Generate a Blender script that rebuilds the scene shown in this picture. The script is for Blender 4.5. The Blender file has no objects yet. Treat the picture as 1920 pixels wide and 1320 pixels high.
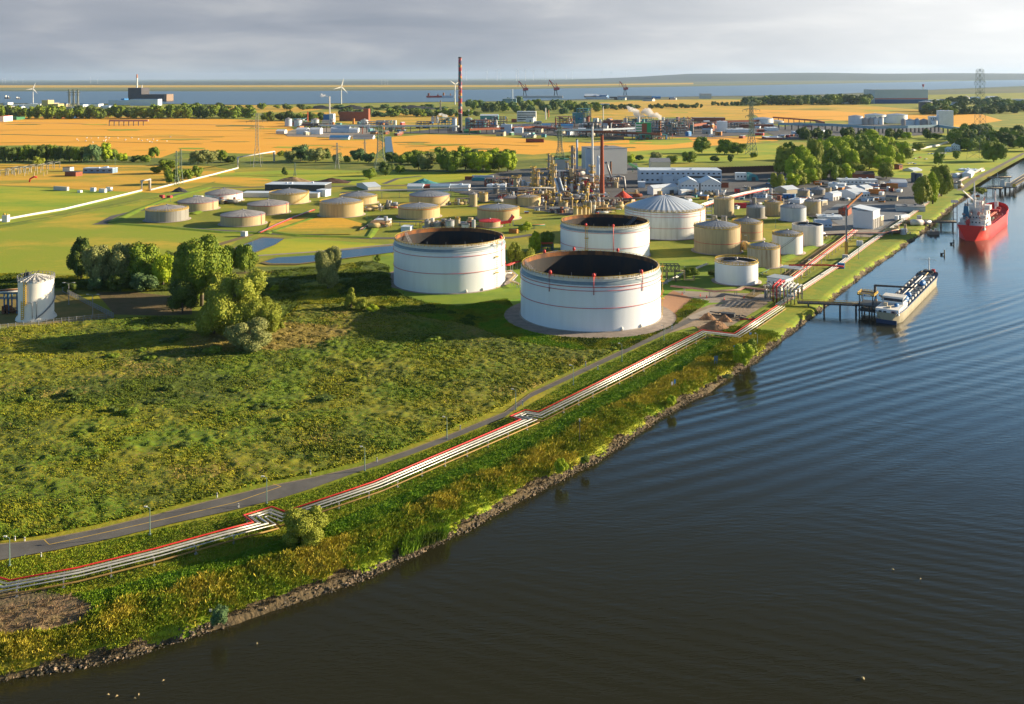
import bpy, bmesh, math, random
import numpy as np
from mathutils import Vector, Matrix
R = math.radians
# ---------------------------------------------------------------- camera, world, sun, exposure
sc = bpy.context.scene
COL = sc.collection
CAM_H = 110.0
FPX, CX, CY, ROLL = 1770.0, 960.0, 145.5, R(0.18)
cr, sr = math.cos(ROLL), math.sin(ROLL)
cam = bpy.data.cameras.new('camera'); camo = bpy.data.objects.new('camera', cam); COL.objects.link(camo)
cam.sensor_fit = 'HORIZONTAL'; cam.sensor_width = 36.0; cam.lens = 36.0*FPX/1920.0
cam.shift_y = -(660.0-CY)/1920.0
cam.clip_start = 1.0; cam.clip_end = 200000.0
camo.matrix_world = Matrix(((cr, sr, 0, 0), (0, 0, -1, 0), (-sr, cr, 0, CAM_H), (0, 0, 0, 1)))
sc.camera = camo
SUN_AZ, SUN_EL = 78.0, 16.0          # azimuth clockwise from the view direction (+Y)
sdir = Vector((math.sin(R(SUN_AZ))*math.cos(R(SUN_EL)), math.cos(R(SUN_AZ))*math.cos(R(SUN_EL)), math.sin(R(SUN_EL))))
sl = bpy.data.lights.new('sun', 'SUN'); so = bpy.data.objects.new('sun', sl); COL.objects.link(so)
sl.energy = 5.0; sl.angle = R(0.6); sl.color = (1.0, 0.81, 0.54)
so.rotation_euler = (-sdir).to_track_quat('-Z', 'Y').to_euler(); so.location = (200, 0, 400)
sc.view_settings.view_transform = 'Standard'; sc.view_settings.look = 'None'; sc.view_settings.gamma = 1.0
sc.view_settings.exposure = 1.2
try:
    sc.cycles.max_bounces = 5; sc.cycles.diffuse_bounces = 2; sc.cycles.glossy_bounces = 3; sc.cycles.volume_bounces = 1
    sc.cycles.transparent_max_bounces = 8; sc.cycles.use_denoising = True
except Exception: pass
W = bpy.data.worlds.new('World'); sc.world = W; W.use_nodes = True
nt = W.node_tree; nt.nodes.clear(); N = nt.nodes; L = nt.links
def nd(t, **k):
    n = N.new(t)
    for a, b in k.items(): setattr(n, a, b)
    return n
def mth(op, a, b=None, c=None, clamp=False):
    n = nd('ShaderNodeMath', operation=op); n.use_clamp = clamp
    for i, q in enumerate((a, b, c)):
        if q is None: continue
        if hasattr(q, 'is_linked') or hasattr(q, 'links'): L.new(q, n.inputs[i])
        else: n.inputs[i].default_value = q
    return n.outputs[0]
out = nd('ShaderNodeOutputWorld')
sky = nd('ShaderNodeTexSky'); sky.sky_type = 'NISHITA'; sky.sun_disc = False
sky.sun_elevation = R(SUN_EL); sky.sun_rotation = R(SUN_AZ); sky.air_density = 1.0; sky.dust_density = 0.6; sky.ozone_density = 2.0
hs = nd('ShaderNodeHueSaturation'); hs.inputs['Saturation'].default_value = 1.35; L.new(sky.outputs[0], hs.inputs['Color'])
bg1 = nd('ShaderNodeBackground'); bg1.inputs[1].default_value = 0.14; L.new(hs.outputs[0], bg1.inputs[0])
tc = nd('ShaderNodeTexCoord'); sep = nd('ShaderNodeSeparateXYZ'); L.new(tc.outputs['Generated'], sep.inputs[0])
mp = nd('ShaderNodeMapping'); mp.inputs['Scale'].default_value = (1.0, 1.0, 5.5); mp.inputs['Location'].default_value = (0.35, 0.1, 0.0)
L.new(tc.outputs['Generated'], mp.inputs[0])
n1 = nd('ShaderNodeTexNoise'); n1.inputs['Scale'].default_value = 4.6; n1.inputs['Detail'].default_value = 9.0; n1.inputs['Roughness'].default_value = 0.52; n1.inputs['Distortion'].default_value = 0.35
L.new(mp.outputs[0], n1.inputs['Vector'])
rp = nd('ShaderNodeValToRGB'); L.new(n1.outputs[0], rp.inputs[0])
rp.color_ramp.elements[0].position = 0.36; rp.color_ramp.elements[0].color = (0.205, 0.23, 0.275, 1)
rp.color_ramp.elements[1].position = 0.70; rp.color_ramp.elements[1].color = (0.35, 0.36, 0.38, 1)
e = rp.color_ramp.elements.new(0.52); e.color = (0.25, 0.27, 0.31, 1)
# cloud cover glows towards the sun
dt = nd('ShaderNodeVectorMath', operation='DOT_PRODUCT'); L.new(tc.outputs['Generated'], dt.inputs[0]); dt.inputs[1].default_value = sdir
mr = nd('ShaderNodeMapRange'); mr.interpolation_type = 'SMOOTHSTEP'; L.new(dt.outputs['Value'], mr.inputs[0])
mr.inputs[1].default_value = 0.05; mr.inputs[2].default_value = 0.85; mr.inputs[3].default_value = 0.0; mr.inputs[4].default_value = 1.0
gl = nd('ShaderNodeMixRGB', blend_type='ADD'); gl.inputs[2].default_value = (0.50, 0.48, 0.43, 1); L.new(mr.outputs[0], gl.inputs[0]); L.new(rp.outputs[0], gl.inputs[1])
bg2 = nd('ShaderNodeBackground'); bg2.inputs[1].default_value = 0.64; L.new(gl.outputs[0], bg2.inputs[0])
el = nd('ShaderNodeMapRange'); el.interpolation_type = 'SMOOTHSTEP'; L.new(sep.outputs['Z'], el.inputs[0])
el.inputs[1].default_value = 0.085; el.inputs[2].default_value = 0.20; el.inputs[3].default_value = 1.0; el.inputs[4].default_value = 0.0
mx = nd('ShaderNodeMixShader'); L.new(el.outputs[0], mx.inputs[0]); L.new(bg1.outputs[0], mx.inputs[1]); L.new(bg2.outputs[0], mx.inputs[2])
bg3 = nd('ShaderNodeBackground'); bg3.inputs[0].default_value = (0.034, 0.036, 0.036, 1); bg3.inputs[1].default_value = 1.0   # unseen overhead sky, dimmed so the near water reflects dark
e2 = nd('ShaderNodeMapRange'); e2.interpolation_type = 'SMOOTHSTEP'; L.new(sep.outputs['Z'], e2.inputs[0]); e2.inputs[1].default_value = 0.22; e2.inputs[2].default_value = 0.50; e2.inputs[3].default_value = 0.0; e2.inputs[4].default_value = 0.90
mx2 = nd('ShaderNodeMixShader'); L.new(e2.outputs[0], mx2.inputs[0]); L.new(mx.outputs[0], mx2.inputs[1]); L.new(bg3.outputs[0], mx2.inputs[2])
L.new(mx2.outputs[0], out.inputs[0])

# ---------------------------------------------------------------- placing: a photo pixel becomes a point on the ground
def P(x, y, z=0.0):
    u = (x-CX)/FPX; v = (CY-y)/FPX
    dx, dz = u*cr+v*sr, -u*sr+v*cr
    if dz > -0.0009: dz = -0.0009
    t = (z-CAM_H)/dz
    return Vector((dx*t, t, z))
def ph(p, px): return px*p.y/FPX          # metres that px photo pixels cover at point p
def az(a): return Vector((math.sin(R(a)), math.cos(R(a)), 0))

# ---------------------------------------------------------------- materials
MATS = {}
def M(name, c1=None, c2=None, scale=0.3, rough=0.75, metal=0.0, bump=0.0, bscale=None, detail=5.0, lo=0.35, hi=0.65, vec=(1, 1, 1), spec=0.4, trans=0.0, c3=None):
    if scale < 0.1 and (c2 or (0,))[0] > (c2 or (0, 0, 0))[-1]*4: lo, hi = lo+0.05, hi-0.05
    if name in MATS: return MATS[name]
    m = bpy.data.materials.new(name); m.use_nodes = True; t = m.node_tree; b = t.nodes['Principled BSDF']
    b.inputs['Roughness'].default_value = rough; b.inputs['Metallic'].default_value = metal
    b.inputs['Specular IOR Level'].default_value = spec
    c1 = c1 or (0.3, 0.3, 0.3); b.inputs['Base Color'].default_value = (*c1, 1)
    geo = t.nodes.new('ShaderNodeNewGeometry'); mpn = t.nodes.new('ShaderNodeMapping'); mpn.inputs['Scale'].default_value = vec
    t.links.new(geo.outputs['Position'], mpn.inputs[0])
    if c2:
        no = t.nodes.new('ShaderNodeTexNoise'); no.inputs['Scale'].default_value = scale; no.inputs['Detail'].default_value = detail
        no.inputs['Roughness'].default_value = 0.70 if scale < 0.1 else 0.6; no.inputs['Detail'].default_value = 9 if scale < 0.1 else detail
        t.links.new(mpn.outputs[0], no.inputs['Vector'])
        ra = t.nodes.new('ShaderNodeValToRGB'); ra.color_ramp.elements[0].position = lo; ra.color_ramp.elements[1].position = hi
        ra.color_ramp.elements[0].color = (*c1, 1); ra.color_ramp.elements[1].color = (*c2, 1)
        if c3:
            ee = ra.color_ramp.elements.new((lo+hi)/2); ee.color = (*c3, 1)
        t.links.new(no.outputs[0], ra.inputs[0]); t.links.new(ra.outputs[0], b.inputs['Base Color'])
    if bump:
        nb = t.nodes.new('ShaderNodeTexNoise'); nb.inputs['Scale'].default_value = bscale or scale*4; nb.inputs['Detail'].default_value = 4
        t.links.new(geo.outputs['Position'], nb.inputs['Vector'])
        bu = t.nodes.new('ShaderNodeBump'); bu.inputs['Strength'].default_value = 1.0; bu.inputs['Distance'].default_value = bump
        t.links.new(nb.outputs[0], bu.inputs['Height']); t.links.new(bu.outputs[0], b.inputs['Normal'])
    MATS[name] = m
    return m
# ---------------------------------------------------------------- mesh builder
class G:
    def __init__(s): s.v = []; s.f = []; s.m = []; s.sm = []
    def add(s, vs, fs, mi=0, sm=False):
        o = len(s.v); s.v += [tuple(q) for q in vs]
        for f in fs: s.f.append(tuple(i+o for i in f)); s.m.append(mi); s.sm.append(sm)
        return s
    def box(s, x, y, z, sx, sy, sz, mi=0, rz=0.0):
        c, n = math.cos(rz), math.sin(rz); vs = []
        for k in (0, 1):
            for a, b in ((-1, -1), (1, -1), (1, 1), (-1, 1)):
                px, py = a*sx/2, b*sy/2; vs.append((x+px*c-py*n, y+px*n+py*c, z+k*sz))
        return s.add(vs, [(3, 2, 1, 0), (4, 5, 6, 7), (0, 1, 5, 4), (1, 2, 6, 5), (2, 3, 7, 6), (3, 0, 4, 7)], mi)
    def lathe(s, prof, n=32, mi=0, x=0, y=0, sm=True):
        vs = []; fs = []
        for r, z in prof:
            for i in range(n):
                a = 2*math.pi*i/n; vs.append((x+r*math.cos(a), y+r*math.sin(a), z))
        for k in range(len(prof)-1):
            for i in range(n):
                j = (i+1) % n; fs.append((k*n+i, k*n+j, (k+1)*n+j, (k+1)*n+i))
        return s.add(vs, fs, mi, sm)
    def disc(s, x, y, z, r, n=32, mi=0, up=True):
        vs = [(x+r*math.cos(2*math.pi*i/n), y+r*math.sin(2*math.pi*i/n), z) for i in range(n)]
        return s.add(vs, [tuple(range(n)) if up else tuple(range(n-1, -1, -1))], mi)
    def cyl(s, x, y, z, r, h, n=16, mi=0, r2=None):
        r2 = r if r2 is None else r2
        s.lathe([(r, z), (r2, z+h)], n, mi, x, y); s.disc(x, y, z+h, r2, n, mi); s.disc(x, y, z, r, n, mi, False)
        return s
    def cone(s, x, y, z, r, h, n=32, mi=0):
        s.lathe([(r, z), (0.02, z+h)], n, mi, x, y); return s
    def bar(s, p, q, w, mi=0, w2=None):
        p = Vector(p); q = Vector(q); d = q-p
        if d.length < 1e-6: return s
        a = d.cross(Vector((0, 0, 1)))
        if a.length < 1e-4*d.length: a = Vector((1, 0, 0))
        a.normalize(); b = a.cross(d).normalized(); w2 = w2 or w; vs = []
        for c, ww in ((p, w), (q, w2)):
            for i, j in ((-1, -1), (1, -1), (1, 1), (-1, 1)): vs.append(c+a*i*ww/2+b*j*ww/2)
        return s.add(vs, [(3, 2, 1, 0), (4, 5, 6, 7), (0, 1, 5, 4), (1, 2, 6, 5), (2, 3, 7, 6), (3, 0, 4, 7)], mi)
    def tube(s, pts, r, n=8, mi=0, sm=True, up=Vector((0, 0, 1))):
        pts = [Vector(p) for p in pts]; vs = []; fs = []
        for k, p in enumerate(pts):
            if k == 0: t = pts[1]-p
            elif k == len(pts)-1: t = p-pts[k-1]
            else: t = (pts[k+1]-p).normalized()+(p-pts[k-1]).normalized()
            t = t.normalized() if t.length > 1e-6 else Vector((0, 0, 1))
            a = t.cross(up)
            if a.length < 1e-3: a = t.cross(Vector((0.3, 1, 0)))
            a.normalize(); b = a.cross(t).normalized()
            sc_ = 1.0
            if 0 < k < len(pts)-1:
                d = (p-pts[k-1]).normalized(); sc_ = min(1.6, 1/max(0.5, d.dot(t)))
            for i in range(n):
                q = 2*math.pi*i/n; vs.append(p+a*math.cos(q)*r*sc_+b*math.sin(q)*r)
        for k in range(len(pts)-1):
            for i in range(n):
                j = (i+1) % n; fs.append((k*n+i, k*n+j, (k+1)*n+j, (k+1)*n+i))
        fs.append(tuple(range(n-1, -1, -1))); fs.append(tuple((len(pts)-1)*n+i for i in range(n)))
        return s.add(vs, fs, mi, sm)
    def gable(s, x, y, z, sx, sy, h, mi=0, ov=0.3):   # ridge along local y
        a, b = sx/2+ov, sy/2+ov
        vs = [(x-a, y-b, z), (x+a, y-b, z), (x, y-b, z+h), (x-a, y+b, z), (x+a, y+b, z), (x, y+b, z+h)]
        return s.add(vs, [(0, 1, 2), (5, 4, 3), (0, 3, 4, 1), (1, 4, 5, 2), (0, 2, 5, 3)], mi)
    def ball(s, x, y, z, rx, ry, rz, n=10, mi=0):
        vs = []; fs = []; k = n//2
        for i in range(k+1):
            t = math.pi*i/k
            for j in range(n):
                q = 2*math.pi*j/n; vs.append((x+rx*math.sin(t)*math.cos(q), y+ry*math.sin(t)*math.sin(q), z-rz*math.cos(t)))
        for i in range(k):
            for j in range(n): l = (j+1) % n; fs.append((i*n+j, i*n+l, (i+1)*n+l, (i+1)*n+j))
        return s.add(vs, fs, mi, True)
    def mesh(s, name, mats):
        me = bpy.data.meshes.new(name); me.from_pydata(s.v, [], s.f)
        for m in (mats if isinstance(mats, (list, tuple)) else [mats]): me.materials.append(m)
        me.polygons.foreach_set('material_index', s.m); me.polygons.foreach_set('use_smooth', s.sm)
        me.update(); return me
    def obj(s, name, mats, parent=None, loc=(0, 0, 0), rz=0.0):
        return link(name, s.mesh(name, mats), parent, loc, rz)
def link(name, me, parent=None, loc=(0, 0, 0), rz=0.0):
    o = bpy.data.objects.new(name, me); COL.objects.link(o)
    if parent: o.parent = parent
    o.location = loc; o.rotation_euler = (0, 0, rz); return o
def tag(o, label=None, cat=None, group=None, kind=None):
    if label: o['label'] = label
    if cat: o['category'] = cat
    if group: o['group'] = group
    if kind: o['kind'] = kind
    return o
def thing(name, label, cat, loc, rz=0.0, group=None):
    o = link(name, None, None, loc, rz); return tag(o, label, cat, group)
KIDS = {}
def dup(root, loc, rz=0.0, scale=(1, 1, 1), label=None, group=None):
    r = root.copy(); COL.objects.link(r); r.location = loc; r.rotation_euler = (0, 0, rz); r.scale = scale
    if label: r['label'] = label
    if group: r['group'] = group
    for ch in root.children:
        c = ch.copy(); COL.objects.link(c); c.parent = r
        for g in ch.children: d = g.copy(); COL.objects.link(d); d.parent = c
    return r
def npmesh(name, V, F, mats, smooth=False, mi=None):
    me = bpy.data.meshes.new(name); V = np.ascontiguousarray(V, dtype=np.float32); F = np.ascontiguousarray(F, dtype=np.int32)
    k = F.shape[1]; me.vertices.add(len(V)); me.vertices.foreach_set('co', V.ravel())
    me.loops.add(F.size); me.loops.foreach_set('vertex_index', F.ravel())
    me.polygons.add(len(F)); me.polygons.foreach_set('loop_start', np.arange(0, F.size, k, dtype=np.int32))
    if mi is not None: me.polygons.foreach_set('material_index', np.asarray(mi, dtype=np.int32))
    me.polygons.foreach_set('use_smooth', np.full(len(F), smooth, dtype=bool))
    for m in (mats if isinstance(mats, (list, tuple)) else [mats]): me.materials.append(m)
    me.update(calc_edges=True); return me
# value noise
_rg = np.random.RandomState(7); _T = _rg.rand(256, 256).astype(np.float32)
def vn(x, y):
    xi = np.floor(x).astype(int); yi = np.floor(y).astype(int); fx = x-xi; fy = y-yi
    fx = fx*fx*(3-2*fx); fy = fy*fy*(3-2*fy); a = _T[xi % 256, yi % 256]; b = _T[(xi+1) % 256, yi % 256]
    c = _T[xi % 256, (yi+1) % 256]; d = _T[(xi+1) % 256, (yi+1) % 256]
    return (a*(1-fx)+b*fx)*(1-fy)+(c*(1-fx)+d*fx)*fy
def fbm(x, y, s, o=4, g=0.5):
    t = 0; a = 1; n = 0
    for k in range(o): t = t+a*vn(x/s+17.3*k, y/s+31.7*k); n += a; a *= g; s /= 2.03
    return t/n
def inpoly(x, y, poly):
    r = np.zeros(x.shape, bool); n = len(poly); j = n-1
    for i in range(n):
        xi, yi = poly[i]; xj, yj = poly[j]
        if yi != yj:
            c = ((yi > y) != (yj > y)) & (x < (xj-xi)*(y-yi)/(yj-yi)+xi); r ^= c
        j = i
    return r
def wpoly(px, z=0.0): return [tuple(P(x, y, z)[:2]) for x, y in px]
# ---------------------------------------------------------------- the land
WZ = -2.0
BANK = [(-260,1335),(-120,1306),(0,1278),(109,1256),(219,1239),(328,1204),(383,1184),(430,1173),(510,1146),(620,1107),(700,1078),(757,1050),(834,1012),(874,995),(947,952),(1056,897),(1085,880),(1119,866),(1212,801),(1275,762),(1330,735),(1369,709),(1406,684),(1447,653),(1494,617),(1534,588),(1569,557),(1636,504),(1683,472),(1733,436),(1787,388),(1824,362),(1855,341),(1896,316),(1960,280),(2050,250)]
bank_w = [P(x, y, WZ) for x, y in BANK]
def normals2d(pts):
    r = []
    for i, p in enumerate(pts):
        a = pts[max(0, i-1)]; b = pts[min(len(pts)-1, i+1)]; t = (b-a); t.z = 0; t.normalize(); r.append(Vector((-t.y, t.x, 0)))
    return r
bn = normals2d(bank_w)
bank_in = [Vector((p.x+n.x*4.5, p.y+n.y*4.5, 0)) for p, n in zip(bank_w, bn)]
m_land = M('land_grass', (0.17,0.23,0.006), (0.35,0.30,0.015), 0.012, 0.95, bump=0.25, bscale=0.5, c3=(0.21,0.24,0.012))
m_far = M('far_land', (0.07,0.11,0.05), (0.13,0.13,0.06), 0.0016, 0.95, vec=(0.4,1,1), lo=0.4, hi=0.6)
def tri_poly(name, pts, mat, z=None):
    bm = bmesh.new(); vs = [bm.verts.new((p[0], p[1], p[2] if z is None else z)) for p in pts]
    f = bm.faces.new(vs); f.normal_update()
    if f.normal.z < 0: f.normal_flip()
    bmesh.ops.triangulate(bm, faces=[f]); me = bpy.data.meshes.new(name); bm.to_mesh(me); bm.free(); me.materials.append(mat)
    return me
land = [tuple(p) for p in bank_in]+[(9000,12000,0),(45000,62000,0),(0,70000,0),(-45000,62000,0),(-9000,3000,0),(-1200,90,0)]
tag(link('ground', tri_poly('ground', land, m_land)), kind='structure')
_zz = [0.0]
def patch(name, px, mat, z=None):
    if z is None: _zz[0] += 0.004; z = 0.004+_zz[0]
    return tag(link(name, tri_poly(name, [tuple(P(x, y, 0)) for x, y in px], mat, z)), kind='structure')
def strip(name, pts, w, mat, z, off=0.0):
    n = normals2d(pts); g = G()
    vs = []
    for p, q in zip(pts, n): vs += [(p.x+q.x*(off+w/2), p.y+q.y*(off+w/2), z), (p.x+q.x*(off-w/2), p.y+q.y*(off-w/2), z)]
    g.add(vs, [(2*i+1, 2*i+3, 2*i+2, 2*i) for i in range(len(pts)-1)])
    return g.mesh(name, mat)
def road(name, px, w, mat, z=0.3, off=0.0):
    _zz[0] += 0.004
    return tag(link(name, strip(name, [P(x, y) for x, y in px], w, mat, _zz[0]+z*0.1, off)), kind='structure')
gold = M('ripe_field', (0.78,0.37,0.016), (0.60,0.28,0.015), 0.012, 0.95, vec=(0.35,1,1), bump=0.3, bscale=0.3, lo=0.38, hi=0.72, c3=(0.80,0.40,0.022))
gold2 = M('dry_meadow', (0.66,0.37,0.022), (0.28,0.28,0.012), 0.02, 0.95, vec=(0.3,1,1), bump=0.3, bscale=0.3, lo=0.40, hi=0.66)
green = M('bright_meadow', (0.21,0.33,0.005), (0.42,0.40,0.010), 0.02, 0.95, vec=(0.5,1,1), bump=0.2, bscale=0.6)
lawn = M('mown_grass', (0.13,0.23,0.008), (0.20,0.28,0.012), 0.08, 0.95, bump=0.12, bscale=1.5)
marsh = M('marsh_grass', (0.09,0.14,0.012), (0.20,0.21,0.022), 0.03, 0.95, bump=0.5, bscale=0.4)
asph = M('asphalt', (0.085,0.083,0.085), (0.13,0.125,0.12), 0.15, 0.9)
asphd = M('yard_asphalt', (0.07,0.075,0.09), (0.12,0.12,0.13), 0.03, 0.85)
concr = M('concrete', (0.25,0.22,0.20), (0.34,0.30,0.26), 0.1, 0.9)
sand = M('sandy_ground', (0.42,0.23,0.14), (0.33,0.18,0.10), 0.05, 0.95, bump=0.15, bscale=1.0)
dirt = M('dry_earth', (0.22,0.15,0.075), (0.14,0.12,0.04), 0.08, 0.95, bump=0.15, bscale=1.0)
fwood = M('far_woods', (0.022,0.040,0.035), (0.05,0.065,0.045), 0.004, 0.95)
# water
def water_mat(name, base, sc1, dist, rough=0.12, far=False):
    m = bpy.data.materials.new(name); m.use_nodes = True; t = m.node_tree; b = t.nodes['Principled BSDF']
    b.inputs['Base Color'].default_value = (*base, 1); b.inputs['Roughness'].default_value = rough; b.inputs['IOR'].default_value = 1.33; b.inputs['Specular Tint'].default_value = (1.0, 0.87, 0.66, 1)
    g = t.nodes.new('ShaderNodeNewGeometry'); mp_ = t.nodes.new('ShaderNodeMapping'); mp_.inputs['Scale'].default_value = (0.35, 1, 1); mp_.inputs['Rotation'].default_value = (0, 0, R(-14))
    t.links.new(g.outputs['Position'], mp_.inputs[0])
    a = t.nodes.new('ShaderNodeTexNoise'); a.inputs['Scale'].default_value = sc1; a.inputs['Detail'].default_value = 5; a.inputs['Roughness'].default_value = 0.55
    t.links.new(mp_.outputs[0], a.inputs['Vector'])
    c = t.nodes.new('ShaderNodeTexNoise'); c.inputs['Scale'].default_value = sc1*0.05; c.inputs['Detail'].default_value = 3; t.links.new(mp_.outputs[0], c.inputs['Vector'])
    mu = t.nodes.new('ShaderNodeMath'); mu.operation = 'MULTIPLY'; t.links.new(a.outputs[0], mu.inputs[0]); t.links.new(c.outputs[0], mu.inputs[1])
    bu = t.nodes.new('ShaderNodeBump'); bu.inputs['Strength'].default_value = 1; bu.inputs['Distance'].default_value = dist
    t.links.new(mu.outputs[0], bu.inputs['Height']); t.links.new(bu.outputs[0], b.inputs['Normal']); return m
wat = water_mat('canal_water', (0.021, 0.021, 0.011), 1.1, 0.11)
watf = water_mat('river_water', (0.03, 0.045, 0.07), 0.05, 0.6, 0.3)
watp = water_mat('pond_water', (0.012, 0.03, 0.06), 1.0, 0.03, 0.25)
watp.node_tree.nodes['Principled BSDF'].inputs['Specular IOR Level'].default_value = 0.3
# canal: displaced grid with the wake of a passed ship
gx = np.arange(-120, 420, 1.0); gy = np.arange(110, 760, 0.8); XX, YY = np.meshgrid(gx, gy); 
def wakeh(X, Y):
    # crest lines run from the bank out to the right; phase across them
    h = 0
    for (px1, px2, amp, wl, wid) in (((1270,778),(1920,607),0.09,5.2,9.0), ((1150,860),(1920,660),0.055,8.0,45.0), ((1350,720),(1920,560),0.09,6.0,8.0)):
        a, b = P(*px1, WZ), P(*px2, WZ); t = (b-a); t.z = 0; ln = t.length; t.normalize()
        s = (X-a.x)*t.x+(Y-a.y)*t.y; d = -(X-a.x)*t.y+(Y-a.y)*t.x; d = d-0.0006*(s-ln/2)**2*0.25
        env = np.exp(-(d/wid)**2)/(1+np.exp(-(s+5)/12))
        h = h+amp*env*np.sin(2*np.pi*d/wl+0.6*np.sin(s/23.0))*(0.6+0.6*fbm(s, d, 25.0, 2))
    h = h+0.018*np.sin((X*0.42+Y*0.91+6*fbm(X, Y, 60., 2))*2*np.pi/4.6)*np.clip(fbm(X, Y, 45., 3)*2.4-0.9, 0, 1)
    h = h+0.03*(fbm(X, Y*2.2, 7.0, 3)-0.5)
    return h
ZZ = WZ+wakeh(XX, YY)
ny, nx = XX.shape; ii = np.arange(ny*nx).reshape(ny, nx)
FF = np.stack([ii[:-1, :-1], ii[:-1, 1:], ii[1:, 1:], ii[1:, :-1]], -1).reshape(-1, 4)
cX = XX[:-1, :-1].ravel(); cY = YY[:-1, :-1].ravel()
bp = [(p.x+n.x*6, p.y+n.y*6) for p, n in zip(bank_w, bn)]+[(9000, 3000), (3000, -500), (-600, -500)]
keep = inpoly(cX, cY, bp)
Vw = np.stack([XX.ravel(), YY.ravel(), ZZ.ravel()], -1); Fk = FF[keep]; us, inv = np.unique(Fk, return_inverse=True)
tag(link('canal_water', npmesh('canal_water', Vw[us], inv.reshape(-1, 4), wat, True)), kind='structure')
tag(link('water', tri_poly('water', [(-700,-300,0),(60000,-300,0),(60000,50000,0),(4000,6500,0),(900,2000,0),(-700,100,0)], wat, WZ-0.35)), kind='structure')
# far distance: land strips, the wide river
patch('far_land', [(-300,151.2),(960,147.5),(2200,144),(2200,168),(1400,185),(960,190),(-300,200)], m_far, 0.05)
patch('far_woods', [(-300,152.2),(500,152),(960,150.5),(1500,146),(2200,143.8),(2200,146.8),(1500,151.5),(960,157.5),(500,158.5),(-300,160)], fwood, 0.5)
patch('far_field', [(-300,160),(300,160),(960,160),(1300,155.5),(1300,158),(960,163),(-300,165)], gold2, 1.0)
patch('far_meadow', [(-300,165.5),(960,163.3),(1400,157),(1800,150),(1800,151.5),(1400,159.5),(960,166.5),(-300,169.5)], M('far_green', (0.13,0.17,0.05), (0.20,0.19,0.06), 0.002, 0.95), 1.0)
patch('river', [(-400,171.5),(480,171.5),(820,169.5),(960,167.5),(1250,163),(1400,160.3),(1700,154),(1920,149.7),(2300,147),(2300,158),(1920,161.5),(1640,173),(1560,177),(1400,180),(1300,181),(960,190),(700,193),(480,197),(300,195),(0,194),(-400,192)], watf, 1.4)
# fields
patch('field', [(-200,219),(240,219),(530,226),(560,250),(700,258),(727,270),(700,292),(640,294),(540,290),(430,287),(340,282),(300,296),(232,292),(180,276),(90,272),(-200,275)], gold)
patch('field', [(735,257),(800,252),(900,254),(1010,262),(1100,268),(1098,282),(1000,290),(900,285),(820,290),(742,293),(730,275)], gold)
patch('field', [(380,197),(480,197),(620,203),(560,211),(430,212),(330,209)], gold2)
patch('field', [(1098,193),(1250,187),(1420,187),(1560,193),(1700,204),(1840,214),(1838,220),(1700,216),(1560,208),(1420,210),(1400,226),(1260,219),(1190,225),(1110,222)], gold2)
patch('field', [(1400,205),(1560,208),(1700,216),(1840,214),(1880,226),(1800,238),(1700,226),(1560,226),(1440,232)], gold)
patch('field', [(1098,268),(1180,262),(1300,256),(1440,256),(1460,264),(1380,270),(1300,276),(1180,284),(1098,284)], gold)
patch('meadow', [(1180,262),(1290,258),(1300,266),(1250,272),(1180,270)], green)
patch('meadow', [(1180,284),(1300,278),(1456,268),(1480,280),(1456,300),(1300,304),(1190,306)], green)
patch('field', [(560,212),(700,207),(860,212),(860,232),(700,236),(600,226)], gold2)
patch('field', [(-100,307),(60,306),(220,309),(400,312),(440,320),(440,330),(360,352),(300,362),(180,357),(90,350),(-100,345)], gold2)
patch('meadow', [(-150,342),(60,352),(180,358),(270,360),(180,384),(80,404),(-150,428)], green)
patch('meadow', [(-100,276),(300,297),(470,302),(720,306),(960,302),(1040,296),(1040,312),(960,324),(700,320),(430,312),(180,309),(-100,306)], marsh)
patch('meadow', [(400,325),(560,318),(700,321),(960,325),(1000,333),(860,342),(700,347),(520,342),(420,336)], green)
patch('field', [(420,330),(500,335),(530,345),(470,350),(400,343)], gold2)
patch('meadow', [(-200,432),(120,402),(270,372),(370,352),(420,350),(330,385),(230,400),(185,418),(300,424),(470,436),(430,462),(330,470),(240,520),(90,514),(-200,516)], M('pasture', (0.24,0.31,0.005), (0.48,0.36,0.022), 0.018, 0.95, vec=(0.6,1,1), bump=0.2, bscale=0.6, c3=(0.27,0.31,0.010), lo=0.36, hi=0.68))
patch('meadow', [(500,450),(560,447),(720,458),(738,480),(640,470),(540,478),(480,482),(460,478)], green)
patch('meadow', [(-100,516),(240,520),(330,520),(460,500),(560,500),(738,486),(738,520),(600,548),(300,560),(100,548),(-100,530)], marsh)
patch('bare_ground', [(180,548),(250,548),(330,556),(360,565),(360,590),(300,592),(215,590)], M('fallow', (0.16,0.11,0.05), (0.11,0.09,0.03), 0.2, 0.95, bump=0.3, bscale=1.0))
patch('yard', [(-100,548),(60,548),(118,545),(150,562),(215,596),(100,606),(-100,616)], M('dry_lawn', (0.24,0.17,0.04), (0.14,0.14,0.025), 0.08, 0.95))
patch('meadow', [(1440,315),(1660,262),(1780,250),(1890,258),(1960,262),(1960,280),(1830,330),(1700,335),(1560,330)], green)
patch('meadow', [(1080,500),(1215,492),(1300,486),(1400,500),(1420,540),(1340,545),(1240,535),(1225,495)], lawn)
patch('yard', [(1195,330),(1450,318),(1560,322),(1700,335),(1810,322),(1770,370),(1690,420),(1650,440),(1560,420),(1440,380),(1300,368),(1200,372)], asphd)
patch('yard', [(1540,400),(1570,382),(1690,384),(1700,395),(1650,430),(1590,432)], M('blue_gravel', (0.14,0.17,0.22), (0.20,0.22,0.25), 0.2, 0.95))
patch('yard', [(960,318),(1195,306),(1200,372),(1130,402),(1060,404),(960,385),(860,362),(790,346),(860,340)], asphd)
patch('yard', [(1500,432),(1560,420),(1650,432),(1632,445),(1540,440)], concr)
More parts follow.
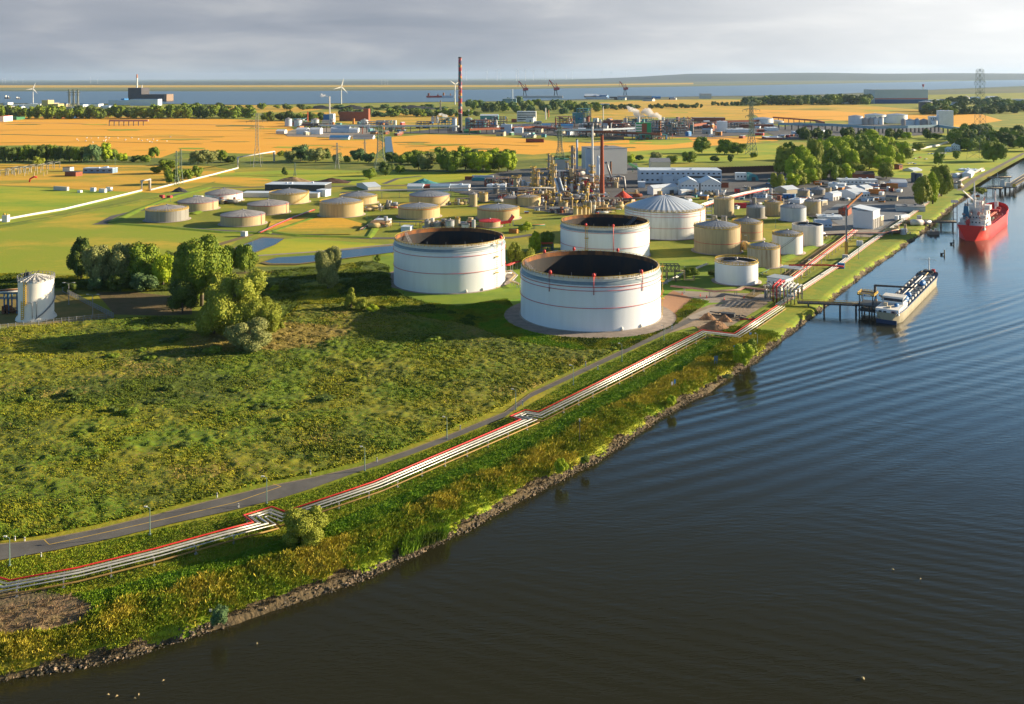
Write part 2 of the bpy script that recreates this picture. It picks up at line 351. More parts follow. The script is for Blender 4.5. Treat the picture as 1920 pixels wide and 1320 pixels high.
# verge strips round the big tanks
def ring(name, x, y, r0, r1, mat, z):
    g = G(); g.lathe([(r1, z), (r0, z)], 64); return tag(link(name, g.mesh(name, mat), None, (x, y, 0)), kind='structure')
tA = P(1105.5, 591); tB = P(842, 521)
gravel = M('pale_gravel', (0.30,0.25,0.22), (0.20,0.17,0.15), 0.3, 0.95)
sand_pts = []
patch('lawn', [(860,600),(950,560),(1000,545),(1225,520),(1400,560),(1340,595),(1240,625),(1180,660),(1100,655),(960,640)], M('lush_lawn', (0.12,0.29,0.008), (0.22,0.32,0.010), 0.05, 0.95, bump=0.1, bscale=1.5))
patch('lawn', [(700,480),(990,480),(980,560),(860,575),(700,560)], lawn)
patch('gravel_path', [(1060,622),(1180,608),(1240,560),(1262,545),(1330,562),(1310,582),(1262,600),(1220,628),(1120,637),(1000,632)], sand)
ring('gravel_path', tA.x, tA.y, 30, 39.5, gravel, 0.262)
ring('gravel_path', tB.x, tB.y, 30, 37, gravel, 0.262)
patch('gravel_path', [(1262,545),(1330,548),(1440,552),(1450,566),(1380,568),(1320,568)], concr)
patch('yard', [(1262,600),(1330,572),(1420,560),(1450,572),(1400,600),(1372,622),(1325,618),(1300,612),(1255,625)], M('sand_yard', (0.30,0.23,0.17), (0.22,0.18,0.13), 0.1, 0.95, bump=0.2, bscale=0.6))
patch('bare_ground', [(-60,1118),(0,1110),(85,1105),(130,1120),(175,1150),(120,1185),(40,1192),(-60,1200)], M('brown_soil', (0.17,0.12,0.075), (0.10,0.09,0.04), 0.5, 0.95, bump=0.4, bscale=1.5))
# roads
UP = [(-120,1040),(0,1021),(80,1013),(182,993),(292,966),(401,938),(510,911),(583,897),(674,876),(765,845),(837,818),(947,773),(994,738),(1087,694),(1181,650),(1259,612),(1290,596)]
LO = [(-120,1074),(0,1052),(109,1032),(219,1009),(328,982),(437,958),(529,935),(583,918),(667,888),(765,856),(837,829),(947,783),(994,747),(1087,703),(1181,659),(1262,621),(1300,603)]
g = G(); a = [P(*q) for q in UP]; b = [P(*q) for q in LO]; vs = []
for p, q in zip(a, b): vs += [(p.x, p.y, 0.262), (q.x, q.y, 0.262)]
g.add(vs, [(2*i, 2*i+1, 2*i+3, 2*i+2) for i in range(len(a)-1)]); tag(g.obj('road', asph), kind='structure')
yel = M('road_paint', (0.55,0.36,0.06), (0.40,0.28,0.08), 2.0, 0.8)
ln = [P(*q) for q in ((82,1013),(92,1023),(220,995),(330,970),(440,944),(527,914))]
tag(link('road_marking', strip('road_marking', ln, 0.30, yel, 0.268)), kind='structure')
tag(link('road_marking', strip('road_marking', [P(*q) for q in ((527,914),(512,909))], 0.30, yel, 0.272)), kind='structure')
edge = [P(x, y+1) for x, y in UP]
tag(link('road_marking', strip('road_marking', edge, 0.45, M('road_edge', (0.30,0.22,0.13), (0.20,0.17,0.09), 1.0, 0.95), 0.265)), kind='structure')
road('road', [(1290,600),(1340,580),(1400,562),(1445,553),(1500,548)], 6, concr, 0.30)
road('road', [(1372,640),(1420,612),(1465,585),(1530,545),(1600,500),(1640,470),(1700,425),(1760,385),(1830,335),(1920,287)], 5.5, M('bank_road', (0.20,0.17,0.15), (0.13,0.12,0.115), 0.08, 0.9), 0.32)
road('road', [(1400,560),(1500,500),(1560,455),(1600,440)], 5, dirt, 0.30)
road('road', [(176,420),(230,420),(340,428),(470,436),(700,447),(960,446),(1000,440)], 7, asph)
road('road', [(186,421),(215,405),(270,393),(330,365),(400,352),(560,350),(800,348),(960,344)], 6, asph)
road('road', [(400,462),(440,450),(470,440)], 6, dirt)
road('road', [(480,480),(600,472),(740,458)], 4, concr)
road('path', [(-60,308),(60,312),(200,314),(420,318)], 4, marsh)
road('road', [(720,345),(745,335),(790,330)], 6, asph)
road('path', [(440,513),(560,508),(700,502)], 3, dirt)
road('road', [(1100,268),(1160,262),(1300,262),(1400,256),(1460,250)], 10, asphd)
road('ditch', [(727,256),(730,285),(738,300)], 12, M('ditch_water', (0.03,0.05,0.07), None, rough=0.3))
road('road', [(0,230),(110,231),(200,234),(300,233),(480,235)], 9, asphd)
road('track', [(0,252),(140,255),(260,257),(420,257)], 12, marsh)
road('road', [(1150,246),(1300,244),(1450,240),(1600,236)], 14, asphd)
def lens(x, y, w, h, mat, name):
    rg_ = random.Random(int(x*7+y)); patch(name, [(x+w*math.cos(a)*rg_.uniform(.7, 1.1), y+h*math.sin(a)*rg_.uniform(.6, 1.2)) for a in [i*math.pi/7 for i in range(14)]], mat)
rl = random.Random(2)
for i in range(22): lens(rl.uniform(20, 700), rl.uniform(232, 288), rl.uniform(14, 60), rl.uniform(.5, 1.6), [gold2, green, marsh][i % 3], 'grass_patch')
for i in range(14): lens(rl.uniform(760, 1440), rl.uniform(262, 282), rl.uniform(12, 50), rl.uniform(.6, 2.0), [gold2, green, marsh][i % 3], 'grass_patch')
for i in range(16): lens(rl.uniform(1120, 1780), rl.uniform(194, 232), rl.uniform(14, 50), rl.uniform(.4, 1.2), [gold2, green, marsh][i % 3], 'grass_patch')
for i in range(0): lens(rl.uniform(0, 420), rl.uniform(440, 508), rl.uniform(16, 60), rl.uniform(2, 6), [marsh, lawn, green][i % 3], 'grass_patch')
for i in range(0): lens(rl.uniform(520, 720), rl.uniform(452, 474), rl.uniform(10, 34), rl.uniform(1, 3), [gold2, lawn, marsh][i % 3], 'grass_patch')
for i in range(0): lens(rl.uniform(20, 200), rl.uniform(360, 400), rl.uniform(16, 40), rl.uniform(1.5, 3), [lawn, green, lawn][i % 3], 'grass_patch')
for q in ([(0,244),(250,243),(560,247)],[(0,268),(200,266),(380,270)],[(760,276),(900,270),(1010,274)],[(1120,206),(1300,199),(1500,200)],[(1430,222),(1600,217),(1780,222)]): road('ditch', q, 5, marsh)
# plant yards of the far works
patch('yard', [(530,250),(560,240),(700,240),(720,252),(640,258),(540,256)], concr)
patch('yard', [(740,250),(860,238),(980,232),(1200,226),(1440,232),(1500,245),(1340,258),(1100,256),(900,252)], asphd)
patch('yard', [(1430,246),(1480,236),(1620,232),(1760,236),(1770,250),(1620,262),(1470,262)], asphd)
# ponds
def pond(px):
    patch('pond_bank', [(x+(x-sum(q[0] for q in px)/len(px))*0.07, y+(y-sum(q[1] for q in px)/len(px))*0.16) for x, y in px], dirt)
    patch('pond', px, watp)
pond([(440,466),(492,447),(532,449),(515,460),(478,474),(452,474)])
pond([(496,492),(520,484),(600,479),(640,471),(700,465),(738,462),(738,474),(640,486),(560,495),(510,495)])
def bund(px, h=0.8, w=9, mat=lawn):
    pts = [P(x, y) for x, y in px]; n = normals2d(pts); g = G(); vs = []
    for p, q in zip(pts, n):
        for o_, z_ in ((w/2, 0.0), (w*.12, h), (-w*.12, h), (-w/2, 0.0)): vs.append((p.x+q.x*o_, p.y+q.y*o_, z_))
    g.add(vs, [(4*i+j, 4*i+j+1, 4*i+j+5, 4*i+j+4) for i in range(len(px)-1) for j in range(3)], 0, False); o = g.obj('embankment', mat); tag(o, kind='structure')
for q in ([(208,418),(262,392),(330,368),(392,352)],[(208,419),(300,425),(420,436),(500,438),(590,408)],[(360,402),(400,384),(450,366)],[(500,434),(560,442),(690,446),(706,420),(690,408)],[(1395,512),(1440,500),(1500,470),(1560,450)]): bund(q)
bund([(-60,436),(100,408),(265,376),(300,372)], 1.2, 14, MATS['marsh_grass'])
patch('meadow', [(508,415),(560,408),(640,409),(680,420),(660,440),(560,440),(500,434)], gold2)
# ---------------------------------------------------------------- rough meadow, bank, reeds, rocks
def tuft_mesh(name, pts, h, w, mats, mi, k=3, lean=0.5, seed=1, ld=(0.6, -0.3)):
    rg = np.random.RandomState(seed); n = len(pts); B = np.repeat(pts, k, 0); hh = np.repeat(h, k)*rg.uniform(0.6, 1.25, n*k); ww = np.repeat(w, k)
    a = rg.uniform(0, 2*np.pi, n*k); dx = np.cos(a)*ww; dy = np.sin(a)*ww
    B[:, 0] += rg.normal(0, 1, n*k)*ww; B[:, 1] += rg.normal(0, 1, n*k)*ww
    T = B.copy(); T[:, 2] += hh; T[:, 0] += (rg.normal(0, 0.5, n*k)+ld[0])*lean*hh; T[:, 1] += (rg.normal(0, 0.5, n*k)+ld[1])*lean*hh
    Mx = (B+T)/2; Mx[:, 2] += 0.12*hh
    v = np.empty((n*k, 4, 3)); v[:, 0] = B; v[:, 1] = Mx+np.stack([dx, dy, 0*dx], -1)*0.6; v[:, 2] = T; v[:, 3] = Mx-np.stack([dx, dy, 0*dx], -1)*0.6
    f = np.arange(n*k*4).reshape(-1, 4)
    return npmesh(name, v.reshape(-1, 3), f, mats, False, np.repeat(mi, k))
def scatter(poly, n, seed):
    rg = np.random.RandomState(seed); xs = np.array([p[0] for p in poly]); ys = np.array([p[1] for p in poly])
    ox, oy = [], []; c = 0
    while c < n:
        x = rg.uniform(xs.min(), xs.max(), n*2); y = rg.uniform(ys.min(), ys.max(), n*2)
        # density falls with distance so that screen density stays even
        kp = inpoly(x, y, poly) & (rg.rand(n*2) < np.minimum(1, (ys.min()+30)/y)**1.5); ox.append(x[kp]); oy.append(y[kp]); c += kp.sum()
    return np.concatenate(ox)[:n], np.concatenate(oy)[:n]
mg_d = M('meadow_dark', (0.050,0.092,0.005), (0.11,0.145,0.006), 0.35, 0.9)
mg_m = M('meadow_olive', (0.155,0.195,0.006), (0.30,0.285,0.010), 0.25, 0.9)
mg_y = M('meadow_straw', (0.30,0.25,0.04), (0.34,0.26,0.07), 0.3, 0.9)
mg_g = M('meadow_fresh', (0.085,0.165,0.005), (0.17,0.225,0.008), 0.3, 0.9)
MEAD = [(-170,640),(0,618),(215,600),(300,596),(370,600),(430,640),(520,610),(560,575),(660,570),(760,590),(880,612),(960,640),(1080,660),(1172,653),(1085,689),(990,732),(940,766),(830,812),(760,839),(668,868),(575,890),(500,904),(400,930),(290,958),(180,984),(80,1004),(-120,1030)]
mpoly = wpoly(MEAD)
def heightfield(name, poly, res, hf, mats, mif, blur=3, z0=0.30):
    xs = [p[0] for p in poly]; ys = [p[1] for p in poly]
    X, Y = np.meshgrid(np.arange(min(xs), max(xs), res), np.arange(min(ys), max(ys), res))
    m = inpoly(X, Y, poly).astype(np.float32); e = m.copy()
    for _ in range(blur): e = (e+np.roll(e, 1, 0)+np.roll(e, -1, 0)+np.roll(e, 1, 1)+np.roll(e, -1, 1))/5
    e = np.clip((e-0.5)*2, 0, 1)*m
    Z = hf(X, Y)*e+z0*np.minimum(1, e*3)-0.05*(1-np.minimum(1, e*3)); ny, nx = X.shape; ii = np.arange(ny*nx).reshape(ny, nx)
    F = np.stack([ii[:-1, :-1], ii[:-1, 1:], ii[1:, 1:], ii[1:, :-1]], -1).reshape(-1, 4); k = (m[:-1, :-1] > 0).ravel()
    V = np.stack([X.ravel(), Y.ravel(), Z.ravel()], -1); F = F[k]; cxy = V[F[:, 0]]; us, inv = np.unique(F, return_inverse=True)
    return npmesh(name, V[us], inv.reshape(-1, 4), mats, True, mif(cxy[:, 0], cxy[:, 1]))
def mead_h(X, Y):
    big = fbm(X, Y, 28, 3); c = fbm(X+5*fbm(X, Y, 9, 2), Y, 4.2, 4, 0.6)
    return 0.2+1.5*np.clip(c-0.38, 0, 1)*(0.35+1.4*big)+1.0*np.clip(fbm(X, Y, 1.7, 2)-0.40, 0, 1)
def mead_mi(X, Y, seed=3):
    rg = np.random.RandomState(seed); a = fbm(X*0.55+Y*0.2, Y, 26, 4)+0.10*rg.normal(0, 1, X.shape); b = fbm(X+500, Y, 22, 4)+0.10*rg.normal(0, 1, X.shape)
    near = np.clip((300-Y)/120, 0, 1)
    mi = np.where(a+0.5*(fbm(X+900, Y*1.3, 75, 2)-0.5) < 0.50, 0, 1); mi = np.where(b > 0.80-0.03*near, 2, mi); mi = np.where((b < 0.36), 3, mi); mi = np.where((np.hypot((X+105)/34, (Y-400)/22) < 0.75+0.5*b), 2, mi); return mi.astype(np.int32)
MM = [mg_d, mg_m, mg_y, mg_g]
MG = [M('turf_dark', (0.045,0.078,0.005), (0.09,0.12,0.006), 0.35, 0.95), M('turf_olive', (0.11,0.14,0.006), (0.21,0.20,0.009), 0.25, 0.95), M('turf_straw', (0.20,0.16,0.03), (0.24,0.18,0.045), 0.3, 0.95), M('turf_green', (0.08,0.15,0.004), (0.15,0.20,0.006), 0.3, 0.95)]
tag(link('meadow', heightfield('meadow', mpoly, 0.6, mead_h, MG, mead_mi)), kind='structure')
x, y = scatter(mpoly, 300000, 11); z = mead_h(x, y)
pts = np.stack([x, y, z*0.8], -1); rg = np.random.RandomState(5)
hh = rg.uniform(0.3, 0.8, len(x))*(0.4+0.8*fbm(x, y, 12, 3)); ww = 0.09+0.0006*y*rg.uniform(0.5, 1.4, len(x))
tag(link('meadow_herbs', tuft_mesh('meadow_herbs', pts, hh, ww, MM, mead_mi(x, y, 9), 3, 0.8, ld=(-0.6, -0.2))), kind='stuff')
dp = wpoly([(478,516),(560,506),(700,492),(728,500),(735,548),(860,592),(760,588),(660,568),(560,573),(520,606),(496,570)])
def dark_h(X, Y): return 0.3+2.2*np.clip(fbm(X, Y, 7, 4, 0.6)-0.35, 0, 1)
def dark_mi(X, Y): return np.where(fbm(X, Y, 20, 4) > 0.60, 1, 0).astype(np.int32)
for k_, pl_ in enumerate((dp, wpoly([(-60,520),(30,516),(130,520),(330,528),(350,545),(250,548),(160,546),(110,540),(-60,546)]))):
    tag(link('scrub_ground', heightfield('scrub_ground', pl_, 1.0, dark_h, [mg_d, mg_m], dark_mi)), kind='structure')
    x, y = scatter(pl_, 14000, 40+k_); tag(link('scrub_herbs', tuft_mesh('scrub_herbs', np.stack([x, y, dark_h(x, y)*0.8], -1), 0.4+1.5*fbm(x, y, 10, 3)**2, np.full(len(x), 0.35), [mg_d, mg_m, mg_g], np.where(fbm(x, y, 9, 2) > 0.68, 2, dark_mi(x, y)), 3)), kind='stuff')
# bank: parametric strip along the water line
def resample(pts, step):
    o = [pts[0].copy()]
    for a, b in zip(pts, pts[1:]):
        d = (b-a).length; k = max(1, int(d/step))
        for i in range(1, k+1): o.append(a.lerp(b, i/k))
    return o
bl = resample(bank_w, 0.8)
for _ in range(12): bl = [bl[0]]+[(bl[i-1]+bl[i]*2+bl[i+1])/4 for i in range(1, len(bl)-1)]+[bl[-1]]
bl = [p for p in bl if p.y < 900]; bnn = normals2d(bl)
for _ in range(10): bnn = [bnn[0]]+[((bnn[i-1]+bnn[i]*2+bnn[i+1])/4).normalized() for i in range(1, len(bnn)-1)]+[bnn[-1]]
BX = np.array([p.x for p in bl]); BY = np.array([p.y for p in bl]); NX = np.array([p.x for p in bnn]); NY = np.array([p.y for p in bnn])
wild = np.clip((405-BY)/25, 0, 1)                      # tall reeds only before the jetty, mown slope behind
S = np.concatenate([np.arange(-3.0, 8, 0.5), np.arange(8, 25.0, 0.7)])
def bank_z(s, X, Y, wd):
    rough = fbm(X, Y, 3.4, 4, 0.6); sj = s+1.6*(fbm(X+77, Y, 7, 3)-0.5)
    z = np.interp(sj, [-3, 0, 1.9, 4, 30], [-3.2, -2.05, -0.1, 0.33, 0.33])
    env = np.interp(s, [1.6, 4.5, 14, 20, 24.5], [0, 1, 1, 0.5, 0.0])
    return z+env*wd*(2.2*np.clip(rough-0.36, 0, 1)+0.2)+env*(1-wd)*0.15*rough-np.interp(s, [22, 24.5], [0, 0.35])
def bank_mi(s, X, Y, wd, seed=1):
    rg = np.random.RandomState(seed); nz = fbm(X, Y, 9, 3)+0.09*rg.normal(0, 1, X.shape); n2 = fbm(X+300, Y, 14, 3)+0.08*rg.normal(0, 1, X.shape)
    gs = 1-np.abs(s-11.5)/9.0
    mi = np.where(nz*0.9+gs*0.26 > 0.66, 2, np.where(n2 > 0.5, 1, 3)); mi = np.where((s > 16+5*(n2-0.5)), 4, mi)
    mi = np.where((s < 3.0+2.5*(n2-0.5)) & (mi == 2) & (nz < 0.5), 3, mi); mi = np.where(wd < 0.5, np.where(nz > 0.6, 1, 5), mi)
    mi = np.where((s+4.0*(fbm(X+50, Y, 6, 3)-0.5) < 1.2), 0, mi)
    return np.where(inpoly(X, Y, soilp), 6, mi).astype(np.int32)
soilp = wpoly([(-80,1110),(0,1103),(85,1100),(130,1117),(178,1150),(150,1176),(90,1190),(40,1196),(-80,1210)])
m_mud = M('bank_mud', (0.06,0.047,0.026), (0.14,0.10,0.05), 0.5, 0.9, bump=0.5, bscale=1.2)
b_gold = M('reed_straw', (0.50,0.40,0.045), (0.38,0.35,0.022), 0.4, 0.9)
b_gr = M('bank_green', (0.20,0.25,0.009), (0.31,0.30,0.014), 0.3, 0.9)
b_dg = M('bank_deep_green', (0.12,0.25,0.006), (0.20,0.30,0.008), 0.3, 0.9)
b_fr = M('bank_fresh', (0.17,0.28,0.010), (0.28,0.32,0.015), 0.3, 0.9)
BM = [m_mud, b_gr, b_gold, b_fr, b_dg, M('mown_bank', (0.15,0.25,0.008), (0.24,0.29,0.012), 0.2, 0.9), M('bare_brown_soil', (0.26,0.17,0.10), (0.17,0.13,0.06), 0.6, 0.95, bump=0.3, bscale=2.0)]
SS, II = np.meshgrid(S, np.arange(len(bl))); PX = BX[II]+NX[II]*SS; PY = BY[II]+NY[II]*SS
Zb = bank_z(SS, PX, PY, wild[II]); n_i, n_s = SS.shape; ii = np.arange(n_i*n_s).reshape(n_i, n_s)
Fb = np.stack([ii[:-1, :-1], ii[1:, :-1], ii[1:, 1:], ii[:-1, 1:]], -1).reshape(-1, 4)
mib = bank_mi(SS, PX, PY, wild[II])[:-1, :-1].ravel()
tag(link('river_bank', npmesh('river_bank', np.stack([PX.ravel(), PY.ravel(), Zb.ravel()], -1), Fb, BM, True, mib)), kind='structure')
rg = np.random.RandomState(21); nb = 125000; i = (len(bl)*rg.rand(nb)**1.7).astype(int); s = rg.uniform(0.9, 23.5, nb); k = (wild[i] > 0.1) & ((s > 2.2) | (rg.rand(nb) < 0.5)); i = i[k]; s = s[k]
x = BX[i]+NX[i]*s+rg.uniform(-.4, .4, len(i)); y = BY[i]+NY[i]*s+rg.uniform(-.4, .4, len(i)); mi = bank_mi(s, x, y, wild[i], 4)
h = np.where(mi == 4, 0.45, np.where(mi == 2, 1.15, 0.85))*rg.uniform(0.6, 1.3, len(i)); 
pts = np.stack([x, y, bank_z(s, x, y, wild[i])-0.1], -1)
k = ~inpoly(x, y, soilp) | (rg.rand(len(x)) < 0.07)
tag(link('bank_reeds', tuft_mesh('bank_reeds', pts[k], h[k], np.full(k.sum(), 0.20), BM, mi[k], 3, 0.7)), kind='stuff')
x, y = scatter(wpoly([(752,1046),(790,1030),(836,1012),(838,988),(800,1000),(756,1022)], -1), 2600, 91)
tag(link('tall_reeds', tuft_mesh('tall_reeds', np.stack([x, y, 0*x-0.9], -1), np.full(len(x), 2.4), np.full(len(x), 0.2), [mg_d, b_dg, b_fr], (fbm(x, y, 3, 2)*3).clip(0, 2).astype(int), 3, 0.3)), kind='stuff')
# riprap
def rock_mesh(name, c, r, mats, seed=2):
    rg = np.random.RandomState(seed); n = len(c)
    O = np.array([(1,0,0),(-1,0,0),(0,1,0),(0,-1,0),(0,0,1),(0,0,-1)], float); T = np.array([(0,2,4),(2,1,4),(1,3,4),(3,0,4),(2,0,5),(1,2,5),(3,1,5),(0,3,5)])
    V = O[None]*(r[:, None, None]*rg.uniform(0.5, 1.3, (n, 6, 1)))+rg.normal(0, 0.22, (n, 6, 3))*r[:, None, None]
    V[:, :, 2] *= 0.7; V += c[:, None, :]; F = (T[None]+np.arange(n)[:, None, None]*6).reshape(-1, 3)
    return npmesh(name, V.reshape(-1, 3), F, mats, False, np.repeat(rg.randint(0, len(mats), n), 8))
rg = np.random.RandomState(31); nr = 17000; i = (len(bl)*rg.rand(nr)**1.35).astype(int); s = rg.normal(0.15, 0.55, nr); k = (s > -1.2) & (s < 3.0); i = i[k]; s = s[k]
x = BX[i]+NX[i]*s+rg.uniform(-.6, .6, len(i)); y = BY[i]+NY[i]*s+rg.uniform(-.6, .6, len(i)); k = fbm(x, y, 14, 3)+0.12*rg.normal(0, 1, len(x)) < 0.60; x = x[k]; y = y[k]; s = s[k]; i = i[k]
pts = np.stack([x, y, bank_z(s, x, y, wild[i])+0.1], -1); rr = rg.uniform(0.12, 0.42, len(x))
tag(link('riprap_rocks', rock_mesh('riprap_rocks', pts, rr, [M('rock_pale', (0.30,0.22,0.15), (0.17,0.13,0.09), 1.0, 0.9), M('rock_grey', (0.13,0.11,0.09), (0.08,0.07,0.055), 1.0, 0.9), M('rock_dark', (0.06,0.05,0.035), (0.10,0.09,0.05), 1.0, 0.9)])), kind='stuff')
lp_ = wpoly([(740,560),(860,575),(950,560),(1000,625),(1225,625),(1300,560),(1330,566),(1262,612),(1172,656),(1080,656),(960,640),(880,612),(760,590)]); x, y = scatter(lp_, 45000, 71); k = (np.hypot(x-tA.x, y-tA.y) > 40) & (np.hypot(x-tB.x, y-tB.y) > 37.5); x = x[k]; y = y[k]; rg = np.random.RandomState(8); n_ = fbm(x, y, 11, 4)
tag(link('lawn_grass', tuft_mesh('lawn_grass', np.stack([x, y, 0*x+0.25], -1), rg.uniform(0.2, 0.6, len(x))*(0.3+1.2*n_), np.full(len(x), 0.3), [mg_d, b_fr, b_dg, mg_m], np.where(n_ > 0.62, 0, np.where(n_ > 0.5, 3, np.where(n_ > 0.42, 1, 2))).astype(int), 2, 0.5)), kind='stuff')
# short grass on the strip between road, pipeline and bank
strip_px = [(-120,1076),(0,1054),(219,1012),(437,962),(583,921),(765,859),(947,786),(1087,706),(1181,662),(1262,624),(1310,622),(1370,640),(1430,655),(1400,672),(1330,705),(1240,745),(1150,800),(1060,850),(960,905),(860,950),(740,1010),(600,1060),(430,1115),(300,1150),(185,1155),(130,1118),(0,1105),(-120,1130)]
spoly = wpoly(strip_px); x, y = scatter(spoly, 90000, 17); rg = np.random.RandomState(6)
tag(link('verge_grass', tuft_mesh('verge_grass', np.stack([x, y, 0*x+0.02], -1), rg.uniform(0.12, 0.4, len(x))*(0.5+fbm(x, y, 8, 3)), 0.10+0.0005*y, [b_dg, b_fr, mg_g], (fbm(x, y, 15, 3)*3.4-0.2).clip(0, 2).astype(int), 2, 0.5)), kind='stuff')
# ---------------------------------------------------------------- trees
def crown_mesh(name, seed, mats, lobes=9, leaves=1600, leaf=0.05, shape='round', core=0.8, flat=1.0, spread=0.26, lobe_r=0.22, droop=0.0):
    """crown in a unit box: radius 0.5, z from 0 to 1"""
    rg = np.random.RandomState(seed); C = []; RR = []
    for i in range(lobes):
        t = (i+0.5)/lobes
        if shape == 'round': zc = 0.24+0.55*rg.rand(); w = math.sqrt(max(0.05, 1-((zc-0.5)/0.52)**2))
        elif shape == 'cone': zc = 0.12+0.78*t; w = 1.15*(1-zc)+0.12
        elif shape == 'tall': zc = 0.12+0.76*t; w = 0.85*math.sin(math.pi*min(0.97, zc*0.8+0.16))
        elif shape == 'wide': zc = 0.18+0.5*rg.rand(); w = 1.25*math.sqrt(max(0.05, 1-((zc-0.35)/0.62)**2))
        a = 2.399*i+rg.rand()*0.8; q = spread*w*(0.5+0.6*rg.rand()); C.append((q*math.cos(a), q*math.sin(a), zc)); RR.append(lobe_r*(0.65+0.6*rg.rand())*(0.6+0.5*w))
    C = np.array(C); RR = np.array(RR); li = rg.choice(lobes, leaves, p=RR**2/np.sum(RR**2)); d = rg.normal(0, 1, (leaves, 3)); d /= np.linalg.norm(d, axis=1)[:, None]
    rad = RR[li]*(0.80+0.26*rg.rand(leaves)); p = C[li]+d*rad[:, None]*np.array([1, 1, 1.05*flat]); p[:, 2] -= droop*np.abs(d[:, 0]*0+1)*(rad*rg.rand(leaves))
    nrm = d+rg.normal(0, 0.55, (leaves, 3)); nrm /= np.linalg.norm(nrm, axis=1)[:, None]
    t1 = np.cross(nrm, rg.normal(0, 1, (leaves, 3))); t1 /= np.linalg.norm(t1, axis=1)[:, None]; t2 = np.cross(nrm, t1); sz = leaf*rg.uniform(0.5, 1.3, leaves)[:, None]
    V = np.stack([p-t1*sz, p-t2*sz*0.75, p+t1*sz, p+t2*sz*0.75], 1).reshape(-1, 3); F = np.arange(leaves*4).reshape(-1, 4)
    mi = (rg.rand(leaves) < 0.35).astype(int)
    # knobbly cores inside the leaf shells
    cv = []; cf = []; 
    for (cx, cy, cz), r in zip(C, RR):
        o = len(V)+len(cv); n1, n2 = 5, 7
        for a in range(n1+1):
            for b in range(n2):
                th = math.pi*a/n1; q = 2*math.pi*b/n2; k = r*core*(0.85+0.25*rg.rand()); cv.append((cx+k*math.sin(th)*math.cos(q), cy+k*math.sin(th)*math.sin(q), cz+k*math.cos(th)))
        for a in range(n1):
            for b in range(n2): c2 = (b+1) % n2; cf.append((o+a*n2+b, o+(a+1)*n2+b, o+(a+1)*n2+c2, o+a*n2+c2))
    V = np.concatenate([V, np.array(cv)]); F = np.concatenate([F, np.array(cf)]); mi = np.concatenate([mi, np.zeros(len(cf), int)])
    z0 = V[:, 2].min(); V[:, 2] = (V[:, 2]-z0)/(V[:, 2].max()-z0); m = max(np.abs(V[:, 0]).max(), np.abs(V[:, 1]).max()); V[:, :2] *= 0.5/m
    return npmesh(name, V, F, mats, False, mi)
def leafmat(n, a, b, sc_=0.35):
    m = M(n, a, b, sc_, 0.7, spec=0.25, lo=0.3, hi=0.7); return m
LG = [leafmat('leaf_green', (0.102,0.170,0.013), (0.170,0.236,0.018)), leafmat('leaf_green_light', (0.187,0.251,0.018), (0.255,0.292,0.022))]
LY = [leafmat('leaf_golden', (0.184,0.235,0.020), (0.245,0.269,0.024)), leafmat('leaf_golden_light', (0.257,0.282,0.033), (0.318,0.323,0.039))]
LB = [leafmat('leaf_bright', (0.235,0.350,0.011), (0.352,0.425,0.013)), leafmat('leaf_bright_light', (0.352,0.445,0.017), (0.469,0.509,0.022))]
LW = [leafmat('leaf_willow', (0.170,0.200,0.061), (0.238,0.256,0.077)), leafmat('leaf_willow_light', (0.272,0.288,0.099), (0.357,0.352,0.121))]
LD = [leafmat('leaf_dark', (0.051,0.088,0.015), (0.093,0.136,0.020)), leafmat('leaf_dark_light', (0.102,0.144,0.022), (0.136,0.176,0.024))]
LBL = [leafmat('leaf_bluish', (0.068,0.136,0.050), (0.102,0.176,0.061)), leafmat('leaf_bluish_light', (0.119,0.192,0.072), (0.153,0.224,0.083))]
PAL = {'g': LG, 'y': LY, 'b': LB, 'w': LW, 'd': LD, 's': LBL}
bark = M('bark', (0.10,0.08,0.06), (0.16,0.13,0.10), 1.0, 0.9)
g = G(); g.tube([(0,0,0),(0.01,0.005,0.2),(0.0,0.0,0.45),(0.02,0.01,0.8)], 0.035, 6)
for a in range(4): g.tube([(0,0,0.28+0.08*a),(0.13*math.cos(a*1.7),0.13*math.sin(a*1.7),0.5+0.08*a),(0.22*math.cos(a*1.7),0.22*math.sin(a*1.7),0.62+0.07*a)], 0.012, 5)
TRUNK = g.mesh('trunk', bark)
CR = {}
def crown(shape, pal, var, fine=0):
    k = (shape, pal, var, fine)
    if k not in CR:
        n = [900, 6800, 26000, 3000][fine]; lf = [0.060, 0.027, 0.0150, 0.030][fine]; lb = [10, 16, 26, 16][fine]; lr = [0.22, 0.185, 0.15, 0.185][fine]
        CR[k] = crown_mesh('crown', hash((shape, var, fine)) % 9999 if False else var*37+fine*11+len(shape), PAL[pal], lb, n, lf, shape, 0.84, spread=0.33 if fine else 0.28, lobe_r=lr)
    return CR[k]
TREES = []
def tree(x, yb, hpx, wpx, shape='round', pal='g', label=None, group=None, fine=1, var=0, trunkf=0.12, name='broadleaf_tree', cat='tree', z=0):
    p = P(x, yb, z); h = ph(p, hpx)*1.06; w = ph(p, wpx)*(1.16 if fine in (1, 2) else 1.3); p = p+Vector((0, w*0.25, 0))
    if fine == 0:
        o = link(name, crown(shape, pal, var % 3, 0), None, (p.x, p.y, z-h*0.04), random.Random(x*7+yb).uniform(0, 6)); o.scale = (w, w, h*1.04); tag(o, label, cat, group)
        return o
    r = thing(name, label, cat, (p.x, p.y, z), 0, group)
    c = link('crown', crown(shape, pal, var, fine), r, (0, 0, h*trunkf*0.6), random.Random(x*7+yb).uniform(0, 6)); c.scale = (w, w, h*(1-trunkf*0.6))
    t = link('trunk', TRUNK, r); t.scale = (h*0.8, h*0.8, h*0.8); TREES.append(r)
    return r
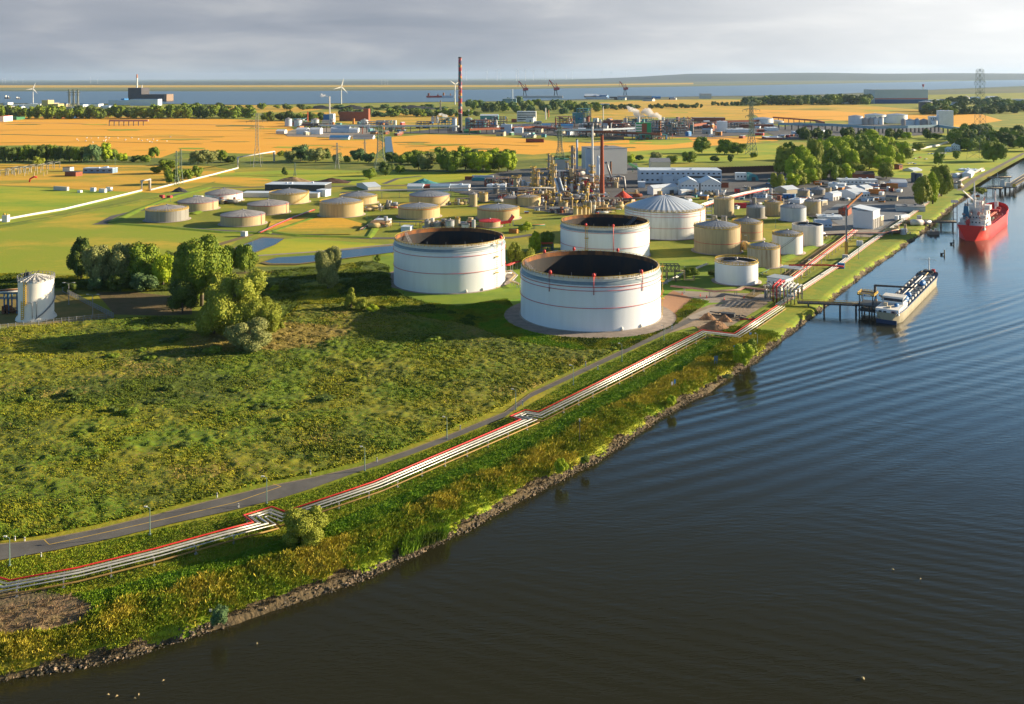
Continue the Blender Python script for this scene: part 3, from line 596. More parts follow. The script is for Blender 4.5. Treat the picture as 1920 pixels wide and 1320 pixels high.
# the grove on the left
tree(146, 528, 78, 46, 'tall', 'd', 'dark broadleaf tree at the left end of the grove', fine=1, var=1)
tree(173, 540, 76, 54, 'round', 'w', 'grey green willow beside the dark tree at the grove end', fine=1, var=2, name='willow_tree')
tree(196, 536, 66, 44, 'round', 'w', 'silvery willow second from the left end of the grove', fine=1, var=3, name='willow_tree')
tree(222, 538, 76, 56, 'round', 'w', 'grey green willow with gaps in the middle of the grove', fine=1, var=4, name='willow_tree')
tree(262, 538, 78, 64, 'round', 'g', 'broad pale green tree in the middle of the grove', fine=1, var=5)
tree(301, 542, 62, 42, 'round', 'b', 'small bright green tree right of the pale broad tree', fine=1, var=6)
tree(318, 522, 50, 34, 'round', 'd', 'low dark tree behind the small bright green tree', fine=1, var=7)
tree(367, 582, 128, 112, 'round', 'g', 'tallest tree of the grove with a broad mid green crown', fine=2, var=1)
tree(398, 560, 92, 56, 'tall', 'b', 'upright bright green tree against the tallest tree', fine=1, var=8)
tree(336, 592, 60, 56, 'round', 'd', 'dark shaded tree at the foot of the tallest tree', fine=1, var=9)
tree(427, 512, 50, 46, 'round', 'g', 'dark green round tree left of the twin trees by the ponds', fine=1, var=10)
tree(456, 513, 52, 42, 'round', 'g', 'olive green tree standing nearest the square pond', fine=1, var=11)
tree(428, 642, 122, 132, 'wide', 'y', 'huge golden green willow crown in front of the grove', fine=2, var=2, trunkf=0.05, name='willow_tree')
tree(478, 640, 76, 86, 'wide', 'y', 'lower golden shoulder of willow at the right of the huge crown', fine=2, var=5, trunkf=0.05, name='willow_tree')
tree(396, 634, 70, 66, 'round', 'y', 'golden willow clump under the left side of the huge crown', fine=2, var=6, trunkf=0.05, name='willow_tree')
tree(462, 664, 56, 78, 'round', 'w', 'round grey green willow bush in front of the huge golden crown', fine=2, var=3, trunkf=0.02, name='willow_bush', cat='bush')
tree(612, 548, 78, 56, 'round', 'w', 'lone grey willow standing left of the left hand big tank', fine=2, var=4, name='willow_tree')
tree(568, 1032, 68, 88, 'round', 'y', 'round golden green bush beside the pipeline bend near the water', fine=2, var=2, trunkf=0.03, name='willow_bush', cat='bush')
tree(218, 548, 30, 44, 'round', 'd', 'dark undergrowth bush below the grey willows', fine=1, var=12, trunkf=0.02, name='bush', cat='bush')
tree(262, 550, 34, 52, 'round', 's', 'blue green undergrowth bush in front of the grove', fine=1, var=13, trunkf=0.02, name='bush', cat='bush')
tree(176, 548, 26, 30, 'round', 's', 'small undergrowth bush at the foot of the dark tree', fine=1, var=14, trunkf=0.02, name='bush', cat='bush')
tree(128, 552, 20, 26, 'round', 'd', 'bush behind the lamp post near the fence corner', fine=1, var=15, trunkf=0.02, name='bush', cat='bush')
for i, (x, yb, h, w, sh, pl, lab) in enumerate([
 (540,552,22,38,'round','d','dark round bush in the shadow left of the lone willow'),(516,548,12,20,'round','b','small yellow green bush left of the dark round bush'),
 (657,582,40,26,'cone','y','sunlit yellow shrub with pointed twigs left of the big tank'),(677,585,24,26,'round','y','low yellow shrub beside the pointed yellow shrub'),
 (697,588,14,26,'round','b','flat green shrub before the left hand big tank'),
 (708,492,14,14,'round','g','small round shrub between the long pond and the big tank'),(520,620,14,24,'round','y','small golden shrub right of the huge willow crown'),
 (1398,690,40,42,'round','b','dark green shrub of the pair above the rocks, lower one'),(1408,672,34,36,'round','g','shrub of the pair above the rocks, upper one'),
 (1260,762,18,20,'round','b','small round shrub above the rocks halfway along the bank'),(1052,890,26,26,'round','b','green shrub at the bank below the wooden post'),
 (1098,872,14,20,'round','g','low shrub on the rocks below the wooden post'),(410,1178,34,34,'round','s','blue green shrub on the rocks in the lower left'),(1366,712,10,20,'round','w','grey shrub at the water edge below the two signs'),
 (992,504,36,34,'round','y','airy birch like tree between the three big tanks'),(965,500,44,26,'tall','y','slim airy tree right of the left hand big tank'),(1003,476,40,26,'tall','b','upright tree behind the pipe bridge left of the rear tank'),
 (1027,470,34,30,'round','g','dark tree next to the upright tree behind the pipe bridge'),(985,436,20,24,'round','b','small tree beside the refinery road'),(935,502,34,20,'tall','b','thin tree behind the rim of the left hand big tank'),
 (1297,520,16,34,'round','g','olive scrub in the grass behind the front big tank'),(1340,520,12,24,'round','d','dark scrub left of the white wrapped tank')]):
    tree(x, yb, h, w, sh, pl, lab, fine=1, var=i % 5, trunkf=0.06, name='bush' if h < 30 else 'small_tree', cat='bush' if h < 30 else 'tree')
tree(345, 565, 84, 60, 'round', 'g', 'mid green tree filling the left flank of the tallest tree', fine=1, var=2)
tree(410, 590, 74, 60, 'round', 'y', 'olive golden willow between the tallest tree and the huge crown', fine=1, var=4, name='willow_tree'); tree(452, 600, 62, 70, 'round', 'y', 'golden green willow at the upper right of the huge crown', fine=1, var=5, name='willow_tree')
tree(238, 530, 62, 44, 'round', 'w', 'dull willow squeezed between the gappy willow and the pale tree', fine=1, var=1, name='willow_tree'); tree(284, 535, 58, 40, 'round', 'd', 'dark tree squeezed between the pale tree and small bright tree', fine=1, var=3)
rs = random.Random(19)
for i in range(46):
    x, y = rs.uniform(40, 900), rs.uniform(640, 900)
    if y < 1010-x*0.42+10 and y > 655-x*0.03: tree(x, y, rs.uniform(8, 15), rs.uniform(16, 34), 'wide', rs.choice('dgdgy'), 'low shrub growing in the rough meadow', 'low shrubs in the rough meadow', fine=3, var=i % 6, trunkf=0.02, name='shrub', cat='shrub')
# tree belts: (x, base y, height, width, shape, palette)
rnd = random.Random(5)
belt1 = [(x, 303+rnd.uniform(-1, 2), rnd.uniform(26, 31), rnd.uniform(16, 22), 'round', rnd.choice('dddg')) for x in range(-4, 158, 11)]
for i, (x, y, h, w, s_, p_) in enumerate(belt1): tree(x, y, h, w, s_, p_, 'dark tree in the dense row along the left edge of the gold field', 'dark trees in the row left of the blue green tree', fine=3, var=i % 6, trunkf=0.05)
singles = [(68,314,20,22,'round','y','round light green bush in front of the dark tree row'),(168,306,34,30,'round','s','blue green tree at the right end of the dark row'),(194,304,36,24,'tall','b','tall bright tree beside the blue green tree'),
 (209,302,22,20,'round','g','small tree right of the tall bright tree'),(226,304,16,20,'round','b','bush right of the small tree below the gold field'),(252,304,12,18,'round','d','low dark bush in the gap of the field edge'),(270,304,13,20,'round','g','low round bush in the gap of the field edge'),
 (287,296,20,18,'round','g','lone round tree at the lower edge of the gold field'),(312,326,26,30,'round','g','olive tree right of the long blue shed'),(322,346,28,34,'round','g','leaning tree beside the twin green masts'),(288,325,12,18,'round','g','low bush right of the long blue shed'),
 (350,338,20,22,'round','g','tree standing close to the white pipeline'),(367,335,24,20,'round','g','tree right of the twin green masts by the pipeline'),
 (368,309,26,30,'round','w','grey willow left of the raised pipe gate'),(386,308,26,34,'round','w','broad grey willow near the raised pipe gate'),(412,304,22,20,'round','g','round tree behind the grey willows'),(432,305,12,24,'round','d','low dark hedge tree left of the pipe gate'),
 (532,330,16,12,'cone','d','small conical dark tree on the bright meadow'),(692,338,22,26,'round','g','round olive tree beside the loading shed'),
 (526,293,10,16,'round','y','round bush on the gold field edge by the pipe bridge'),(562,303,30,28,'round','s','large blue grey willow in the long tree belt'),(543,305,22,20,'round','w','small grey willow at the left of the blue grey one'),
 (589,305,26,34,'round','w','wide grey willow in the long tree belt'),(604,300,22,26,'round','d','dark tree behind the wide grey willow'),(632,309,22,20,'round','w','round willow beside the thin lattice tower'),(648,304,12,14,'round','y','small light tree by the dead tree'),
 (670,304,24,26,'round','s','blue green tree left of the double lattice tower'),(690,306,18,22,'round','s','lower blue green tree beside the double lattice tower'),(698,296,10,10,'round','d','lone tree with bare stem in the gold field'),
 (735,306,20,24,'round','d','dark tree right of the double lattice tower'),(722,330,26,28,'round','d','dark tree in front of the double lattice tower'),(749,326,16,18,'round','g','light tree in front of the belt right of the lattice tower')]
for i, (x, y, h, w, s_, p_, lab) in enumerate(singles): tree(x, y, h, w, s_, p_, lab, fine=3 if h > 14 else 0, var=i % 6, trunkf=0.08)
rnd = random.Random(8)
for i in range(15): tree(752+i*14.5+rnd.uniform(-3, 3), 306+rnd.uniform(-6, 4), rnd.uniform(18, 28), rnd.uniform(20, 28), 'round', rnd.choice('gddgb'), 'tree in the back row of the belt behind the refinery', 'back row of the belt between gold field and refinery', fine=3, var=i % 6, trunkf=0.05)
for i, x in enumerate((784, 800, 838, 851, 872, 884, 905, 918, 935, 952)): tree(x, 322+(i*37 % 7)-3, 30+(i*53 % 10), 30+(i*29 % 10), 'round', 'gwggdbbdgb'[i], 'large tree in the front row of the belt behind the refinery', 'front row of the belt between gold field and refinery', fine=3, var=(i+2) % 6, trunkf=0.05)
for i in range(11): tree(1046+i*11, 300-i*0.7, 7, 18, 'round', 'd', 'low dark hedge bush at the field edge behind the grey box building', 'hedge behind the grey box building', fine=0, var=i, name='hedge_bush', cat='bush')
# behind the white hall
for i, (x, y, h, w, p_, lab) in enumerate([(1183,308,18,18,'b','bright bush at the right corner of the grey box building'),(1200,301,10,16,'d','low dark bush in the meadow behind the white shed'),(1231,304,18,20,'w','pale bush right of the white shed'),(1262,308,16,20,'g','bush on the meadow right of the white shed'),
 (1294,306,22,24,'g','tree left of the two big round meadow trees'),(1318,288,30,28,'g','large round tree standing alone at the meadow edge'),(1341,304,12,16,'d','low tree right of the large round tree'),(1361,290,28,32,'g','large dark round tree beside the wheat field'),(1385,290,22,30,'g','wide round tree right of the large dark one'),(1371,304,14,14,'d','small dark tree on the meadow'),(1415,296,10,14,'g','small tree by the lattice tower foot')]):
    tree(x, y, h, w, 'round', p_, lab, fine=3, var=i % 6, trunkf=0.06)
wood = [(1475,330,54,40),(1490,338,46,36),(1508,330,56,38),(1530,318,56,36),(1550,300,38,40),(1565,325,50,34),(1588,300,44,50),(1600,325,44,34),(1612,288,36,40),(1622,312,30,30),(1640,278,34,38),(1632,300,34,30),(1655,300,32,28),(1668,312,40,30),(1680,290,24,22),(1695,294,28,26),(1706,298,20,20),(1545,338,30,28),(1576,338,26,26),(1520,346,30,28),(1648,318,24,24),(1690,308,20,18),(1726,284,16,20),(1484,318,50,40),(1522,332,40,36),(1556,312,44,40),(1580,310,46,44),(1604,308,44,40),(1618,300,38,36),(1634,318,36,32),(1645,290,36,34),(1660,322,30,30),(1500,350,30,30),(1560,340,34,30),(1590,338,30,28),(1612,334,28,26),(1676,302,30,26),(1668,282,26,28),(1540,290,26,30),(1570,286,30,34)]
for i, (x, y, h, w) in enumerate(sorted(wood, key=lambda q: q[1])): tree(x, y, h, w, 'round' if i % 3 else 'tall', 'bbybgybgby'[i % 10], 'leafy tree in the bright green wood north of the quay', 'trees of the bright green wood', fine=3 if h < 40 else 1, var=i % 6, trunkf=0.05)
for i, (x, y, h, w, s_, p_, lab) in enumerate([(1460,360,34,30,'round','y','yellow green tree in front of the wood, left one'),(1490,352,26,26,'round','b','small tree in front of the wood by the blue shed'),(1532,345,30,32,'round','y','yellow green tree in front of the wood above the tank yard'),
 (1665,336,30,30,'round','y','round sunlit tree beside the dark roofed house'),(1735,388,56,42,'tall','y','left poplar of the group by the quay road'),(1752,384,60,26,'tall','b','slender middle poplar of the group by the quay road'),(1770,370,58,36,'round','y','right poplar of the group by the quay road'),
 (1763,310,24,18,'round','g','small round tree on the lawn left of the great pylon'),(1796,299,16,16,'round','g','second small round tree on the lawn by the great pylon'),(1870,304,38,46,'round','g','big round dark tree right of the great pylon'),(1700,262,14,20,'round','b','bush on the meadow above the wood'),(1758,262,12,18,'round','g','round bush beside the white pipeline on the meadow'),
 (1838,366,14,26,'round','y','leafy bush on the small spit by the second jetty')]): tree(x, y, h, w, s_, p_, lab, fine=1 if h > 28 else 3, var=(i+1) % 6, trunkf=0.08)
rnd = random.Random(12)
for i in range(26):
    x = 1500+rnd.uniform(0, 245); tree(x, 262-abs(x-1600)*0.03+rnd.uniform(-3, 3), rnd.uniform(15, 22), rnd.uniform(12, 18), 'round', 'd', 'dark pine in the row in front of the white tank farm', 'dark pines before the white tank farm', fine=0, var=i, name='pine_tree')
for i in range(34):
    x = 1775+rnd.uniform(0, 170); y = 262+rnd.uniform(-14, 22)+(x-1775)*0.05; tree(x, y, rnd.uniform(18, 30), rnd.uniform(22, 34), 'round', 'gddg'[i % 4], 'dense green tree in the wood at the right edge behind the pylon', 'wood at the right edge', fine=3, var=i % 6, trunkf=0.03)
# far belts
rnd = random.Random(77)
def belt(n, x0, x1, yf, h, w, pals, label, group, name='distant_tree'):
    for i in range(n):
        x = x0+(x1-x0)*(i+rnd.uniform(-.4, .4))/n; tree(x, yf(x)+rnd.uniform(-1.5, 1.5), rnd.uniform(*h), rnd.uniform(*w), 'round', rnd.choice(pals), label, group, fine=0, var=i, name=name)
belt(46, -10, 480, lambda x: 222-x*0.002, (18, 26), (15, 22), 'dgg', 'dark tree in the far belt above the gold field on the left', 'far belt above the gold field')
belt(16, 330, 600, lambda x: 205, (6, 12), (10, 18), 'dg', 'small far tree in the hedge left of the brick works', 'far hedge left of the brick works')
belt(12, 500, 620, lambda x: 226, (10, 20), (14, 20), 'dg', 'tree behind the white round tanks of the far works', 'trees behind the far white tanks')
belt(24, 640, 900, lambda x: 218, (8, 16), (14, 20), 'dggs', 'tree in the far belt between brick works and striped chimney', 'far belt behind the brick works')
belt(14, 640, 850, lambda x: 205, (4, 9), (14, 22), 'ds', 'low tree by the coal heaps near the river', 'low trees by the river')
belt(34, 880, 1130, lambda x: 205+rnd.uniform(-6, 8), (12, 20), (14, 20), 'sdsg', 'bluish tree in the far wood right of the striped chimney', 'far wood right of the chimney')
belt(14, 1095, 1200, lambda x: 205, (7, 10), (10, 14), 'sd', 'tree in the row behind the steam plume', 'row behind the steam plume')
belt(18, 1220, 1320, lambda x: 203-(x-1220)*0.02, (6, 9), (6, 9), 'd', 'round tree in the dotted row across the far field', 'dotted row across the far field')
belt(14, 1335, 1420, lambda x: 198, (6, 9), (6, 9), 'd', 'round tree in the right part of the dotted row', 'right part of the dotted row')
belt(40, 1400, 1650, lambda x: 197-(x-1400)*0.01, (12, 20), (16, 24), 'dsg', 'dark tree in the far belt left of the grey hall', 'far belt left of the grey hall')
belt(40, 1740, 1940, lambda x: 208+rnd.uniform(-14, 10), (11, 18), (18, 26), 'dsdg', 'dark tree in the far wood right of the grey hall', 'far wood right of the grey hall')
belt(20, 1740, 1850, lambda x: 214, (10, 15), (12, 18), 'd', 'dark tree behind the white factory', 'trees behind the white factory')
# ---------------------------------------------------------------- storage tanks
def yh(x): return CY-(x-CX)*math.tan(ROLL)
wht = M('tank_white', (0.74,0.78,0.84), (0.66,0.69,0.74), 0.25, 0.45, vec=(1,1,0.12), lo=0.3, hi=0.75)
whtw = M('tank_white_weathered', (0.78,0.77,0.75), (0.55,0.52,0.48), 0.5, 0.55, vec=(1,1,0.08), lo=0.45, hi=0.8)
beige = M('tank_beige', (0.46,0.36,0.20), (0.32,0.25,0.15), 0.9, 0.6, vec=(1,1,0.05), lo=0.35, hi=0.7)
beige2 = M('tank_sand', (0.56,0.42,0.20), (0.40,0.30,0.15), 0.7, 0.6, vec=(1,1,0.05), lo=0.35, hi=0.7)
greyt = M('tank_grey', (0.27,0.265,0.25), (0.18,0.17,0.15), 0.9, 0.6, vec=(1,1,0.05), lo=0.35, hi=0.7)
silv = M('sheet_metal', (0.48,0.50,0.54), (0.38,0.40,0.44), 0.4, 0.38, 0.45)
roofg = M('roof_grey', (0.34,0.33,0.35), (0.24,0.23,0.24), 0.3, 0.5)
roofb = M('roof_bluegrey', (0.33,0.36,0.42), (0.22,0.24,0.29), 0.5, 0.45, 0.3)
rust = M('rusty_steel', (0.27,0.105,0.04), (0.10,0.05,0.03), 0.35, 0.85, lo=0.35, hi=0.62)
dark = M('dark_steel', (0.035,0.04,0.05), (0.06,0.06,0.065), 0.5, 0.6)
band = M('slate_cladding', (0.16,0.22,0.27), (0.22,0.28,0.32), 0.6, 0.5)
yelo = M('yellow_paint', (0.62,0.40,0.03), (0.50,0.33,0.05), 0.8, 0.6)
red = M('red_paint', (0.62,0.03,0.03), (0.48,0.035,0.03), 0.8, 0.5)
whp = M('white_paint', (0.68,0.67,0.64), (0.58,0.57,0.55), 0.6, 0.5)
steel = M('galvanised_steel', (0.30,0.31,0.33), (0.22,0.22,0.24), 0.8, 0.5, 0.4)
green_st = M('green_paint', (0.03,0.16,0.08), (0.05,0.19,0.10), 0.8, 0.6)
def tgeo(xl, xr, yb, ys, center=False):
    xc = (xl+xr)/2; rp = (xr-xl)/2; d = P(xc, yb).y
    if not center: d = d/(1-rp/FPX)
    h = CAM_H-(ys-yh(xc))*d/FPX
    return Vector(((xc-CX)/FPX*d, d, 0)), rp*d/FPX, h
def ringtube(g, r, z, t=0.12, n=64, mi=0, a0=0, a1=360):
    pts = [(r*math.cos(R(a0+(a1-a0)*i/n)), r*math.sin(R(a0+(a1-a0)*i/n)), z) for i in range(n+1)]
    g.tube(pts, t, 5, mi)
def railing(r, z, n=40, hgt=1.1, t=0.09, a0=0, a1=360):
    g = G(); 
    for i in range(n):
        a = R(a0+(a1-a0)*i/n); x, y = r*math.cos(a), r*math.sin(a); g.bar((x, y, z), (x, y, z+hgt), t*1.3)
    for k in (1.0, 0.5): ringtube(g, r, z+hgt*k, t*0.6, max(24, n), 0, a0, a1)
    return g
def ladder_stair(g, r, z0, z1, a0, a1, n=26, w=0.9):
    for i in range(n):
        t = i/n; a = R(a0+(a1-a0)*t); b = R(a0+(a1-a0)*(t+1/n)); z = z0+(z1-z0)*t; zn = z0+(z1-z0)*(t+1/n)
        g.bar(((r+w)*math.cos(a), (r+w)*math.sin(a), z), ((r+w)*math.cos(b), (r+w)*math.sin(b), zn), 0.22)
        g.bar(((r+w)*math.cos(a), (r+w)*math.sin(a), z+1.1), ((r+w)*math.cos(b), (r+w)*math.sin(b), zn+1.1), 0.12)
        g.bar((r*math.cos(a), r*math.sin(a), z), ((r+w)*math.cos(a), (r+w)*math.sin(a), z), 0.16)
def big_tank(label, xl, xr, yb, ys, center, extras):
    c, r, h = tgeo(xl, xr, yb, ys, center)
    o = thing('floating_roof_tank', label, 'oil tank', c, 0, 'open topped white tanks' )
    hi = h-2.3; ri = r*0.965; n = 128
    g = G(); g.lathe([(r, 0), (r, hi*0.2)], n); g.lathe([(r, hi*0.2), (r, hi*0.4)], n); g.lathe([(r, hi*0.4), (r, hi)], n)
    ow = g.obj('outer_wall', wht, o)
    g = G(); g.lathe([(r+0.15, hi-0.1), (r+0.15, hi+0.25), (ri+0.1, hi+1.2)], n); g.obj('sloped_cover', band, o)
    g = G(); g.lathe([(ri+0.1, hi+1.2), (ri+0.1, h+1.0), (ri+0.0, h+1.0)], n); g.obj('rim_wall', whp, o)
    g = G(); g.lathe([(ri-0.02, h+1.0), (ri-0.05, h-1.0)], n, 0); g.lathe([(ri-0.05, h-1.0), (ri-0.05, 2.0)], n, 1); g.obj('inner_wall', [rust_in, inner_shade], o)
    g = G(); g.disc(0, 0, 3.0, ri-0.3, 64); g.lathe([(ri*0.93, 3.02), (ri*0.93, 3.6), (ri*0.9, 3.6), (ri*0.9, 3.02)], 64)
    g.obj('floating_roof', dark, o)
    railing(ri+0.5, h+0.1, 90, 1.2, 0.17).obj('railing', yelo, o)
    g = G(); ringtube(g, ri+0.75, h+0.05, 0.22, 96); ringtube(g, r+0.2, hi-0.6, 0.14, 96); g.obj('walkway', whp, o)
    for zz in extras.get('rings', ()):
        g = G(); ringtube(g, r+0.25, zz*h, 0.13, 96); g.obj('sprinkler_ring', red, ow)
    for a in extras.get('risers', ()):
        g = G(); x, y = (r+0.3)*math.cos(R(a)), (r+0.3)*math.sin(R(a)); g.tube([(x, y, extras.get('rz', 0.4)*h), (x, y, h+1.2), (x*0.965, y*0.965, h+2.0)], 0.18, 6); g.ball(x*0.975, y*0.975, h+1.9, 0.8, 0.8, 1.0, 8); g.obj('foam_riser', red, o)
    a = extras['stair']; g = G(); x, y = (r+0.9)*math.cos(R(a)), (r+0.9)*math.sin(R(a)); t = Vector((-math.sin(R(a)), math.cos(R(a)), 0))
    for q in (-0.6, 0.6): g.bar(Vector((x, y, 0))+t*q, Vector((x, y, h+1.4))+t*q, 0.16)
    for i in range(int(h/1.1)): g.bar(Vector((x, y, 0.5+i*1.1))-t*0.6, Vector((x, y, 0.5+i*1.1))+t*0.6, 0.14)
    for k in (0.35, 0.7, 1.0): g.box(x, y, k*h-0.1, 2.2, 1.6, 0.2, 0, R(a)+math.pi/2); g.bar(Vector((x, y, k*h))-t*1.1, Vector((x, y, k*h+1.1))-t*1.1, 0.12); g.bar(Vector((x, y, k*h))+t*1.1, Vector((x, y, k*h+1.1))+t*1.1, 0.12)
    g.obj('ladder_tower', yelo, o)
    # rolling ladder down to the roof
    a = extras['roll']; g = G(); p = Vector((ri*math.cos(R(a)), ri*math.sin(R(a)), h+0.6)); q = p*0.12; q.z = 3.6
    p2 = p*0.99; s = Vector((-math.sin(R(a)), math.cos(R(a)), 0))*0.8
    q = p*0.35+s*10; q.z = 3.8
    for sg in (-1, 1): g.bar(p2+s*sg, q+s*sg, 0.28); g.bar(p2+s*sg+Vector((0, 0, 1)), q+s*sg+Vector((0, 0, 1)), 0.16)
    for i in range(18): u = p2.lerp(q, i/18); g.bar(u-s, u+s, 0.2)
    g.obj('rolling_ladder', steel, o)
    for i in range(extras.get('vents', 9)):
        a = 180+180*(i+0.5)/extras.get('vents', 9); g = G(); x, y = (ri-0.5)*math.cos(R(a)), (ri-0.5)*math.sin(R(a)); g.bar((x, y, h-1), (x, y, h+2.6), 0.22); g.obj('mast', steel, o)
    g = G(); g.lathe([(r+0.9, 0), (r+0.9, 0.35), (r+0.02, 0.45)], 96); g.obj('foundation', concr, o)
    g = G()
    for a in (-70, -52): x, y = r*math.cos(R(a)), r*math.sin(R(a)); g.ball(x, y, 1.2, 0.8, 0.8, 0.8, 8)
    g.obj('manhole_cover', whp, ow)
    return o, c, r, h
inner_shade = M('shaded_inner_wall', (0.018,0.018,0.022), (0.05,0.03,0.022), 0.2, 0.8, vec=(1,1,0.35), lo=0.45, hi=0.7)  # near-black below the rust band: shade inside the tank put into the colour
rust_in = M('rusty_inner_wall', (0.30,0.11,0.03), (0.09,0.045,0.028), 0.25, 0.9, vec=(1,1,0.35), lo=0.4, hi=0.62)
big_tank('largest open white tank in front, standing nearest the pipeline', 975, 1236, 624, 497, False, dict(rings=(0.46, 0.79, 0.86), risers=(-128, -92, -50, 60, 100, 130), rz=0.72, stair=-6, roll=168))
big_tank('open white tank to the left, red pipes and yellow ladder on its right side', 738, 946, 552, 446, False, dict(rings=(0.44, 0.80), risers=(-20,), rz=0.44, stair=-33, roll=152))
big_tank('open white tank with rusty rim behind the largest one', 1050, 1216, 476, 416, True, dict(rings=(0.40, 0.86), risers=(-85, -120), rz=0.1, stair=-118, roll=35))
# tank with domed, ribbed roof
def ribbed(r, z, rise, n, depth=0.35, over=0.4, pw=1.7):
    g = G(); k = 10; vs = []; fs = []; rr = r+over
    for j in range(k+1):
        t = j/k; q = rr*(1-t); zz = z+rise*(1-(1-t)**pw)
        for i in range(2*n):
            a = math.pi*i/n; vs.append((q*math.cos(a), q*math.sin(a), zz+(depth*(1-t*0.6) if i % 2 else 0)))
    m = 2*n
    for j in range(k):
        for i in range(m): l = (i+1) % m; fs.append((j*m+i, j*m+l, (j+1)*m+l, (j+1)*m+i))
    g.add(vs, fs); g.lathe([(rr, z-0.5), (rr, z)], m); return g
def tank(label, xl, xr, yb, ys, rise_px=8, shell=None, roof=None, rail=None, ribs=36, stair=None, center=False, group=None, rings=(), ringm=None, kind='cone', depth=0.18, name='storage_tank', riser=None, cat='tank'):
    c, r, h = tgeo(xl, xr, yb, ys, center); o = thing(name, label, cat, c, 0, group); n = 64 if r > 8 else 32
    g = G(); cs = max(2, int(h/2.4))
    for i in range(cs): g.lathe([(r+0.02*(i % 2), h*i/cs), (r+0.02*(i % 2), h*(i+1)/cs)], n)
    g.obj('shell', shell, o); rise = ph(c, rise_px)
    if kind == 'cone': ribbed(r, h, rise, ribs, depth, 0.1, 1.25).obj('roof', roof, o)
    elif kind == 'recess':
        g = G(); g.lathe([(r, h), (r-0.5, h)], n); g.obj('rim', shell, o); ribbed(r*0.86, h-1.6, rise, ribs, depth, 0, 1.25).obj('roof', roof, o)
        g = G(); g.lathe([(r-0.5, h), (r-0.5, h-2.2)], n); g.lathe([(r-0.5, h-1.9), (r*0.8, h-1.9)], n); g.obj('gutter', dark, o)
    g = G(); g.ball(0, 0, h+rise, 0.9, 0.9, 0.8, 8); g.obj('roof_vent', steel, [q for q in o.children if q.name.startswith('roof')][0])
    if rail is not None: railing(r-0.15, h, int(20+r*1.6), 1.2, 0.18).obj('railing', rail, o)
    if rail is yelo:
        g = G(); ringtube(g, r+0.15, h-0.15, 0.22, n); g.obj('roof_edge_trim', yelo, [q for q in o.children if q.name.startswith('roof')][0])
    for z in rings: g = G(); ringtube(g, r+0.15, z*h, 0.12, n); g.obj('sprinkler_ring', ringm or red, o)
    if stair:
        g = G(); ladder_stair(g, r, 0, h, stair[0], stair[1], 24, 0.9 if r > 8 else 0.6); g.obj('stairway', stair[2] if len(stair) > 2 else steel, o)
    if riser is not None:
        g = G(); x, y = (r+0.2)*math.cos(R(riser)), (r+0.2)*math.sin(R(riser)); g.tube([(x, y, 0), (x, y, h+0.6), (x*0.93, y*0.93, h+0.8)], 0.16, 6); g.obj('riser_pipe', red, o)
    g = G(); g.lathe([(r+1.9, 0.3), (r+1.9, 0.42), (r, 0.47)], n); g.obj('foundation', concr, o)
    return o, c, r, h
_, cD, rD, hD = tank('tall white tank with ribbed dome roof right of the open tanks', 1171, 1320, 451, 388, 23, whtw, M('dome_sheet', (0.60,0.67,0.78), (0.52,0.60,0.72), 0.2, 0.4, 0.2), yelo, 44, (-15, 12, steel), rings=(0.42, 0.82, 0.92), depth=0.25, riser=-40, name='domed_tank')
g = G(); 
for k in range(8): g.box((rD+2.6)*math.cos(R(-5)), (rD+2.6)*math.sin(R(-5)), k*hD/7, 4.2, 3.4, 0.2, 0)
for a, b in ((-2, -1.6), (2, -1.6), (2, 1.6), (-2, 1.6)): g.bar(((rD+2.6)*math.cos(R(-5))+a, (rD+2.6)*math.sin(R(-5))+b, 0), ((rD+2.6)*math.cos(R(-5))+a, (rD+2.6)*math.sin(R(-5))+b, hD+2), 0.25)
g.obj('stair_tower', steel, _)
T = tank
T('large beige tank with grey cone roof in front of the domed tank', 1301, 1386, 479, 423, 10, beige, roofb, yelo, 32, (-30, 20, yelo), rings=(0.42,), riser=-12)
T('beige tank half hidden behind the large beige one', 1372, 1428, 453, 416, 8, beige, roofb, yelo, 28, None, rings=(0.5,), riser=-15)
T('small rusty streaked beige tank with yellow railing left of the tank with diagonal stair', 1401, 1460, 504, 462, 8, M('tank_streaked', (0.42,0.35,0.26), (0.22,0.12,0.06), 1.2, 0.7, vec=(1,1,0.04), lo=0.5, hi=0.72), roofb, yelo, 28, (-20, 30, yelo), riser=-10)
T('white tank with a diagonal stairway and pale blue roof', 1448, 1503, 479, 438, 7, whtw, roofb, yelo, 26, (-160, -70, steel), riser=-8)
T('white tank with vertical ribs and open top', 1485, 1541, 463, 420, 3, M('white_corrugated', (0.66,0.64,0.62), (0.50,0.48,0.46), 1.5, 0.5, vec=(1,1,0.02)), roofb, None, 24, None, kind='recess')
T('white tank wrapped in tarpaulin at the near end of the tank yard', 1340, 1419, 537, 489, 5, wht, roofg, yelo, 32, None, kind='recess')
T('beige upright tank left of the red sheet behind the yard', 1338, 1375, 408, 372, 3, beige, roofg, yelo, 16, None)
T('bluish grey tank behind the beige cone roofed tanks', 1399, 1433, 411, 387, 4, greyt, roofb, None, 18, None)
T('beige tank with a dark door opening', 1433, 1466, 406, 380, 5, beige, roofg, yelo, 18, None)
T('pale blue white tank in the middle of the yard', 1463, 1510, 417, 387, 5, M('tank_pale_blue', (0.42,0.47,0.54), (0.36,0.40,0.46), 0.5, 0.5, vec=(1,1,0.1)), roofb, None, 24, None)
T('beige tank with an outer stair right of the pale blue tank', 1508, 1538, 404, 376, 3, beige, roofg, None, 16, (-170, -80, yelo))
T('beige tank behind the yard beside the grey domed one', 1495, 1517, 373, 356, 3, beige, roofg, None, 16, (-140, -60, steel))
T('dark grey domed tank behind the yard', 1521, 1546, 366, 354, 4, greyt, roofb, None, 16, None)
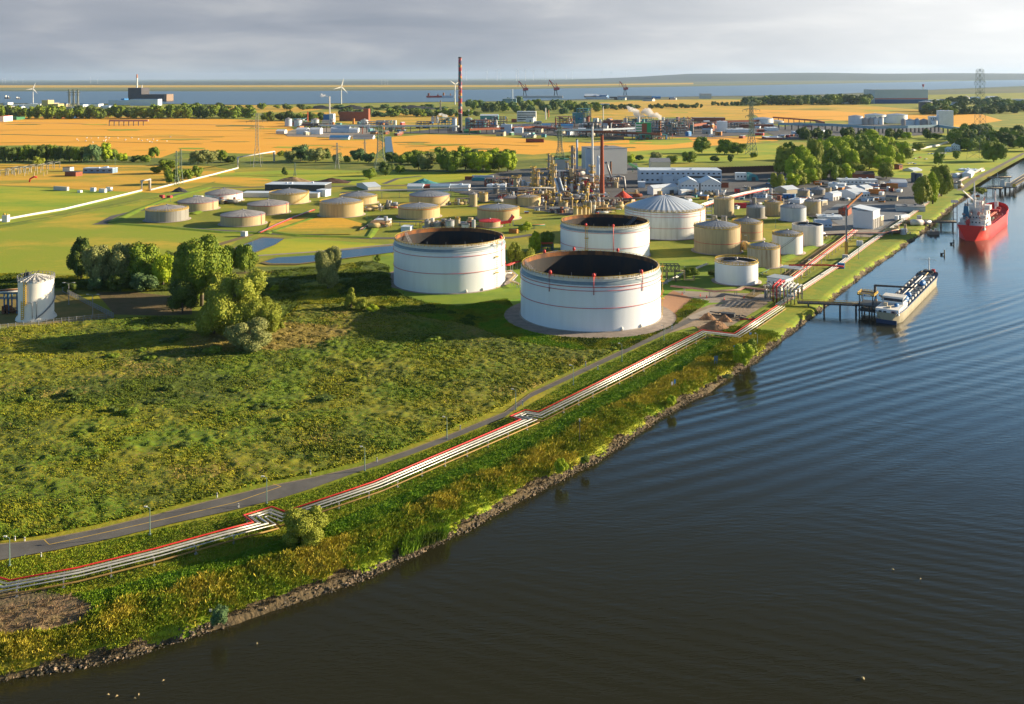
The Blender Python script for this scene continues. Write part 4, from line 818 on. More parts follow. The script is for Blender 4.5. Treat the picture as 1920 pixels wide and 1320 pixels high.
T('narrow beige tank at the right of the grey domed one', 1546, 1558, 363, 351, 1, beige, roofg, None, 12, None)
# left farm
T('leftmost grey tank with yellow railing', 274, 351, 418, 391, 7, greyt, roofg, yelo, 36, None)
T('grey brown tank behind the leftmost tank', 334, 407, 397, 376, 8, beige, roofg, None, 36, None, rings=(0.93,), riser=-25)
T('white tank with brown roof at the back of the left tank farm', 385, 453, 381, 361, 8, whtw, roofg, None, 36, (-140, -80, red), rings=(0.95,), riser=-30)
T('brown tank at the front of the left farm beside the ditch', 414, 495, 426, 401, 8, beige, roofg, None, 36, None, rings=(0.95,), riser=-20)
T('brown tank between the front brown tank and the yellow railed ones', 464, 540, 404, 381, 7, beige, roofg, None, 36, None, rings=(0.95,), riser=-15)
T('sand coloured tank with yellow stair below the long shed', 505, 578, 384, 361, 8, beige2, roofb, yelo, 36, (-70, -10, yelo))
T('sand coloured tank with yellow rim in the middle of the left farm', 599, 680, 409, 378, 8, beige2, roofb, yelo, 36, None)
T('sand coloured tank half hidden behind the middle yellow rimmed tank', 636, 706, 385, 367, 8, beige2, roofb, yelo, 36, None)
T('tank with red rim and sand coloured wall behind the two right hand tanks', 767, 842, 388, 364, 8, beige2, roofb, None, 36, (-60, -5, steel), rings=(0.95,))
T('sand coloured tank with yellow rim before the red rimmed tank', 746, 824, 412, 387, 7, beige2, roofb, yelo, 36, None, rings=(0.93,))
T('sand coloured tank with red and yellow rim left of the process units', 894, 973, 415, 389, 7, beige2, roofb, yelo, 36, None, rings=(0.93,))
T('low beige tank at the left foot of the distillation columns', 943, 971, 386, 370, 4, beige2, roofg, None, 20, None, rings=(0.9,))
T('low beige tank with yellow pipe at the foot of the distillation columns', 969, 1013, 388, 369, 4, beige2, roofg, yelo, 24, None)
T('beige tank with red roof left of the red gangway', 897, 938, 428, 413, 3, beige, red, None, 18, None)
for i, (a, b, c_, d_, lab) in enumerate([(880,894,388,363,'narrow upright tank, left one of the pair above the round tanks'),(897,914,379,363,'wider upright tank, right one of the pair above the round tanks'),(923,936,364,348,'small upright vessel behind the pipe rack'),
  (834,851,432,413,'small blue grey vessel beside the big left tank rim'),(812,826,432,417,'grey vessel left of the blue grey one behind the tank rim'),(864,880,431,419,'white topped vessel right behind the big left tank rim'),(795,806,432,414,'narrow grey vessel left in the row behind the tank rim'),(852,862,430,410,'narrow vessel with yellow top behind the tank rim')]):
    T(lab, a, b, c_, d_, 2, [beige, beige2, greyt, silv, greyt, whtw, greyt, beige][i], roofg, yelo if i in (1, 7) else None, 12, None, name='process_tank')
silo = [(1094,1101,403,378),(1102,1109,403,378),(1110,1117,401,377),(1118,1125,400,377),(1126,1133,399,377),(1074,1083,410,390),(1084,1091,409,391),(1092,1099,408,388),(1100,1105,407,391)]
for i, q in enumerate(silo): T(('beige upright silo in the back row before the chimney' if i < 5 else 'yellowish silo in the short front row behind the rear big tank'), *q, 1, beige if i < 5 else beige2, roofg, yelo if i > 4 else None, 10, None, group='beige silos before the chimney' if i < 5 else 'yellowish silos behind the rear big tank', name='silo', cat='silo')
T('short wide vessel with green streaks left of the silos', 1049, 1064, 391, 379, 1, beige, roofg, yelo, 10, None, name='process_tank')
T('round vessel with domed top before the red brown chimney, left', 1088, 1103, 380, 369, 2, beige, roofg, None, 12, None, name='process_tank')
T('round vessel with domed top before the red brown chimney, right', 1104, 1114, 379, 368, 2, beige, roofg, None, 12, None, name='process_tank')
# the slim white tank on the left
c, r, h = tgeo(36, 97, 604, 525, False); o = thing('gas_tank', 'slim white tank with yellow ladder at the left edge', 'tank', c)
g = G(); g.lathe([(r+1.2, 0), (r+1.0, 0.8), (r, 2.2), (r, h)], 96); g.obj('shell', M('tank_cream', (0.82,0.78,0.70), (0.76,0.72,0.65), 0.3, 0.5), o)
g = G(); g.lathe([(r+0.2, h), (r+0.2, h+0.4), (0.5, h+2.6)], 64)
for a in range(0, 360, 22): g.bar(((r+0.3)*math.cos(R(a)), (r+0.3)*math.sin(R(a)), h+0.55), (0.6*math.cos(R(a)), 0.6*math.sin(R(a)), h+2.9), 0.3)
g.obj('roof', whp, o); railing(r+0.3, h+0.3, 30, 2.2, 0.16).obj('railing', steel, o)
g = G(); rd = random.Random(3)
for i in range(16): x, y = rd.uniform(-r*0.9, -1), rd.uniform(-r*0.6, r*0.6); z = h+1.2; g.bar((x, y, z), (x+rd.uniform(-2, 2), y+rd.uniform(-2, 2), z+rd.uniform(0.5, 3)), 0.25)
g.cyl(-3.5, 0, h+1, 0.6, 2.6, 8); g.box(-5, 1, h+1, 1.6, 1.6, 2.2); g.obj('roof_equipment', dark, o)
g = G(); a = -98
for z0, z1, da in ((h*0.45, h+0.8, 0), (0.5, h*0.55, -9)):
    x, y = (r+0.6)*math.cos(R(a+da)), (r+0.6)*math.sin(R(a+da))
    for q in (-0.5, 0.5): g.bar((x+q, y, z0), (x+q, y, z1), 0.25)
    for i in range(int((z1-z0)/0.9)): g.bar((x-0.5, y-0.3, z0+i*0.9), (x+0.5, y-0.3, z0+i*0.9), 0.3)
g.obj('ladder', yelo, o)
g = G()
for a, zt in ((-75, h*0.5), (-62, h*0.52)):
    x, y = (r+0.3)*math.cos(R(a)), (r+0.3)*math.sin(R(a)); g.tube([(x-2, y, zt), (x, y, zt), (x, y, 0.5)], 0.16, 6)
g.tube([((r+0.5)*math.cos(R(t)), (r+0.5)*math.sin(R(t)), 0.8+i*1.0) for i, t in enumerate(range(-70, 30, 10))], 0.3, 8); g.obj('pipe', steel, o)
# pipe trestle and yard of the slim white tank
c = P(20, 588); o = thing('pipe_trestle', 'blue and rusty pipe trestle joining the slim white tank from the left', 'pipes', c); s = ph(c, 1)
g = G(); [g.bar((x*s, y, 0), (x*s, y, 38*s), 0.5) for x in (-30, -12, -4, 12) for y in (0, 3)]; [g.bar((-34*s, y, z*s), (16*s, y, z*s), 0.45) for y in (0, 3) for z in (28, 38)]; g.obj('frame', M('trestle_blue', (0.04,0.12,0.22), (0.06,0.15,0.24), 0.5), o)
for k, mt in enumerate((whp, rust, steel, beige, red)): g = G(); g.tube([(-36*s, k*0.7, (39+k % 2*3)*s), (15*s, k*0.7, (42+k % 2*3)*s)], 0.3, 8); g.obj('pipe', mt, o)
g = G(); rd = random.Random(8)
for i in range(14): x = rd.uniform(-14, 14)*s; g.cyl(x, rd.uniform(-2, 3), 0, rd.uniform(.3, .8), rd.uniform(1, 4), 8)
g.tube([(-10*s, 0, 1), (14*s, 0, 1.4)], 0.4, 6); g.obj('valves', rust, o)
# ---------------------------------------------------------------- pipelines
alu = M('pipe_cladding', (0.60,0.59,0.57), (0.46,0.45,0.43), 0.7, 0.35, 0.35)
pbrown = M('pipe_brown', (0.30,0.20,0.05), (0.22,0.13,0.05), 0.5, 0.7)
def offs(path, o):
    """offset a polyline sideways with mitred corners"""
    r = []
    for i, p in enumerate(path):
        if i == 0: d = (path[1]-p).normalized(); r.append(p+Vector((-d.y, d.x, 0))*o); continue
        if i == len(path)-1: d = (p-path[i-1]).normalized(); r.append(p+Vector((-d.y, d.x, 0))*o); continue
        a = (p-path[i-1]).normalized(); b = (path[i+1]-p).normalized(); na = Vector((-a.y, a.x, 0)); nb = Vector((-b.y, b.x, 0)); m = (na+nb).normalized(); r.append(p+m*o/max(0.35, m.dot(na)))
    return r
def pipeline(label, path, pipes, sup_step, z, group=None, legs=True, name='pipeline', loc=None):
    """pipes: (offset, dz, radius, material, part name)"""
    base = path[0].copy(); base.z = 0; o = thing(name, label, 'pipeline', base, 0, group)
    loc_ = [p-base for p in path]
    for off, dz, rad, mt, pn in pipes:
        q = offs([Vector((p.x, p.y, 0)) for p in loc_], off); q = [Vector((a.x, a.y, b.z+dz)) for a, b in zip(q, loc_)]
        # sharp mitres: split at corners
        g = G(); g.tube(q, rad, 8); g.obj(pn, mt, o)
    lo, hi = min(p[0]-p[2] for p in pipes), max(p[0]+p[2] for p in pipes); acc = 0; nxt = sup_step*0.5; cnt = 0; sm = None
    for a, b in zip(loc_, loc_[1:]):
        d = b-a; ln = d.length; dd = d.normalized(); pass
        while nxt < acc+ln:
            p = a+dd*(nxt-acc); nxt += sup_step; cnt += 1
            if cnt > 95 or not legs: continue
            key = (round(p.z, 1),)
            if sm is None or sm[0] != key:
                g = G(); zb = p.z-0.42
                for s in (lo+0.3, hi-0.3): g.box(0, s, 0, 0.22, 0.22, zb); g.box(0, s, 0, 0.6, 0.6, 0.25)
                g.box(0, (lo+hi)/2, zb, 0.25, hi-lo, 0.22); sm = (key, g.mesh('support', steel))
            link('support', sm[1], o, (p.x, p.y, 0), math.atan2(dd.y, dd.x))
        acc += ln
    return o
Zp = 1.9
# zig-zag pipe bundle along the road; the path is the red pipe
PATH = [(-90,1104),(0,1084),(18,1089),(146,1065),(292,1029),(419,994),(474,980),(456,967),(510,951),(534,960),(700,904),(976,787),(956,781),(985,769),(1009,773),(1160,698),(1316,619),(1376,626),(1457,573)]
path = [P(x, y, Zp) for x, y in PATH]
pipeline('long bundle of red and silvery white pipes zigzagging beside the near road', path, [(0.0, 0.12, 0.19, red, 'red_pipe'), (-0.85, 0, 0.10, alu, 'pipe'), (-1.25, 0, 0.10, alu, 'pipe'), (-2.40, 0.05, 0.23, alu, 'pipe'), (-3.65, -0.1, 0.14, alu, 'pipe'), (-4.1, -1.0, 0.20, pbrown, 'brown_pipe')], 9.0, Zp)
# white pipeline across the meadows on the left
WP = [(-60,422),(0,413),(60,402),(120,392),(200,373),(265,357)]
wps = [P(x, y, 0.9) for x, y in WP]
pipeline('thick white pipeline crossing the left meadow up to the tall pipe gate', wps, [(0, 0, 0.95, whp, 'pipe')], 14, 0.9, group='white pipeline on the left meadow')
a, b = P(266, 358), P(281, 355); hg = ph(a, 19)
o = thing('pipe_gate', 'tall square gate made by the white pipeline rising over the track', 'pipeline', a); g = G(); d = b-a
g.tube([(0, 0, 0.5), (0, 0, hg), tuple(d+Vector((0, 0, hg))), tuple(d+Vector((0, 0, 0.5)))], 1.0, 8); g.obj('pipe', whp, o)
g = G(); [g.bar(q+Vector((-1.6, 0, 0)), q+Vector((-1.6, 0, hg)), 0.35) for q in (Vector(), d)]; g.bar(Vector((-1.6, 0, hg)), d+Vector((-1.6, 0, hg)), 0.35); g.obj('frame', yelo, o)
wps = [P(x, y, 0.9) for x, y in ((282,356),(330,344),(400,327),(446,315))]
pipeline('thick white pipeline running from the square pipe gate to the raised crossing', wps, [(0, 0, 0.95, whp, 'pipe')], 18, 0.9, group='white pipeline on the left meadow')
a = P(446, 316); hg = ph(a, 21); b = P(514, 304); o = thing('pipe_bridge', 'white pipeline lifted high over the ditch beside the lattice tower', 'pipeline', a); d = b-a; hb = ph(b, 20)
g = G(); g.tube([(0, 0, 0.5), (0, 0, hg), (d.x, d.y, hb), (d.x, d.y, 0.5)], 1.15, 8); g.obj('pipe', whp, o)
g = G(); [g.bar((d.x*t, d.y*t, 0), (d.x*t, d.y*t, hg), 0.3) for t in (0.33, 0.66)]; g.obj('support', steel, o)
c = P(11, 416); o = thing('valve_box', 'white concrete box straddling the white pipeline at the left edge', 'box', c); s = ph(c, 10)
g = G(); g.box(0, 0, 0, s, s, ph(c, 13)); g.obj('housing', whp, o); g = G(); g.box(-s*.3, 0, ph(c, 13), s*.25, s*.25, ph(c, 3)); g.box(s*.25, 0, ph(c, 13), s*.25, s*.25, ph(c, 2)); g.obj('vent', yelo, o)
# pipe runs of the plant
def run(label, px, z, pipes, step=10, **k):
    return pipeline(label, [P(x, y, z) for x, y in px], pipes, step, z, **k)
pk = M('pipe_pink', (0.55,0.28,0.25), (0.45,0.20,0.18), 0.7, 0.6)
run('bundle of pink and white pipes along the bank road behind the jetty', [(1465,572),(1520,534),(1580,495),(1630,458),(1690,418),(1748,375),(1792,345),(1845,315)], 1.6, [(0.8, 0, 0.26, alu, 'pipe'), (1.7, 0, 0.2, alu, 'pipe'), (-0.2, 0, 0.24, pk, 'pipe'), (2.7, 0, 0.24, alu, 'pipe')], 9)
run('red and white pipes running from the shelter up to the white box building', [(1465,535),(1500,508),(1540,478),(1578,450),(1602,431)], 3.0, [(0, 0, 0.3, red, 'red_pipe'), (-1.2, 0, 0.3, alu, 'pipe'), (-2.2, 0, 0.3, pk, 'pipe'), (1.2, 0.4, 0.25, M('pipe_ochre', (0.42,0.27,0.10), (0.34,0.22,0.09), 0.6, 0.6), 'pipe')], 10)
run('elevated beige pipe rack crossing in front of the wrapped white tank', [(1258,536),(1300,540),(1340,546),(1385,543),(1395,538),(1450,545),(1462,548)], 3.2, [(0, 0, 0.55, beige, 'pipe'), (1.0, 0, 0.3, alu, 'pipe'), (-1.0, 0, 0.3, pk, 'pipe')], 14)
run('slanted orange and white pipe rack behind the domed tank', [(1280,400),(1340,377),(1400,362),(1440,354)], 5, [(i*1.1-3, 0.5*(i % 2), 0.35, [red, alu, pk, alu, M('pipe_orange', (0.55,0.16,0.05), None), alu][i], 'pipe') for i in range(6)], 12)
run('dark red pipe rack along the street before the white box building', [(1540,441),(1600,438),(1660,437),(1690,430)], 3, [(0, 0, 0.4, M('pipe_maroon', (0.26,0.07,0.06), (0.18,0.05,0.05), 0.5), 'pipe'), (1.2, 0, 0.35, pk, 'pipe'), (-1.2, 0, 0.35, dark, 'pipe')], 12)
run('long green pipe in front of the sand coloured tanks', [(735,416),(800,416),(870,417),(900,419)], 2.5, [(0, 0, 0.5, green_st, 'pipe'), (-1.5, 0, 0.3, alu, 'pipe')], 12)
run('green and red pipes by the refinery road', [(963,423),(1000,423),(1022,422)], 2.2, [(0, 0, 0.45, green_st, 'pipe'), (1.1, 0.2, 0.3, red, 'red_pipe')], 10)
run('red pipe lying across the bund beside the brown tanks', [(488,436),(520,421),(552,407),(590,393)], 1.0, [(0, 0, 0.4, red, 'red_pipe'), (1.2, 0, 0.3, alu, 'pipe')], 12)
run('green and red pipes by the pump station below the yellow rimmed tank', [(680,430),(700,418),(716,405)], 1.2, [(0, 0, 0.35, green_st, 'pipe'), (1.0, 0, 0.3, red, 'red_pipe'), (2.0, 0, 0.3, alu, 'pipe')], 10)
run('grey pipe rack behind the left tank farm', [(640,362),(700,357),(760,356),(860,353),(960,352),(1040,352)], 7, [(i*1.3-3, 0, 0.45, [steel, alu, steel, silv, alu][i], 'pipe') for i in range(5)], 16)
run('dark pipe rack behind the domed tank toward the grey halls', [(1130,374),(1200,372),(1270,370),(1300,369)], 5, [(i*1.2-3, 0, 0.4, [dark, MATS['pipe_maroon'], steel, dark, steel][i], 'pipe') for i in range(5)], 14)
run('thin white pipe run left of the wrapped tank', [(1240,532),(1280,512),(1325,494)], 1.0, [(0, 0, 0.35, alu, 'pipe'), (-1.2, 0, 0.25, alu, 'pipe')], 10)
run('red gate shaped pipe over the bank road', [(1479,497),(1550,497),(1582,500)], 5.5, [(0, 0, 0.45, red, 'red_pipe')], 20, name='pipe_bridge')
run('blue and white pipes at the foot of the rear big tank', [(963,466),(985,475),(1003,482),(1045,470)], 2.5, [(0, 0, 0.6, M('pipe_blue', (0.25,0.42,0.62), (0.20,0.36,0.55), 0.5, 0.5), 'pipe'), (-1.5, 0, 0.4, alu, 'pipe'), (1.4, 0, 0.3, pk, 'pipe')], 10)
for i, (px, z, lab) in enumerate([([(940,498),(955,497),(966,492),(975,490)], 4, 'red pipes joining the two big tanks'), ([(944,510),(956,508),(966,516),(956,526),(972,533)], 2.0, 'zigzag of beige pipes between the two big tanks'), ([(942,520),(950,512),(960,512)], 3.0, 'short white pipe loops between the two big tanks')]):
    run(lab, px, z, [(0, 0, 0.45, [red, beige2, alu][i], 'pipe'), (1.2, 0, 0.35, [red, alu, alu][i], 'pipe')], 6)
run('teal pipe fence line in the lush grass by the wrapped tank', [(1418,516),(1440,506),(1442,505)], 1.2, [(0, 0, 0.2, green_st, 'pipe')], 6)
# portal at the jetty: stacked pipe bends
c = P(1475, 566); o = thing('pipe_manifold', 'dense portal of red and silver pipe bends at the root of the jetty', 'pipes', c, R(-30))
for k in range(7):
    g = G(); xx = k*1.7-5; zt = 8.6-0.25*k; mt = red if k in (0, 1) else alu; g.tube([(xx, -6, 0.5), (xx, -6, zt), (xx, 8, zt+0.3), (xx, 8, 0.5)], 0.36, 8, 0); g.obj('pipe', mt, o)
g = G()
for x in (-6, 0, 6.5):
    for y in (-3, 5): g.box(x, y, 0, 0.3, 0.3, 8.0)
    g.box(x, 1, 7.8, 0.3, 9, 0.3)
for z in (3.5, 7.2): g.box(0.2, -3, z, 13, 0.3, 0.3); g.box(0.2, 5, z, 13, 0.3, 0.3)
g.obj('frame', dark, o)
c = P(1448, 558); o = thing('valve_station', 'cluster of grey valves and frames left of the red and silver pipe portal', 'pipes', c, R(-30)); g = G(); rd = random.Random(4)
for k in range(14): x, y = rd.uniform(-4, 4), rd.uniform(-4, 4); g.cyl(x, y, 0, 0.35, rd.uniform(2, 7), 8)
g.obj('valve_stack', steel, o); g = G()
for k in range(10): a = Vector((rd.uniform(-4, 4), rd.uniform(-4, 4), rd.uniform(1, 6))); g.tube([a, a+Vector((rd.uniform(-4, 4), 0, 0)), a+Vector((0, 0, 2))], 0.25, 6)
g.obj('pipe', alu, o)
# truss pipe bridge right of the front tank
c = P(1243, 528); o = thing('pipe_bridge', 'dark truss bridge with pipes at the right side of the front big tank', 'pipe bridge', c); L1 = ph(c, 30); z0 = ph(c, 20)
g = G()
for z in (z0, z0+3.5):
    for y in (-2, 2): g.bar((-4, y, z), (L1, y, z), 0.35)
for i in range(7):
    x = -4+(L1+4)*i/6
    for y in (-2, 2): g.bar((x, y, z0), (x, y, z0+3.5), 0.25); g.bar((x, y, z0), (x+(L1+4)/6 if i < 6 else x, y, z0+3.5), 0.2)
for x in (2, L1-2):
    for y in (-2, 2): g.bar((x, y, 0), (x, y, z0), 0.4)
g.obj('truss', dark, o); g = G(); g.tube([(L1-2, 0, z0), (L1+3, 0, z0), (L1+3, 0, 1), (L1+8, 0, 1), (L1+8, 0, 3)], 0.6, 8); g.tube([(2, -1, z0), (2, -1, 1.2), (9, -1, 1.2)], 0.5, 8); g.obj('pipe', beige2, o)
# pipe bridge with red top between the tanks
c = P(1015, 470); o = thing('pipe_bridge', 'pipe bridge with orange red top between left and rear big tanks', 'pipe bridge', c, R(8)); w = ph(c, 42); z0 = ph(c, 13)
g = G(); g.box(0, 0, z0, w, 3.4, 1.0); g.obj('pipe_tray', M('signal_red', (0.62,0.10,0.05), (0.5,0.08,0.05), 0.6), o)
g = G(); g.box(0, -1.9, z0-1.6, w*0.8, 0.5, 0.5); g.tube([(-w/2, 0, z0), (-w/2, 0, 0.5)], 0.9, 8); g.tube([(w/2, 0, z0), (w/2, 0, 0.5)], 0.9, 8)
for x in (-w*.3, 0, w*.3): g.bar((x, 0, 0), (x, 0, z0), 0.5)
g.obj('frame', M('steel_teal', (0.10,0.17,0.20), (0.16,0.24,0.27), 0.5), o)
# ---------------------------------------------------------------- buildings
bw = M('wall_white', (0.78,0.78,0.78), (0.70,0.70,0.70), 0.15, 0.6)
bwb = M('wall_bluewhite', (0.52,0.60,0.70), (0.46,0.54,0.64), 0.1, 0.6)
bgy = M('wall_grey', (0.58,0.56,0.52), (0.52,0.50,0.47), 0.05, 0.6)
bcr = M('wall_cream', (0.50,0.44,0.32), (0.44,0.38,0.28), 0.1, 0.7)
brk = M('wall_brick', (0.30,0.09,0.05), (0.22,0.07,0.04), 0.4, 0.85)
brn = M('wall_brown', (0.10,0.05,0.035), (0.07,0.04,0.03), 0.3, 0.85)
rfw = M('roof_white', (0.62,0.70,0.82), (0.52,0.60,0.72), 0.1, 0.5)
rfg = M('roof_slate', (0.22,0.24,0.27), (0.17,0.18,0.21), 0.3, 0.7)
rfd = M('roof_dark', (0.05,0.05,0.06), (0.08,0.07,0.07), 0.3, 0.8)
rfr = M('roof_red', (0.42,0.07,0.04), (0.34,0.06,0.04), 0.3, 0.7)
win = M('window_glass', (0.03,0.04,0.06), None, rough=0.15)
dorm = M('door_dark', (0.10,0.09,0.09), (0.07,0.07,0.07), 1, 0.6)
blu = M('paint_blue', (0.03,0.18,0.45), (0.03,0.15,0.38), 0.4, 0.5)
teal = M('paint_teal', (0.06,0.25,0.27), (0.08,0.30,0.32), 0.4, 0.6)
ora = M('paint_orange', (0.55,0.20,0.03), (0.45,0.16,0.03), 0.4, 0.6)
_wins = {}
def boxgeo(xc, yc, xl, xr, hpx, rot):
    """near corner at pixel (xc,yc); left wall ends at xl, right wall at xr"""
    c = P(xc, yc); a, b = az(rot-90), az(rot)
    def ext(d, x):
        u = (x-CX)/FPX; den = d.x-u*d.y
        return max(0.5, (u*c.y-c.x)/den) if abs(den) > 0.02 else 10
    A = ext(a, xl); B = ext(b, xr)
    return c, min(A, 400), min(B, 400), ph(c, hpx)
def building(label, xc, yc, xl, xr, hpx, roof='flat', wall=None, rm=None, rot=32.5, name='warehouse', cat='building', ridge='y', rise=0.35, nwin=0, nwr=0, doors=0, band_=None, B=None, group=None, parapet=True):
    c, A, Bb, h = boxgeo(xc, yc, xl, xr, hpx, rot)
    if B: Bb = B
    # local frame: origin at the near corner, -x along the left wall, +y along the right wall
    rz = -R(rot); o = thing(name, label, cat, c, rz, group); wall = wall or bw; rm = rm or rfw
    g = G(); g.box(-A/2, Bb/2, 0, A, Bb, h); 
    if roof == 'gable':
        rs = rise*min(A, Bb)*0.5
        if ridge == 'y': g.add([(-A, 0, h), (0, 0, h), (-A/2, 0, h+rs)], [(0, 1, 2)]); g.add([(-A, Bb, h), (0, Bb, h), (-A/2, Bb, h+rs)], [(2, 1, 0)])
        else: g.add([(0, 0, h), (0, Bb, h), (0, Bb/2, h+rs)], [(0, 1, 2)]); g.add([(-A, 0, h), (-A, Bb, h), (-A, Bb/2, h+rs)], [(2, 1, 0)])
    g.obj('wall', wall, o)
    g = G()
    if roof == 'gable':
        e = 0.4
        if ridge == 'y':
            for s in (-1, 1): g.add([(-A/2, -e, h+rs), (-A/2, Bb+e, h+rs), (-A/2+s*(A/2+e), Bb+e, h-e*rs/(A/2)), (-A/2+s*(A/2+e), -e, h-e*rs/(A/2)), (-A/2, -e, h+rs+0.3), (-A/2, Bb+e, h+rs+0.3), (-A/2+s*(A/2+e), Bb+e, h+0.3), (-A/2+s*(A/2+e), -e, h+0.3)], [(4, 5, 6, 7), (0, 3, 2, 1), (2, 3, 7, 6), (0, 4, 7, 3), (1, 2, 6, 5)])
        else:
            for s in (-1, 1): g.add([(e, Bb/2, h+rs), (-A-e, Bb/2, h+rs), (-A-e, Bb/2+s*(Bb/2+e), h-e*rs/(Bb/2)), (e, Bb/2+s*(Bb/2+e), h-e*rs/(Bb/2)), (e, Bb/2, h+rs+0.3), (-A-e, Bb/2, h+rs+0.3), (-A-e, Bb/2+s*(Bb/2+e), h+0.3), (e, Bb/2+s*(Bb/2+e), h+0.3)], [(4, 5, 6, 7), (0, 3, 2, 1), (2, 3, 7, 6), (0, 4, 7, 3), (1, 2, 6, 5)])
    elif roof == 'shed':
        g.add([(0.4, -0.4, h+0.02), (0.4, Bb+0.4, h+0.02), (-A-0.4, Bb+0.4, h*1.08+1), (-A-0.4, -0.4, h*1.08+1), (0.4, -0.4, h+0.4), (0.4, Bb+0.4, h+0.4), (-A-0.4, Bb+0.4, h*1.08+1.4), (-A-0.4, -0.4, h*1.08+1.4)], [(4, 5, 6, 7), (3, 2, 1, 0), (0, 1, 5, 4), (1, 2, 6, 5), (2, 3, 7, 6), (3, 0, 4, 7)])
    else:
        g.box(-A/2, Bb/2, h+0.002, A+0.5, Bb+0.5, 0.35)
        rd = random.Random(int(xc*3+yc))
        if min(A, Bb) > 10:
            for _ in range(3): g.box(-A*rd.uniform(.2, .8), Bb*rd.uniform(.2, .8), h+0.35, rd.uniform(1.5, 3), rd.uniform(1.5, 3), rd.uniform(0.6, 1.4))
    g.obj('roof', rm, o)
    if band_: g = G(); g.box(-A/2, -0.02, h*band_[0], A+0.1, 0.12, h*band_[1]); g.box(0.02, Bb/2, h*band_[0], 0.12, Bb+0.1, h*band_[1]); g.obj('cladding_band', band_[2], o)
    fl = 2 if h > 7.5 and nwin > 2 else 1
    for k in range(nwin):
        for f in range(fl):
            w = A/nwin*0.42; hh = h/(fl*4.4); key = ('x', round(w, 1), round(hh, 1))
            if key not in _wins: g = G(); g.box(0, 0, 0, key[1], 0.12, key[2]); _wins[key] = g.mesh('window', win)
            link('window', _wins[key], o, (-A*(k+0.5)/nwin, -0.04, h*(0.42/fl+f/fl)))
    for k in range(nwr):
        for f in range(fl if nwin else 1):
            w = Bb/nwr*0.55; hh = h/3.4/(fl if nwin else 1); key = ('y', round(w, 1), round(hh, 1))
            if key not in _wins: g = G(); g.box(0, 0, 0, 0.12, key[1], key[2]); _wins[key] = g.mesh('window', win)
            link('window', _wins[key], o, (0.04, Bb*(k+0.5)/nwr, h*(0.42/fl+f/fl) if nwin else h*0.45))
    for k in range(doors):
        g = G(); w = min(Bb/doors*0.6, 5); g.box(0.05, Bb*(k+0.5)/doors, 0, 0.16, w, h*0.55); g.obj('door', dorm, o)
    return o, A, Bb, h
Bd = building
Bd('tall pale grey windowless block right of the chimneys', 1176, 326, 1113, 1178, 48, wall=bgy, rm=rfg, rot=-16, name='boiler_house', B=40)
Bd('corrugated darker wing at the left of the pale grey block', 1113, 326.4, 1098, 1114, 47, wall=bwb, rm=rfg, rot=0, name='stair_tower', B=8)
Bd('small pale hall behind the columns left of the white chimney', 1068, 318, 1041, 1069, 19, wall=bgy, rm=green_st, rot=0, B=15)
Bd('white hall with grey gable roof on the meadow behind the long white hall', 1257, 318, 1220, 1262, 14, 'gable', bgy, silv, rot=2, ridge='x', B=22, doors=1)
o, A, Bb, h = Bd('long two storey white hall with dark window band right of the domed tank', 1353, 344, 1199, 1355, 24, 'flat', bwb, rfw, rot=3, name='factory_hall', B=30, nwin=16)
g = G(); g.box(-A*0.24, -0.1, h*0.42, A*0.46, 0.25, h*0.16); g.obj('window_band', dorm, o)
g = G(); g.box(-A*0.66, -2, 0, A*0.13, 4, h*0.62); g.obj('stair_block', bwb, o)
Bd('left one of the twin gabled white workshops', 1311, 363, 1276, 1313, 19, 'gable', bw, rfw, rot=4, ridge='y', rise=0.5, nwin=5, B=26, name='workshop')
Bd('right one of the twin gabled white workshops', 1352, 363, 1313, 1354, 19, 'gable', bw, rfw, rot=4, ridge='y', rise=0.5, nwin=6, B=26, name='workshop')
Bd('white barn with broad bright roof before the long white hall', 1225, 366, 1213, 1270, 13, 'gable', bw, rfw, rot=60, ridge='y', rise=0.5, doors=2)
Bd('small white gabled shed right of the broad roofed barn', 1278, 366, 1271, 1304, 8, 'gable', bw, rfw, rot=60, rise=0.4, ridge='y', name='shed')
Bd('low white shed on the yard edge left of the barn', 1210, 352, 1196, 1214, 10, 'flat', bwb, rfw, rot=5, B=10, name='shed')
Bd('small white site office right of the long white hall', 1400, 338, 1380, 1402, 13, 'flat', bw, rfw, rot=3, B=8, nwin=3, name='site_office')
Bd('dark red shed right of the twin gabled workshops', 1366, 352, 1353, 1368, 9, 'flat', brk, rfd, rot=3, B=10, name='shed')
c = P(1413, 339); o = thing('arched_tent', 'teal arched tent hall beside the small white site office', 'tent hall', c); w = ph(c, 20); g = G(); n = 10
vs = []
for i in range(n+1):
    a = math.pi*i/n; vs += [(-w/2*math.cos(a), 0, w*0.62*math.sin(a)), (-w/2*math.cos(a), 22, w*0.62*math.sin(a))]
g.add(vs, [(2*i, 2*i+1, 2*i+3, 2*i+2) for i in range(n)]); g.add([vs[2*i] for i in range(n+1)], [tuple(range(n+1))]); g.obj('canopy', teal, o)
g = G(); g.box(0, -0.1, 0, w*0.35, 0.2, w*0.35); g.obj('door', dorm, o)
# dark sheet wall
a, b, m_ = P(1291, 327), P(1456, 322), None; o = thing('sheet_pile_wall', 'long dark brown wall of upright sheets before the green wood', 'wall', a); d = b-a; hh = ph(a, 12); g = G(); n = 90
for i in range(n): g.box(d.x*(i+.5)/n, d.y*(i+.5)/n+0.35*(i % 2), 0, d.x/n*1.0, 0.5, hh*(0.97+0.03*(i % 3)), 0)
g.obj('sheet_wall', brn, o)
